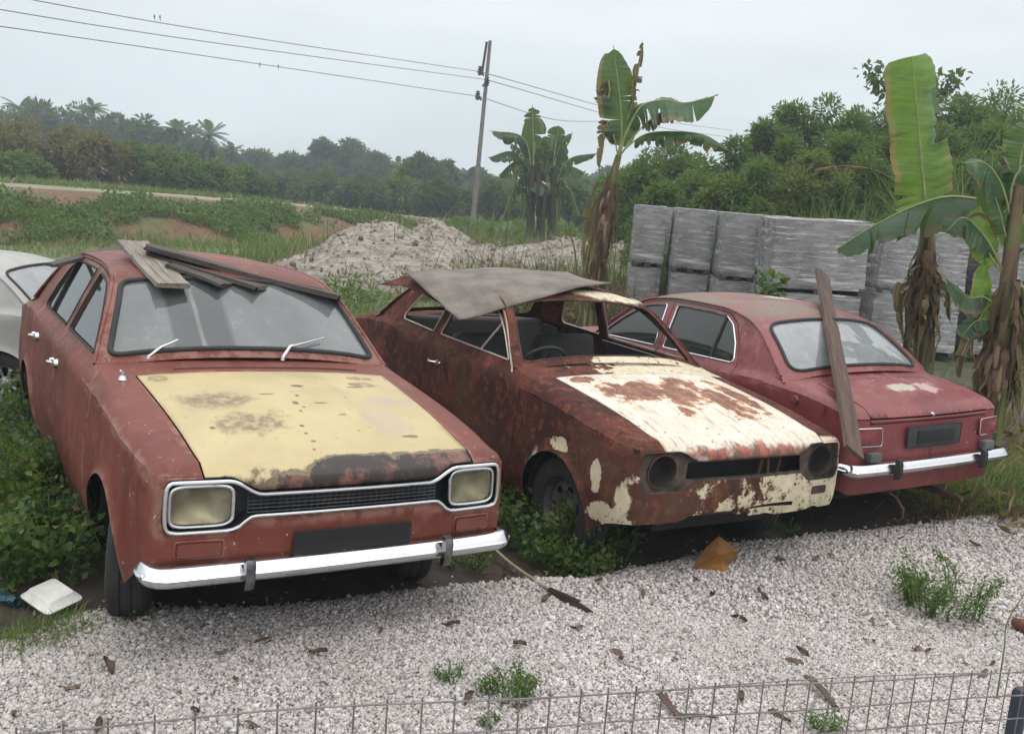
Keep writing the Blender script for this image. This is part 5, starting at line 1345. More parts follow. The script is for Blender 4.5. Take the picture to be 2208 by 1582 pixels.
banana_leaf(rel([q(2180, 540), q(2195, 460), q(2215, 380), q(2240, 330)], base), .3, MT['bgreen'], br, (-.5, -.8, 0), 3, .3, .1, 'leaf', 34, start=.3)
banana_leaf(rel([q(2190, 520), q(2170, 430), q(2150, 380), q(2120, 350), q(2075, 352)], base), .34, MT['bgreen'], br, (-.1, -.7, .7), 5, .6, .2, 'leaf', 36, start=.25)
banana_leaf(rel([q(2150, 660), q(2120, 640), q(2085, 640), q(2040, 600)], base), .22, MT['bdark'], br, (0, -.8, .5), 3, .4, .2, 'leaf', 37, start=.2)
banana_leaf(rel([q(2170, 560), q(2190, 500), q(2230, 470), q(2290, 500)], base), .34, MT['bbright'], br, (-.1, -.7, .7), 5, .6, .2, 'leaf', 38, start=.2)
banana_leaf(rel([q(2195, 420), q(2200, 350), q(2212, 300), q(2240, 265)], base), .3, MT['bgreen'], br, (.1, -1, 0), 3, .3, .1, 'leaf', 39, start=.2)
for k, (pp_, w_, m_, nn_) in enumerate([([(2170, 600), (2130, 520), (2080, 470), (2040, 500)], .30, 'bdark', (0, -.6, .8)), ([(2180, 560), (2160, 470), (2140, 400), (2140, 330)], .26, 'bgreen', (.2, -1, 0)), ([(2190, 560), (2215, 540), (2260, 560), (2300, 640)], .34, 'bdark', (0, -.6, .8)), ([(2165, 700), (2110, 690), (2070, 730)], .2, 'bdark', (0, -.6, .8)), ([(2190, 500), (2230, 420), (2280, 380)], .36, 'bbright', (0, -.8, .6))]):
    banana_leaf(rel([q(*z_) for z_ in pp_], base), w_, MT[m_], br, nn_, 6, .5, .25, 'leaf', 80 + k, start=.2)
hang_strips(br, q(2180, 600) - base, q(2158, 800) - base, 90, .5, .09, 18, w=.028)
for k, (x0, y0, x1, y1) in enumerate(((2150, 640, 2095, 780), (2170, 700, 2200, 900), (2150, 740, 2110, 900), (2180, 760, 2160, 960), (2140, 700, 2070, 820), (2190, 650, 2230, 860))):
    banana_leaf(rel([q(x0, y0), q((x0 + x1) / 2 + (15 if x1 > x0 else -15), (y0 + y1) / 2 - 15), q(x1, y1)], base), .15, MT['bdry'], br, (.3, -.9, .3), 7, .9, .6, 'leaf', 40 + k)

MT['darkstem'] = simple('dark_wet_stem', (.035, .03, .02), .8, var=.5)
# dark clump of bananas farther back
Y3 = 30.0; base = P(1158, 560, Y3); base[2] = 0
bc = empty('banana_clump', base); tag(bc, 'dark distant clump of banana plants right of the power pole', 'banana plant')
q = lambda x, y, dy=0: P(x, y, Y3 + dy)
b = MB()
for x0, x1 in ((1140, 1148), (1162, 1160), (1186, 1196)): b.tube(spline(rel([q(x0, 580), q(x0 + 4, 480), q(x1, 360)], base), 8), np.linspace(.17, .09, 8), 8)
b.obj('trunk', MT['darkstem'], bc)
hang_strips(bc, q(1140, 390) - base, q(1188, 420) - base, 26, 1.1, .35, 9, w=.05, mat='bdrk')
lv = [((1130, 420), (1112, 400), (1085, 470), .8, 1.0), ((1140, 420), (1135, 400), (1128, 480), .8, 1.0), ((1165, 420), (1168, 395), (1165, 478), .9, 1.0), ((1190, 420), (1200, 400), (1200, 475), .8, 1.0), ((1195, 420), (1225, 405), (1248, 465), .7, 1.0), ((1150, 410), (1165, 370), (1190, 350), .8, .8), ((1150, 410), (1140, 365), (1120, 350), .9, .6), ((1180, 410), (1180, 360), (1185, 310), .8, .3), ((1150, 400), (1150, 320), (1148, 225), .95, 0), ((1190, 400), (1196, 330), (1205, 268), .95, 0), ((1150, 400), (1130, 300), (1055, 282), .8, .9), ((1190, 400), (1205, 320), (1235, 285), .6, .5), ((1150, 400), (1110, 330), (1052, 340), .8, .9),
      ((1150, 400), (1115, 350), (1075, 378), .9, 1.0), ((1190, 410), (1225, 345), (1290, 330), .5, 1.0), ((1190, 410), (1220, 360), (1262, 372), .7, 1.0), ((1150, 400), (1125, 330), (1100, 310), .8, .7), ((1165, 410), (1165, 350), (1172, 318), .9, .2), ((1150, 410), (1130, 380), (1100, 420), .8, 1.0), ((1190, 410), (1210, 385), (1232, 430), .8, 1.0)]
for k, (a, m, z, w, d) in enumerate(lv):
    banana_leaf(rel([q(*a), q(*m), q(*z)], base), w, MT['fadedgreen'], bc, (0, -1, .0) if d < .4 else (0, -.5, .8), 10, d * .8, .25, 'leaf', 50 + k, start=.15)

# ------------------------------------------------------------------ pallets of wrapped blocks
def blockmat(k):
    n = NT('grey_blocks'); v = n.obj()
    br_ = n.n('TexBrick', {'Vector': n.n('Mapping', {'Vector': v, 'Rotation': (R(90), 0, 0)}).outputs[0], 'Scale': 1.0, 'Mortar Size': .012, 'Brick Width': .24, 'Row Height': .095, 'Color1': (.26, .25, .245, 1), 'Color2': (.32, .31, .305, 1), 'Mortar': (.14, .13, .13, 1)})
    c = n.mix(n.rng(n.noise(v, 3, 5, .6), .5, .65, 0, .7), br_.outputs['Color'], (.15, .12, .095))
    return n.bsdf(c, .9)
MT['block'] = blockmat(0)
n = NT('dusty_stretch_film'); v = n.obj()
wr = n.noise(n.n('Mapping', {'Vector': v, 'Scale': (1.3, 1.3, 5)}).outputs[0], 2.0, 7, .6, 1.6); w2 = n.noise(n.n('Mapping', {'Vector': v, 'Rotation': (0, R(38), 0), 'Scale': (1, 1, 12)}).outputs[0], 1.6, 4, .6, .6); w3 = n.noise(n.n('Mapping', {'Vector': v, 'Rotation': (0, R(-38), 0), 'Scale': (1, 1, 12)}).outputs[0], 1.6, 4, .6, .6)
al = n.maxs(n.rng(wr, .34, .60, .45, .80), n.rng(w2, .585, .62, 0, .95), n.rng(w3, .59, .625, 0, .95))
hi = n.maxs(n.rng(w2, .585, .62), n.rng(w3, .59, .625), n.rng(wr, .62, .74))
al = n.math('MAXIMUM', al, n.rng(n.n('SeparateXYZ', {0: v}).outputs['Z'], .93, .97, 0, .9))
tr = n.n('BsdfTransparent', {'Color': (.85, .85, .86)}); pb = n.n('BsdfPrincipled', {'Base Color': n.mix(hi, n.mix(n.rng(n.noise(v, 2.4, 5), .35, .65), (.26, .255, .25), (.43, .425, .42)), (.56, .56, .57)), 'Roughness': .45, 'Normal': n.bump(wr, .5, .02)})
ms = n.n('MixShader', {0: n.math('MULTIPLY', al, .80), 1: tr.outputs[0], 2: pb.outputs[0]}); n.t.links.new(ms.outputs[0], n.out.inputs[0]); MT['film'] = n.m
def wrapped(x0, x1, Yd, z0, depth, label, seed, h=.93, yaw=None):
    r = np.random.default_rng(seed); a, b = P(x0, 500, Yd), P(x1, 500, Yd); w = b[0] - a[0]; c = np.array([(a[0] + b[0]) / 2, Yd + depth / 2, z0])
    o = empty('block_pallet', c, (r.normal() * .006, r.normal() * .012, R(-4) if yaw is None else yaw)); tag(o, label, 'wrapped pallet', 'pallets of plastic-wrapped grey blocks')
    p = MB()
    for k in (-1, 0, 1): p.box((k * (w / 2 - .05), 0, .035), (.09, depth, .07))
    for k in range(6): p.box((0, (k - 2.5) / 5 * (depth - .1), .082), (w, .09, .018))
    p.obj('pallet', MT['wooddark'], o)
    s_ = MB(); rows = 8; rh = (h - .10) / rows
    for k in range(rows): s_.box((r.normal() * .005, r.normal() * .005, .095 + rh * (k + .5)), (w - .05 + r.normal() * .006, depth - .05, rh - .006))
    s_.obj('blocks', MT['block'], o, smooth=None)
    # film: a slack box with dents
    g = []; nu = 48; nv = 22
    for i in range(nu + 1):
        t = i / nu * 4; s4 = int(t) % 4; f = t - int(t); cx, cy = [(-1 + 2 * f, -1), (1, -1 + 2 * f), (1 - 2 * f, 1), (-1, 1 - 2 * f)][s4]
        row = []
        for j in range(nv + 1):
            zz = .06 + (h - .055) * j / nv; d = .010 * float(vnoise(i * .9 + seed * 9, j * 1.1)) - .010 * math.sin(j / nv * 3.1); l = max(abs(cx), abs(cy)); cr = 1 - .018 * (min(abs(cx), abs(cy)) ** 14)
            row.append((cx * cr * (w / 2 + d), cy * cr * (depth / 2 + d), zz))
        row.append((cx * .9 * w / 2, cy * .9 * depth / 2, h + .012 + .012 * float(vnoise(i * .8, seed))))
        row.append((0, 0, h + .016)); g.append(row)
    m = MB().grid(g); m.obj('plastic_wrap', MT['film'], o, smooth=45, merge=.002)
    return o
SP = [(1372, 1441, 14.9), (1463, 1543, 14.3), (1566, 1642, 13.4), (1684, 1888, 12.2), (1912, 1990, 14.0), (2006, 2105, 14.2), (2132, 2240, 14.3)]
WL = ['leftmost', 'second from left', 'third from left', 'widest', 'one right of the widest', 'one behind the banana trunk', 'one at the far right edge']
for k, (a, b, Yd) in enumerate(SP):
    z1 = [1.03, 1.03, 1.02, 1.02, .98, .96, .94][k]
    wrapped(a, b, Yd, .07, 1.1, f'grey plastic-wrapped block pallet in the bottom tier, {WL[k]}', k, .94)
    wrapped(a + (-2 if k % 2 else 2), b + 2, Yd, z1, 1.1, f'grey plastic-wrapped block pallet in the top tier, {WL[k]}', k + 10, .93)

for k, (a, b, Yd, lb) in enumerate([(1425, 1490, 16.6, 'between the first two front pallets'), (1520, 1600, 16.2, 'between the second and third front pallets'), (1620, 1715, 15.2, 'left of the widest front pallet'), (1860, 1945, 15.6, 'right of the widest front pallet'), (1980, 2030, 16.0, 'between the two right-hand front pallets')]):  # second row added so the gaps between the front pallets go dark
    wrapped(a, b, Yd, .07, 1.0, f'bottom block pallet of a rear row added to darken the gaps, seen {lb}', 30 + k, .94); wrapped(a, b, Yd, 1.02, 1.0, f'top block pallet of a rear row added to darken the gaps, seen {lb}', 40 + k, .93)
# ------------------------------------------------------------------ mound, brush
n = NT('pale_dry_rubble'); v = n.obj(); s1 = n.noise(n.n('Mapping', {'Vector': v, 'Rotation': (0, 0, R(35)), 'Scale': (1, 5, 5)}).outputs[0], 2.2, 8, .72, .8); s2 = n.noise(v, 6, 7, .7)
c = n.mix(n.rng(s1, .36, .60), (.16, .135, .11), (.36, .32, .28)); c = n.mix(n.rng(s2, .45, .65, 0, .7), c, (.43, .39, .34)); c = n.mix(n.rng(n.noise(v, 13, 6, .7), .56, .66, 0, .8), c, (.07, .05, .04))
md = n.bsdf(c, .95, 0, n.bump(n.math('ADD', s1, s2), .7, .07))
ms_ = []
for i in range(141):
    row = []
    for j in range(61):
        u, w_ = i / 140 * 2 - 1, j / 60 * 2 - 1; x = -.95 + u * 4.6 - .2 * w_; y = 20.6 + w_ * 2.6
        prof = float(pchip(u, [-1, -.84, -.50, -.2, .12, .45, .8, 1], [0, .42, 1.10, 1.14, .96, 1.06, 1.0, .3])); cr = max(0, 1 - w_ * w_) ** .6
        hgt = prof * cr * (1 + .32 * float(fbm(x * 1.1, y * 1.1, 5))) + .15 * float(fbm(x * 4, y * 4, 4)) * cr
        row.append((x, y, float(gz(x, y)) - .06 + max(0, hgt)))
    ms_.append(row)
tag(MB().grid(ms_).obj('rubble_mound', md, smooth=60), 'long low mound of pale grey rubble and dry roots behind the cars', 'rubble mound')

r = np.random.default_rng(12); m = 1300; x = -.95 + r.uniform(-1, 1, m) * 4.6; y = 20.6 + r.uniform(-1, .35, m) * 2.6
u_ = (x + .95) / 4.6; w_ = (y - 20.6) / 2.6; hh = pchip(u_, [-1, -.84, -.50, -.2, .12, .45, .8, 1], [0, .42, 1.10, 1.14, .96, 1.06, 1.0, .3]) * np.maximum(0, 1 - w_ * w_) ** .6 * (1 + .32 * fbm(x * 1.1, y * 1.1, 5)) + .15 * fbm(x * 4, y * 4, 4) * np.maximum(0, 1 - w_ * w_) ** .6
q8 = np.array([[a, b, c] for a in (-1, 1) for b in (-1, 1) for c in (-1, 1)], float)[None] + r.uniform(-.4, .4, (m, 8, 3)); q8 *= (.014 * r.lognormal(0, .6, (m, 1, 1))) * r.uniform(.5, 1.3, (m, 1, 3))
q8 += np.stack([x, y, gz(x, y) - .05 + np.maximum(0, hh)], 1)[:, None]; q6 = np.array([(0, 1, 3, 2), (4, 6, 7, 5), (0, 4, 5, 1), (2, 3, 7, 6), (0, 2, 6, 4), (1, 5, 7, 3)])
n = NT('rubble_lumps'); a = n.n('Attribute', attribute_name='var').outputs['Fac']; lm = n.bsdf(n.mix(a, (.12, .095, .07), (.36, .32, .28)), .9)
tag(fastmesh('rubble_lumps', q8.reshape(-1, 3), (q6[None] + (np.arange(m) * 8)[:, None, None]).reshape(-1, 4), lm, var=np.repeat(r.random(m), 6)), 'loose pale lumps lying all over the rubble mound', 'rubble', kind='stuff')
k = r.random(m) < .6; p = np.stack([x[k], y[k], gz(x[k], y[k]) + np.maximum(0, hh[k])], 1)

def brush(name, c0, c1, n_, h, w, mat, label, cat, seed, lean=.5, kind=None, spread=.5, group=None, seg=3, curl=1.6):
    r = np.random.default_rng(seed); t = r.random(n_); p = np.asarray(c0)[None] + (np.asarray(c1) - np.asarray(c0))[None] * t[:, None]; p = p + r.normal(size=(n_, 3)) * np.array([spread, spread, 0]); p[:, 2] = gz(p[:, 0], p[:, 1]) - .02
    c = p.mean(0); Vv, Ff, aa = blades(p - c, h * (.75 + .5 * np.abs(vnoise(p[:, 0] * 1.7, p[:, 1] * 1.7)) * 2), w, lean, seg, r, curl=curl); o = fastmesh(name, Vv, Ff, mat, var=aa); o.location = c
    return tag(o, label, cat, group, kind)
_V, _F, _a = blades(p - p.mean(0), .42, .016, 2.2, 4, r, curl=1.0); o = fastmesh('dry_roots', _V, _F, MT['dry'], var=_a); o.location = p.mean(0); tag(o, 'tangled dry roots and stalks on the rubble mound', 'dry roots', kind='stuff')
brush('dry_brush', at_g(1060, 640) * [1, 1, 0] + [0, 0, 0], P(1350, 600, 14.5) * [1, 1, 0], 2600, 1.05, .022, MT['dry'], 'heap of dead brown stalks behind the wrecked car roof', 'dead brush', 1, .9, 'stuff', .42)
tall = [('tall_grass', P(850, 500, 25), P(1330, 500, 22), 3600, 1.15, .03, 'strip of tall green grass behind the rubble mound', 2, .5, .9, 'grass'),
        ('tall_grass', P(1180, 500, 17), P(1370, 500, 17), 1500, 1.0, .03, 'tall grass between the banana trunk and the pallets', 3, .5, .5, 'grass'),
        ('roadside_grass', P(640, 560, 22), P(840, 560, 26), 2600, .7, .035, 'bright green grass left of the rubble mound', 4, .5, 1.0, 'grass'),
        ('bank_grass', P(0, 540, 22.5), P(690, 560, 29), 1900, .30, .03, 'weeds and grass along the foot of the red bank', 5, .7, .8, 'grass'),
        ('verge_grass', P(0, 410, 33), P(700, 440, 48), 3000, .35, .05, 'short grass along the verge of the dirt road', 7, .7, .9, 'grass')]
for nm, a, b, k, h, w, lb, sd, ln, sp_, m in tall: brush(nm, a * [1, 1, 0], b * [1, 1, 0], k, h, w, MT[m], lb, 'grass', sd, ln, 'stuff', sp_)
# scattered low growth on the flat ground behind the cars
r = np.random.default_rng(77); m = 16000; x = r.uniform(-14, 8, m); y = r.uniform(8.2, 24, m); k = (fbm(x * .5, y * .5, 3) > -.12) & (x < y * .6) & (x > -y * .62) & ((x - BT0[0]) * _bn[0] + (y - BT0[1]) * _bn[1] < 0); x, y = x[k], y[k]
p = np.stack([x, y, gz(x, y)], 1); Vv, Ff, aa = blades(p, .24, .018, .6, 2, r); tag(fastmesh('rough_grass', Vv, Ff, MT['grass'], var=aa), 'rough low grass on the bare ground behind the cars', 'grass', kind='stuff')
# creepers covering the bank
r = np.random.default_rng(78); m = 90000; s_ = r.uniform(-14, 30, m); t_ = r.uniform(-.2, 4.4, m); xy = BT0 + _bd * s_[:, None] + _bn * t_[:, None]; k = (fbm(xy[:, 0] * .7, xy[:, 1] * .7, 4) + .42 * sstep(.2, 1.7, t_) > .16) & (t_ < 2.7 + .5 * fbm(s_ * .8, 0 * s_)); xy = xy[k]
p = np.stack([xy[:, 0], xy[:, 1], gz(xy[:, 0], xy[:, 1]) + r.uniform(0, .26, len(xy))], 1); Vv, Ff, aa = leafcloud(p, .12, .6, r=r); tag(fastmesh('bank_creepers', Vv, Ff, MT['leafmid'], var=aa), 'leafy creepers covering the red earth bank under the road', 'creepers', kind='stuff')
# far ground cover that hides the plain
r = np.random.default_rng(79); m = 30000; y = r.uniform(36, 75, m); x = y * r.uniform(-.2, .35, m); k = (x - BT0[0]) * _bn[0] + (y - BT0[1]) * _bn[1] < -1; x, y = x[k], y[k]; m = len(x); p = np.stack([x, y, gz(x, y) + r.uniform(0, 1.1, m) * (fbm(x * .2, y * .2) + .55)], 1); Vv, Ff, aa = leafcloud(p, .45, .55, r=r)
tag(fastmesh('far_scrub', Vv, Ff, MT['leafmid'], var=aa), 'low green scrub covering the plain in the distance', 'scrub', kind='stuff')

# ------------------------------------------------------------------ trees
def Tt(px, top_y, Yd, base=None):
    """base on the ground and height of a tree whose tip is seen at a pixel"""
    t = P(px, top_y, Yd); z0 = float(gz(t[0], t[1])); return np.array([t[0], t[1], z0]), t[2] - z0
TG = 'trees on the skyline'
specs = [ # px, top y, depth, half width px, clumps, leaves, label
 (-40, 235, 92, 75, 'big hazy tree cut by the left edge of the frame'), (90, 232, 88, 62, 'rounded tree at the left skyline below two palms'), (175, 235, 95, 60, 'tall hazy tree on the highest part of the skyline'),
 (250, 250, 90, 60, 'hazy broad tree right of the highest skyline point'), (312, 258, 86, 48, 'blunt-topped tree on the left skyline slope'), (372, 285, 84, 40, 'narrow tree beside the slim palm pair'), (425, 305, 82, 44, 'low tree under the star-shaped palm'),
 (490, 330, 100, 48, 'low grey-green tree right of the star-shaped palm'), (560, 335, 102, 50, 'hazy low tree in the dip of the skyline'), (625, 342, 98, 48, 'low tree left of the twin round trees'),
 (694, 305, 96, 34, 'left of the twin round-headed trees'), (752, 306, 98, 46, 'right of the twin round-headed trees'), (808, 335, 94, 38, 'sloping tree right of the twin round trees'), (905, 338, 72, 44, 'dark round tree left of the power pole'), (968, 345, 74, 22, 'thin airy tree close to the power pole'),
 (1030, 372, 88, 40, 'low hazy tree behind the foot of the power pole'), (1100, 385, 86, 44, 'low tree between pole and dark bananas'), (1240, 375, 80, 44, 'low tree right of the dark banana clump'), (1310, 372, 84, 40, 'low tree behind the tall banana trunk')]
for k, (px, ty, Yd, hw, lb) in enumerate(specs):
    bs, h = Tt(px, ty, Yd); rad = hw * Yd / F_PX
    tree('tree', bs, h, rad, 26, 330 if k != 14 else 90, .42, MT['leaffar'], lb, 'tree', TG, seed=k * 3, low=.22, flat=.75)
mids = [(620, 385, 62, 60), (700, 380, 60, 56), (780, 388, 58, 60), (860, 392, 60, 50), (940, 398, 56, 46), (1075, 405, 55, 50), (520, 372, 58, 50), (1235, 410, 48, 50), (1310, 400, 40, 40), (1000, 412, 58, 40)]
ml = ['dark bush in the middle distance below the low trees', 'dark bush under the left twin tree', 'dark bush under the right twin tree', 'dark bush above the far end of the road', 'dark bush left of the power pole foot', 'dark bush between the power pole and the bananas', 'dark bush beyond the bend of the road', 'green bush right of the dark bananas', 'green bush behind the tall banana plant', 'small dark bush at the foot of the power pole']
for k, (px, ty, Yd, hw) in enumerate(mids):
    bs, h = Tt(px, ty, Yd); tree('bush', bs, h, hw * Yd / F_PX, 18, 190, .36, MT['leafdk'], ml[k], 'bush', 'bushes in the middle distance', seed=60 + k, low=.02, flat=.8)
near = [(-30, 268, 40, 80, 'leafbrown'), (60, 276, 41, 75, 'leafbrown'), (150, 285, 42, 65, 'leafbrown'), (215, 300, 40, 55, 'leafbrown'), (285, 318, 41, 55, 'leafmid'), (350, 328, 42, 50, 'leafyel'), (410, 345, 43, 50, 'leafmid'), (465, 362, 44, 44, 'leafyel'), (40, 350, 36, 60, 'leafmid'), (540, 375, 47, 42, 'leafmid')]
nl = ['brownish bush at the left frame edge above the road', 'largest brownish bush above the road', 'brown bush in the middle of the brown thicket', 'rightmost of the brown bushes above the road', 'green bush next to the brown thicket', 'yellow-green bush above the road', 'green bush under the slim palms', 'small yellow-green bush under the star-shaped palm', 'low green bush before the brown thicket', 'small green bush near the road bend']
for k, (px, ty, Yd, hw, m) in enumerate(near):
    bs, h = Tt(px, ty, Yd); tree('bush', bs, h, hw * Yd / F_PX, 20, 230, .24, MT[m], nl[k], 'bush', 'bushes above the dirt road', seed=90 + k, low=.02, flat=.85, asp=.4)
for k, (px, ty, Yd, L, lb) in enumerate([(32, 212, 94, 2.3, 'coconut palm standing at the far left skyline'), (62, 222, 96, 2.1, 'second coconut palm at the far left skyline'), (192, 218, 92, 2.0, 'palm rising above the highest skyline trees'), (372, 262, 84, 2.0, 'slim palm left of the star-shaped one'), (402, 270, 86, 1.9, 'shorter palm leaning between two others'), (442, 266, 80, 2.3, 'star-shaped palm standing clear against the sky'),
        (492, 312, 98, 1.8, 'small palm right of the star-shaped palm'), (850, 345, 92, 1.8, 'small palm left of the dark round tree'), (1000, 365, 84, 2.0, 'small palm just left of the power pole'), (1262, 372, 70, 2.2, 'small palm left of the tall banana trunk')]):
    bs, h = Tt(px, ty - 10, Yd); palm(bs, h - L * .55, MT['leaffar'], lb, 'palms on the skyline', 200 + k, 18, L)
# right-hand thicket
rt = [(1400, 335, 22, 60, 'leafmid', 2), (1455, 322, 24, 55, 'leafmid', 2), (1520, 345, 22, 50, 'leafmid', 2), (1590, 300, 22, 50, 'leafmid', 2), (1655, 262, 23, 55, 'leafmid', 2), (1720, 225, 24, 50, 'leafmid', 3), (1790, 205, 24, 52, 'leafmid', 3), (1850, 232, 22, 55, 'leafmid', 3), (1905, 240, 25, 60, 'leafdk', 3),
      (1990, 215, 24, 70, 'leafdk', 3), (2080, 205, 22, 70, 'leafmid', 3), (2170, 200, 23, 70, 'leafmid', 3), (1640, 350, 18.5, 55, 'leafmid', 2), (1760, 330, 18.5, 60, 'leafyel', 2), (1870, 340, 18.5, 55, 'leafmid', 2), (2110, 330, 17.5, 60, 'leafmid', 2), (2190, 320, 17, 60, 'leafyel', 2), (1560, 400, 19, 45, 'leafyel', 1), (1440, 400, 19, 45, 'leafmid', 1), (1345, 372, 24, 40, 'leafmid', 1), (1700, 300, 21, 60, 'leafmid', 1), (1820, 290, 20, 60, 'leafmid', 1), (1935, 300, 20, 60, 'leafmid', 1), (2040, 280, 19, 60, 'leafmid', 1), (2150, 270, 19, 65, 'leafmid', 1), (1500, 380, 21, 55, 'leafmid', 1), (2215, 240, 21, 60, 'leafmid', 1)]
rl = ['green shrub right of the tall banana trunk', 'rounded green shrub behind the first pallets', 'shrub below the drooping banana leaf', 'shrub where the power lines vanish', 'shrub halfway up the thicket slope', 'tall spiky-topped shrub left in the thicket', 'tallest spiky shrub of the thicket', 'broad shrub left of the huge banana leaf', 'dark shrub just left of the huge banana leaf', 'dark shrub behind the huge banana leaf', 'wide shrub right of the huge banana leaf', 'shrub at the upper right edge of the frame',
      'lower shrub above the middle pallets', 'yellow-green shrub above the widest pallet', 'shrub above the right end of the widest pallet', 'shrub behind the dark banana leaf', 'yellow-green shrub at the right edge', 'small yellow-green shrub above the pallet row', 'small shrub above the two leftmost pallets', 'shrub touching the tall banana trunk on its right', 'mid-height shrub under the tall spiky one', 'mid-height shrub below the tallest spiky one', 'mid-height shrub directly left of the huge leaf stem', 'mid-height shrub directly right of the huge leaf', 'mid-height shrub above the right-edge banana', 'mid-height shrub over the second and third pallets', 'leafy shrub cut by the right frame edge']
for k, (px, ty, Yd, hw, m, _) in enumerate(rt):
    bs, h = Tt(px, ty, Yd); tree('shrub', bs, h, hw * Yd / F_PX * 1.4, 42, 560, .125, MT[m], rl[k], 'shrub', 'shrubs of the thicket behind the pallets', seed=130 + k, low=.02, flat=1.0, asp=.34)
for k, (a, b, n_, h, lb) in enumerate([((1420, 17), (1700, 16.2), 1500, 1.8, 'tall reeds behind the left half of the pallets'), ((1700, 16.4), (1900, 15.6), 1500, 2.0, 'tall dry-tipped reeds behind the widest pallet'), ((2030, 16.8), (2240, 16), 2400, 2.9, 'tall arching reeds at the upper right')]):
    brush('reeds', P(a[0], 450, a[1]) * [1, 1, 0], P(b[0], 450, b[1]) * [1, 1, 0], n_, h, .04, MT['reed'], lb, 'reeds', 300 + k, .45, 'stuff', .45, seg=4, curl=2.2)
# airy branches above the thicket
for k, (x0, y0, x1, y1) in enumerate([(1960, 300, 1880, 155), (1970, 300, 2060, 168)]):
    bs = P(x0, 300, 23); bs = np.array([bs[0], bs[1], float(gz(bs[0], bs[1]))]); root = empty('papaya_tree', bs); tag(root, ['thin dark tree sticking out up left of the huge banana leaf', 'thin dark tree sticking out up right of the huge banana leaf'][k], 'tree')
    tp = P(x1, y1, 23) - bs; pts = spline([(0, 0, -.2), P(x0, y0, 23) - bs, tp], 14); MB().tube(pts, np.linspace(.07, .02, 14), 6).obj('trunk', MT['bark'], root)
    rr = np.random.default_rng(k); cc = np.vstack([pts[i] + rr.normal(size=(34, 3)) * .13 for i in range(7, 14)]); Vv, Ff, aa = leafcloud(cc, .17, .6, r=rr); fastmesh('crown', Vv, Ff, MT['leafdk'], root, var=aa)

# ------------------------------------------------------------------ power pole and lines
YP = 50.0; pb, pt = P(1020, 470, YP), P(1057, 88, YP); pb[2] = 0; pb[0] = P(1018, 490, YP)[0]
po = empty('power_pole', pb); tag(po, 'slender leaning power pole with three dark insulators', 'power pole')
m = MB(); m.tube(rel([pb + (0, 0, -.3), pt * .5 + pb * .5, pt], pb), [.14, .11, .085], 12); m.obj('pole', simple('weathered_timber_pole', (.15, .13, .12), .85, var=.4), po)
INS = [(1035, 155), (1050, 178), (1030, 208)]
for k, (ix, iy) in enumerate(INS):
    c = P(ix, iy, YP - .2) - pb; m = MB(); m.lathe([(.0, .28), (.10, .26), (.07, .16), (.15, .12), (.08, .04), (.16, 0), (.08, -.10), (.13, -.14), (0, -.2)], 12, axis='z', c=c); m.obj('insulator', simple('dark_insulator', (.05, .045, .045), .4), po)
    m = MB(); m.tube([c + (0, 0, .05), P(1043 - (iy - 155) * .1, iy + 8, YP) - pb], .05, 6); m.obj('bracket', MT['rustydark'], po)
m = MB(); m.box(P(1049, 125, YP) - pb + np.array([-.10, -.1, 0]), (.12, .12, 1.5), rot('y', R(5))); m.obj('strut', MT['rustydark'], po)
wm = simple('aluminium_wire', (.16, .17, .18), .5)
for k, ((x0, y0), (x1, y1), (x2, y2)) in enumerate([((-260, -62), (420, 62), (1580, 282)), ((-260, -22), (400, 84), (1570, 296)), ((-260, 20), (380, 112), (1300, 262))]):
    ix, iy = INS[k]
    if k == 1: ix, iy = 1048, 172
    m = MB(); a = P(x0, y0, 24); c = P(ix, iy, YP - .1); mid = P(x1, y1, 34); 
    m.tube(spline([a, mid, c], 30), .016, 5); e_ = P(x2, y2, 100 if k < 2 else 80); mm = (c + e_) / 2 + np.array([0, 0, -.5]); m.tube(spline([c, mm, e_], 20), .024, 5)
    tag(m.obj('power_line', wm), ['topmost power line running across the sky', 'middle power line running across the sky', 'lowest power line running across the sky'][k], 'power line')
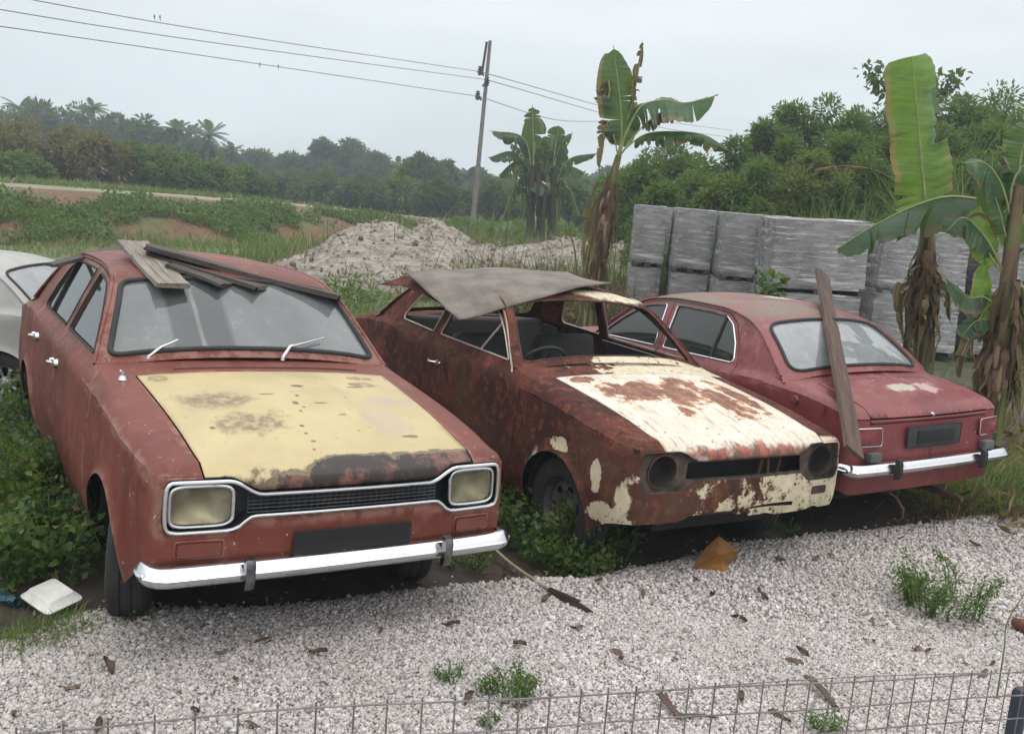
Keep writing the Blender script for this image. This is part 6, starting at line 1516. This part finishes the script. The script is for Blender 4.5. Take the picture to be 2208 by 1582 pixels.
# ------------------------------------------------------------------ things lying on the cars
def onx(k, px, py, X):        # point seen at a photo pixel on the car's cross plane x = X
    l, (yaw, pit, rol) = POSE[k]; Mr = rot('z', R(yaw)) @ rot('y', R(pit)) @ rot('x', R(rol))
    d = ray(px, py); c = Mr.T @ (CAM - np.array(l)); dl = Mr.T @ d
    return np.array(l) + Mr @ (c + dl * ((X - c[0]) / dl[0]))
def board(p0, p1, w, th, mat, label, cat='plank', group=None, up=(0, 0, 1), seed=0, name='plank', taper=1.0, roll=0.0):
    r = np.random.default_rng(seed); p0 = np.asarray(p0, float); p1 = np.asarray(p1, float); L = np.linalg.norm(p1 - p0); x = (p1 - p0) / L
    y = np.cross(up, x); y /= np.linalg.norm(y); z = np.cross(x, y); n_ = 26; b = []
    for i in range(n_ + 1):
        t = i / n_; xx = -L / 2 + L * t; ww = w / 2 * (1 + (taper - 1) * t); e1, e2 = r.normal() * .0022, r.normal() * .0022; bow = .004 * math.sin(t * 5 + seed); tw = .02 * math.sin(t * 3 + seed)
        row = []
        for (a, c) in ((-1, -1), (-.9, -1), (-.3, -1), (.3, -1), (.9, -1), (1, -1), (1, 1), (.9, 1), (.3, 1), (-.3, 1), (-.9, 1), (-1, 1), (-1, -1)):
            jag = (r.uniform(-.012, .012) if i in (0, n_) else 0)
            yy = a * ww + (e1 if a < 0 else e2); row.append((xx + jag, yy, c * th / 2 + bow + tw * yy))
        b.append(row)
    m = MB().grid(b); m.add(np.array(b[0][:-1]), [tuple(range(12))]); m.add(np.array(b[-1][:-1]), [tuple(range(12))])
    o = m.obj(name, mat, None, smooth=30, merge=.0004)
    Rr = np.stack([x, y, z], 1) @ rot('x', roll)
    o.matrix_world = Matrix.Translation((p0 + p1) / 2) @ Matrix(Rr.tolist()).to_4x4()
    return tag(o, label, cat, group)
UPA = rot('z', R(-56)) @ rot('x', R(-2.3)) @ np.array([0, 0, 1.0])
PG = 'old planks laid on the roof of the red primer car'
board(onx('A', 286, 524, -1.55), onx('A', 374, 615, -.86), .165, .022, MT['wood'], 'pale grey plank lying on top of the other roof planks, over the windscreen', 'plank', PG, UPA, 1)
board(onx('A', 318, 533, -1.32), onx('A', 732, 641, -.93), .150, .026, MT['wooddark'], 'longest dark plank, slanting across the roof to the far windscreen corner', 'plank', PG, UPA, 2)
board(onx('A', 330, 545, -1.36), onx('A', 566, 622, -.93), .160, .020, MT['wooddark'], 'short broad dark plank in front of the longest roof plank', 'plank', PG, UPA, 3)
board(onx('A', 372, 570, -1.15), onx('A', 488, 616, -.92), .120, .018, MT['wooddark'], 'shortest dark plank, half under the pale one on the roof', 'plank', PG, UPA, 4)
board(onx('A', 110, 570, -1.9), onx('A', 292, 530, -2.05), .10, .018, MT['wooddark'], 'dark plank sticking out over the rear door side of the roof', 'plank', PG, UPA, 5)
# sheet over the wreck's roof
cols = [[(875, 593, -1.85), (925, 642, -1.45), (988, 694, -1.0)], [(960, 585, -1.95), (995, 625, -1.45), (1060, 678, -1.0)], [(1060, 583, -1.95), (1090, 616, -1.45), (1150, 650, -1.0)],
        [(1150, 586, -1.95), (1180, 606, -1.5), (1240, 627, -1.08)], [(1218, 592, -1.9), (1250, 603, -1.6), (1318, 612, -1.25)]]
cp_ = np.array([[onx('B', *q_) for q_ in c_] for c_ in cols]); fine = np.array([spline(c_, 16) for c_ in cp_]); fine = np.stack([spline(fine[:, j], 44) for j in range(16)], 1)
u_, v_ = np.meshgrid(np.arange(44), np.arange(16), indexing='ij'); fine[..., 2] += .018 + .042 * np.sin(np.pi * v_ / 15) * np.sin(np.pi * np.clip(u_ / 43 * .9 + .1, 0, 1)) + .010 * np.sin(u_ * .33) * np.sin(v_ * .35 + .6) + .006 * vnoise(u_ * .4, v_ * .5) 
b = MB().grid(fine); o = b.obj('roof_sheet', simple('stained_fibre_sheet', (.145, .125, .108), .9, var=.28, ns=5, bump=.4), None, smooth=50); md_ = o.modifiers.new('thickness', 'SOLIDIFY'); md_.thickness = .010
tag(o, 'stiff grey-brown sheet draped over the roof of the rusted wreck', 'sheet')
# strip of curled roof metal belonging to the wreck
fl = np.array([onx('B', 818, 609, -1.95), onx('B', 876, 590, -1.95), onx('B', 925, 606, -1.75), onx('B', 958, 655, -1.35), onx('B', 915, 630, -1.6), onx('B', 870, 612, -1.8)]) - np.array([0, 0, .012])
Mi = np.array(carB.matrix_world.inverted()); fl = (np.hstack([fl, np.ones((6, 1))]) @ Mi.T)[:, :3]
b = MB().add(fl, [(0, 1, 2, 5), (5, 2, 3, 4)]); o = b.obj('torn_roof_skin', MT['rust'], carB, smooth=50); md_ = o.modifiers.new('thickness', 'SOLIDIFY'); md_.thickness = .004
# plank leaning on the red car
b0 = onx('C', 1841, 978, -3.56); qc = onx('C', 1790, 688, -2.33); dq = qc - b0; dq /= np.linalg.norm(dq)
def proj_y(p):
    d = p - CAM; f_ = d @ FWD; return H_PX / 2 - F_PX * (d @ UP) / f_
t_ = np.linalg.norm(qc - b0)
while proj_y(b0 + dq * t_) > 592 and t_ < 5: t_ += .02
board(b0, b0 + dq * t_, .125, .026, MT['woodbrown'], 'long brown plank leaning from the bumper over the rear window of the red car', 'plank', None, (.35, -.8, .5), 7)

# ------------------------------------------------------------------ ground litter and weeds near the cars
def rock_sheet(): pass
pth = spline([at_g(1032, 1190) + (0, 0, .10), at_g(1100, 1232) + (0, 0, .045), at_g(1190, 1282) + (0, 0, .02), at_g(1262, 1318) + (0, 0, .018)], 24)
c0 = pth[12]; st_ = empty('broken_pole', c0); tag(st_, 'thin pale pole with a charred frayed end lying on the gravel', 'pole')
MB().tube(pth[:17] - c0, np.linspace(.008, .010, 17), 8).obj('shaft', simple('pale_bamboo', (.26, .22, .15), .7), st_)
ch = MB(); rr = np.random.default_rng(4); dd = (pth[-1] - pth[15]); 
for k in range(9): 
    o_ = rr.normal(size=3) * .009; ch.tube([pth[15] - c0 + o_ * .5, pth[18] - c0 + o_, pth[21] - c0 + o_, pth[-1] - c0 + o_ * 1.7 + dd * rr.uniform(-.12, .06)], [.009, .011, .012, .004], 5)
ch.obj('charred_end', simple('charred_wood', (.028, .020, .016), .9, var=.5, ns=20), st_)
# folded piece of orange board
a_, b_, c_, d_, e_ = at_g(1492, 1228), at_g(1562, 1236), at_g(1592, 1205), at_g(1546, 1205) + np.array([0, .02, .13]), at_g(1500, 1215)
oc = (a_ + b_ + c_) / 3; m = MB()
fold = [a_ + (0, 0, .01), b_ + (0, 0, .012), c_ + (0, 0, .05), d_, a_ * .35 + d_ * .65 - (.02, 0, 0), (a_ + c_) / 2 + (0, 0, .058)]
m.add(np.array(fold) - oc, [(0, 1, 5), (1, 2, 5), (0, 5, 4), (5, 3, 4), (5, 2, 3)])
o = m.obj('cardboard_piece', simple('wet_orange_cardboard', (.20, .085, .022), .5, var=.35, ns=9, bump=.3), None, smooth=None, recalc=False); o.location = oc; md_ = o.modifiers.new('thickness', 'SOLIDIFY'); md_.thickness = .008
tag(o, 'folded orange-brown piece of cardboard in front of the wreck', 'cardboard')
# foam food box
fb_ = at_g(112, 1308); w_, l_ = .20, .16; m = MB(); g1 = []
for z_, s_ in ((.0, .84), (.022, .97), (.026, 1.04), (.030, 1.04), (.033, .97), (.052, .80), (.060, .74), (.061, .60)): g1.append([(x_ * s_ + .0, y_ * s_, z_) for x_, y_ in np.vstack([rrect(w_, l_, .022, 5), rrect(w_, l_, .022, 5)[:1]])])
m.grid(np.array(g1)); m.add(np.array(g1[-1][:-1]), [tuple(range(24))]); m.add(np.array(g1[0][:-1]), [tuple(range(24))])
o = m.obj('foam_food_box', simple('white_foam', (.62, .62, .58), .6, var=.12, ns=12), None, smooth=30, merge=.0005); o.location = fb_ + np.array([0, 0, .02]); o.rotation_euler = (R(8), R(7), R(-32)); tag(o, 'white foam takeaway box lying by the front wheel of the red primer car', 'food box')
o = MB(); rr = np.random.default_rng(8); g1 = [[((.035 + .012 * rr.normal() * (0 < i < 7)) * math.cos(a), (.035 + .010 * rr.normal() * (0 < i < 7)) * math.sin(a), i * .026) for a in np.linspace(0, 2 * math.pi, 12)] for i in range(8)]; o.grid(g1)
o = o.obj('crushed_bottle', simple('blue_green_plastic', (.04, .10, .12), .3), None, smooth=50, merge=.02); o.scale = (.6, .6, .7); o.location = at_g(-2, 1296) + np.array([0, 0, .035]); o.rotation_euler = (R(90), 0, R(60)); tag(o, 'crushed blue-green plastic bottle at the left frame edge', 'bottle')

WG = 'leafy weeds growing round the parked cars'
ws = [((30, 1255), .34, .42, 620, .055, 'leaf', 'bushy green weed behind the white foam box'), ((130, 1235), .32, .40, 620, .055, 'leaf', 'dense weed beside the front tyre of the red primer car'), ((195, 1190), .26, .36, 380, .05, 'leaf', 'weed touching the side of the red primer car'),
      ((70, 1150), .40, .48, 620, .055, 'leaf', 'tall weed mass at left under the rear door'), ((-20, 1130), .40, .55, 620, .055, 'leaf', 'weed cut off by the left frame edge'), ((60, 1040), .45, .45, 620, .055, 'leafyel', 'yellowish weed below the white car'), ((120, 1090), .35, .36, 420, .05, 'leaf', 'low weed by the sill of the red primer car'), ((10, 960), .5, .45, 600, .06, 'leaf', 'weed in front of the white car wheel'), ((95, 985), .4, .40, 500, .055, 'leaf', 'weed at the rear wheel of the red primer car'),
      ((1140, 1180), .30, .34, 560, .05, 'leaf', 'weed between the two front cars, nearest the pole'), ((1225, 1212), .32, .20, 620, .05, 'leaf', 'weed in front of the wreck wheel'), ((1300, 1214), .20, .22, 320, .045, 'leaf', 'weed under the cream nose corner of the wreck'), ((1120, 1110), .34, .42, 560, .05, 'leafdk', 'dark weed deep between the two front cars'), ((1160, 1150), .2, .20, 300, .045, 'leaf', 'weed leaning on the rim of the wreck wheel'), ((1005, 1225), .14, .16, 160, .04, 'leaf', 'small weed behind the right end of the front bumper'),
      ((1690, 1150), .12, .08, 90, .03, 'leafdk', 'tiny dark weed under the nose of the wreck')]
for k, ((px, py), rd, h, nn_, ls, m_, lb) in enumerate(ws): weed(at_g(px, py), rd, h, int(nn_ * 1.5), ls * .72, MT[m_], lb, 'weed', WG, k, .62)
GW = 'small weeds rooted in the gravel'
for k, ((px, py), rd, h, nn_, ls, lb) in enumerate([((2032, 1318), .27, .27, 2300, .020, 'wispy green weed on the gravel at right'), ((1095, 1505), .12, .12, 1000, .015, 'small green weed on gravel near the mesh fence'), ((965, 1462), .07, .06, 300, .011, 'tiny pale weed left of another small one on the gravel'), ((1775, 1575), .075, .08, 420, .014, 'small weed seen through the mesh fence at right'), ((1055, 1560), .05, .04, 160, .012, 'tiny reddish weed behind the mesh fence'), ((290, 1330), .05, .07, 60, .022, 'tiny seedling in front of the front tyre')]):
    weed(at_g(px, py), rd, h, nn_, ls, MT['leafmid'], lb, 'weed', GW, 30 + k, .5, 26 if k == 0 else 12)
brush('grass_patch', at_g(10, 1385) * [1, 1, 0], at_g(150, 1345) * [1, 1, 0], 900, .10, .005, MT['grass'], 'small patch of fine grass in front of the foam box', 'grass', 21, .8, 'stuff', .09)
brush('grass_patch', at_g(2030, 1085) * [1, 1, 0], at_g(2290, 1060) * [1, 1, 0], 2600, .34, .011, MT['grass'], 'arching green grass right of the red car bumper', 'grass', 22, 1.0, 'stuff', .20, curl=1.3)
brush('dry_grass_patch', at_g(1960, 1120) * [1, 1, 0], at_g(2190, 1105) * [1, 1, 0], 900, .16, .006, MT['dry'], 'dead straw at the gravel edge behind the red car', 'dry grass', 23, 1.4, 'stuff', .14)
brush('weedy_grass', P(720, 650, 13) * [1, 1, 0], P(860, 640, 10) * [1, 1, 0], 1200, .5, .014, MT['grass'], 'grass between the first two cars, beyond the windscreen', 'grass', 24, .7, 'stuff', .35)
r = np.random.default_rng(31); m_ = 2600; p = np.stack([r.uniform(1.6, 6.5, m_), r.uniform(5.8, 9.2, m_), np.zeros(m_)], 1); p = p[(p[:, 0] - 2.1) * .84 + (p[:, 1] - 6.2) * .54 > .75]; p[:, 2] = gz(p[:, 0], p[:, 1]) + r.uniform(0, .16, len(p)); Vv, Ff, aa = leafcloud(p, .16, .3, r=r)
tag(fastmesh('leaf_litter', Vv, Ff, MT['bdry'], var=aa), 'dead brown banana leaf litter under the right banana plants', 'leaf litter', kind='stuff')
# under-car soil litter
r = np.random.default_rng(32); m_ = 1500; x = r.uniform(-3.4, 2.6, m_); y = r.uniform(3.6, 7, m_); k = y > gravel_edge(x) - .03; x, y = x[k], y[k]; p = np.stack([x, y, gz(x, y) + .006], 1); Vv, Ff, aa = leafcloud(p, .035, .4, r=r)
tag(fastmesh('soil_litter', Vv, Ff, MT['dry'], var=aa), 'bits of dead leaf on the dark soil under the cars', 'leaf litter', kind='stuff')
for k, (px, py, Yd, rd, h, m_, lb) in enumerate([(1010, 610, 16.5, .5, .75, 'leafyel', 'green weed in front of the rubble mound'), (1065, 600, 16, .4, .8, 'leafmid', 'long-leaved plant at the right end of the rubble mound'), (770, 640, 15, .5, .6, 'leafmid', 'green weed at the left foot of the rubble mound'), (905, 630, 17, .45, .5, 'leafbrown', 'brownish weed at the foot of the rubble mound'), (1190, 640, 14, .5, .8, 'leafbrown', 'brown weed before the dead brush heap')]):
    bs = P(px, py, Yd); bs[2] = gz(bs[0], bs[1]); weed(bs, rd, h, 420, .11, MT[m_], lb, 'weed', 'weeds round the rubble mound', 70 + k, .3, 12)
# broad-leaved seedling behind the red car's roof
sp_ = P(1660, 640, 11.2); sp_[2] = gz(sp_[0], sp_[1]); so = empty('papaya_seedling', sp_); tag(so, 'young broad-leaved plant rising behind the roof of the red car', 'plant')
tp_ = P(1668, 625, 11.2) - sp_; MB().tube(spline([(0, 0, -.05), tp_ * .5 + np.array([.03, 0, 0]), tp_], 8), np.linspace(.018, .010, 8), 6).obj('stem', MT['stem'], so); rr = np.random.default_rng(9)
cc = np.array([P(px, py, 11.1) - sp_ for px, py in ((1650, 605), (1672, 598), (1640, 625), (1660, 620), (1685, 612), (1655, 640), (1640, 640), (1675, 632))]); cc = np.repeat(cc, 5, 0) + rr.normal(size=(40, 3)) * .03
Vv, Ff, aa = leafcloud(cc, .15, .55, r=rr); fastmesh('leaves', Vv, Ff, MT['leafmid'], so, var=aa)
# dead leaves
def dead_leaf_mesh(seed, L=.05):
    r = np.random.default_rng(seed); g_ = []
    for i in range(9):
        t = i / 8; w = L * .30 * math.sin(math.pi * min(1, t * .95 + .04)) ** .7 * r.uniform(.75, 1.1); cz = L * .22 * math.sin(t * 3 + seed); row = []
        for j in range(5):
            u = j / 2 - 1; row.append((L * (t - .5), w * u + L * .08 * math.sin(t * 4 + seed), .006 + abs(cz) * .5 + L * .22 * u * u * (1 if seed % 2 else -.3) + L * .05 * r.normal()))
        g_.append(row)
    return MB().grid(g_).mesh('dead_leaf', 60)
DL = [dead_leaf_mesh(k, .055) for k in range(7)]
dm = [simple('dead_leaf_brown', (.11, .062, .040), .8, var=.4, ns=30), simple('dead_leaf_dark', (.085, .05, .036), .8, var=.4, ns=30)]
for k, me in enumerate(DL): me.materials.append(dm[k % 2])
LP = [(565, 1388), (688, 1415), (478, 1412), (345, 1395), (232, 1447), (508, 1470), (215, 1575), (30, 1545), (355, 1510), (540, 1570), (972, 1357), (1245, 1360), (1120, 1398), (1290, 1305), (1500, 1252), (1680, 1215), (1758, 1208), (1790, 1200), (1620, 1240), (1640, 1290), (1585, 1335), (1600, 1345), (1880, 1345), (1770, 1372), (1725, 1412), (1712, 1432), (1865, 1385), (1885, 1390), (2045, 1385), (1975, 1405), (2000, 1410),
      (2080, 1435), (2140, 1438), (1440, 1432), (1455, 1425), (1330, 1412), (1338, 1430), (2120, 1460), (1985, 1500), (1595, 1510), (2150, 1270), (2100, 1180), (1940, 1168), (2060, 1165), (2170, 1190), (1290, 1260), (820, 1365), (1180, 1300), (2080, 1340), (2185, 1320), (1540, 1290), (1390, 1290), (700, 1480), (860, 1440), (420, 1545), (150, 1490), (1010, 1515), (1120, 1530), (1240, 1545)]
LP = [q_ for i, q_ in enumerate(LP) if i % 5 != 3]
r = np.random.default_rng(55)
for k, (px, py) in enumerate(LP):
    o = bpy.data.objects.new('dead_leaf', DL[k % 7]); COL.objects.link(o); g0 = at_g(px, py); o.location = g0 + np.array([0, 0, .012]); sc_ = r.uniform(.55, 1.25); o.scale = (sc_ * r.uniform(.9, 1.5), sc_ * .8, sc_); o.rotation_euler = (r.normal() * .3, r.normal() * .3, r.uniform(0, 6.28))
    tag(o, 'small curled brown dead leaf lying loose on the white gravel', 'dead leaf', 'dead leaves scattered on the gravel')
for k, (a, b, w, lb) in enumerate([((1425, 1520), (1462, 1558), .05, 'short upright bark strip behind the mesh fence'), ((1455, 1548), (1540, 1556), .022, 'dark broken twig lying flat beside the upright bark strip'), ((1740, 1480), (1800, 1530), .045, 'brown bark strip above the small weed by the fence'), ((1660, 1540), (1700, 1560), .03, 'dark bark chip left of the weed at the fence')]):
    board(at_g(*a) + (0, 0, .05 if k in (0, 2) else .02), at_g(*b) + (0, 0, .02), w * .8, .006, MT['woodbrown'], lb, 'bark strip', None, (0, 0, 1), 60 + k, 'bark_strip', .5)
tw = MB(); tp0 = at_g(2148, 1510); tw.tube(spline([tp0, P(2165, 1400, tp0[1] + .05), P(2172, 1340, tp0[1] + .1), P(2215, 1270, tp0[1] + .1)], 14), np.linspace(.004, .002, 14), 5); tag(tw.obj('dry_twig', MT['stem'], None), 'thin upright twig at the right edge of the gravel', 'twig')
tw = MB(); tw.box((0, 0, .03), (.16, .10, .05)); o = tw.obj('rust_lump', simple('red_brown_clod', (.14, .05, .03), .9, var=.4, ns=12, bump=.6), None, smooth=60, bevel=.022); o.location = at_g(2215, 1362); o.rotation_euler = (0, .2, .4); tag(o, 'red-brown clod of clay at the right frame edge', 'clod')
for k, (a, b) in enumerate([((862, 470), (864, 350)), ((1092, 500), (1118, 348))]):
    Yd = 22; bs = P(a[0], a[1] + 60, Yd); bs[2] = float(gz(bs[0], bs[1])); ro = empty('sapling', bs); tag(ro, ['thin yellow-green sapling standing before the far bushes', 'thin bare brown stalk rising above the rubble mound'][k], 'sapling')
    pts = spline([(0, 0, -.1), P(a[0], a[1], Yd) - bs, P((a[0] + b[0]) / 2 + 3, (a[1] + b[1]) / 2, Yd) - bs, P(*b, Yd) - bs], 16); MB().tube(pts, np.linspace(.022, .008, 16), 5).obj('stem', MT['stem'] if k == 0 else MT['bark'], ro); rr = np.random.default_rng(k)
    cc = np.repeat(pts[6 if k == 0 else 10:], 6, 0); cc = cc + rr.normal(size=cc.shape) * .07; Vv, Ff, aa = leafcloud(cc, .13, .4, r=rr); fastmesh('leaves', Vv, Ff, MT['leafyel'] if k == 0 else MT['leafbrown'], ro, var=aa)

# ------------------------------------------------------------------ welded mesh fence close to the camera
FA, FB = P(424, 1537, 1.165), P(2160, 1450, 1.83); fd = FB - FA; fd[2] = 0; L_ = np.linalg.norm(fd); fd /= L_; zt = lambda s: FA[2] + (FB[2] - FA[2]) * s / L_ - (.045 * max(0, -s + .1) if s < .1 else 0)
fe = empty('mesh_fence', (FA[0], FA[1], 0)); tag(fe, 'low welded wire mesh fence crossing the bottom of the frame', 'fence'); wire = simple('galvanised_wire', (.19, .18, .175), .5, .6, .3, 30)
s0, s1 = -.75, L_ + .35; m = MB(); rr = np.random.default_rng(2)
ss_ = np.arange(s0, s1, .0535); 
for s in ss_:
    x, y = fd[0] * s, fd[1] * s; j = rr.normal() * .0012; top_ = zt(s) + .008 + abs(rr.normal()) * .002; m.tube([(x + j, y, .02), (x, y, top_ * .5), (x + rr.normal() * .0012, y, top_)], .00145, 6)
m.obj('upright_wires', wire, fe)
m = MB()
for i in range(24):
    pts = [(fd[0] * s, fd[1] * s - .003, zt(s) - i * .0515 + .0015 * math.sin(s * 9 + i)) for s in np.linspace(s0, s1, 40)]
    if min(p_[2] for p_ in pts) > .01: m.tube(pts, .0015, 6)
m.tube([(fd[0] * s, fd[1] * s + .012, zt(s) - .006 - .006 * math.sin(s * 4)) for s in np.linspace(.45, s1, 30)], .0011, 5)
m.obj('level_wires', wire, fe)
pp = P(2203, 1484, 1.88); m = MB(); m.lathe([(.0, 0), (.017, 0), (.017, pp[2] - .01), (.012, pp[2]), (0, pp[2])], 14, axis='z', c=(pp[0] - FA[0], pp[1] - FA[1], 0)); m.obj('post', simple('blue_black_steel_post', (.02, .03, .045), .5), fe)
# birds on the line
for k, (px, py, t_) in enumerate([(333, 40, 0), (345, 41, 0), (560, 143, 2), (600, 147, 2)]):
    bpy.context.view_layer.update()
    Yd = 24 + (px + 260) / (1035 + 260) * 26; c = P(px, py - 3, Yd); ro = empty('perched_bird', c); tag(ro, ['left one of two small birds on the top power line', 'right one of two small birds on the top power line', 'left one of two small birds on the lowest power line', 'right one of two small birds on the lowest power line'][k], 'bird', 'birds perched on the power lines')
    m = MB(); m.lathe([(0, -.10), (.012, -.09), (.02, -.05), (.038, -.01), (.042, .02), (.034, .05), (.022, .065), (.027, .085), (.024, .105), (.010, .118), (0, .12)], 10, axis='z'); m.add([(-.012, .03, -.06), (.012, .03, -.06), (.016, .07, -.16), (-.016, .07, -.16)], [(0, 1, 2, 3)]); m.add([(0, -.045, .095), (.006, -.02, .100), (-.006, -.02, .100), (0, -.02, .090)], [(0, 1, 2), (0, 2, 3), (0, 3, 1)])
    ro.scale = (.7, .7, .7)
    m.obj('body', simple('dark_feathers', (.03, .028, .028), .7), ro)

# ------------------------------------------------------------------ humid air
hz = MB(); hz.box((0, 105, 10.5), (372, 236, 26)); n = NT('humid_air'); n.t.nodes.remove(n.out); n.out = n.t.nodes.new('ShaderNodeOutputMaterial'); pv = n.n('VolumePrincipled', {'Color': (.82, .91, .98), 'Density': .0024, 'Anisotropy': .2}); n.t.links.new(pv.outputs[0], n.out.inputs['Volume'])
tag(hz.obj('haze', n.m, None, smooth=None), kind='stuff')
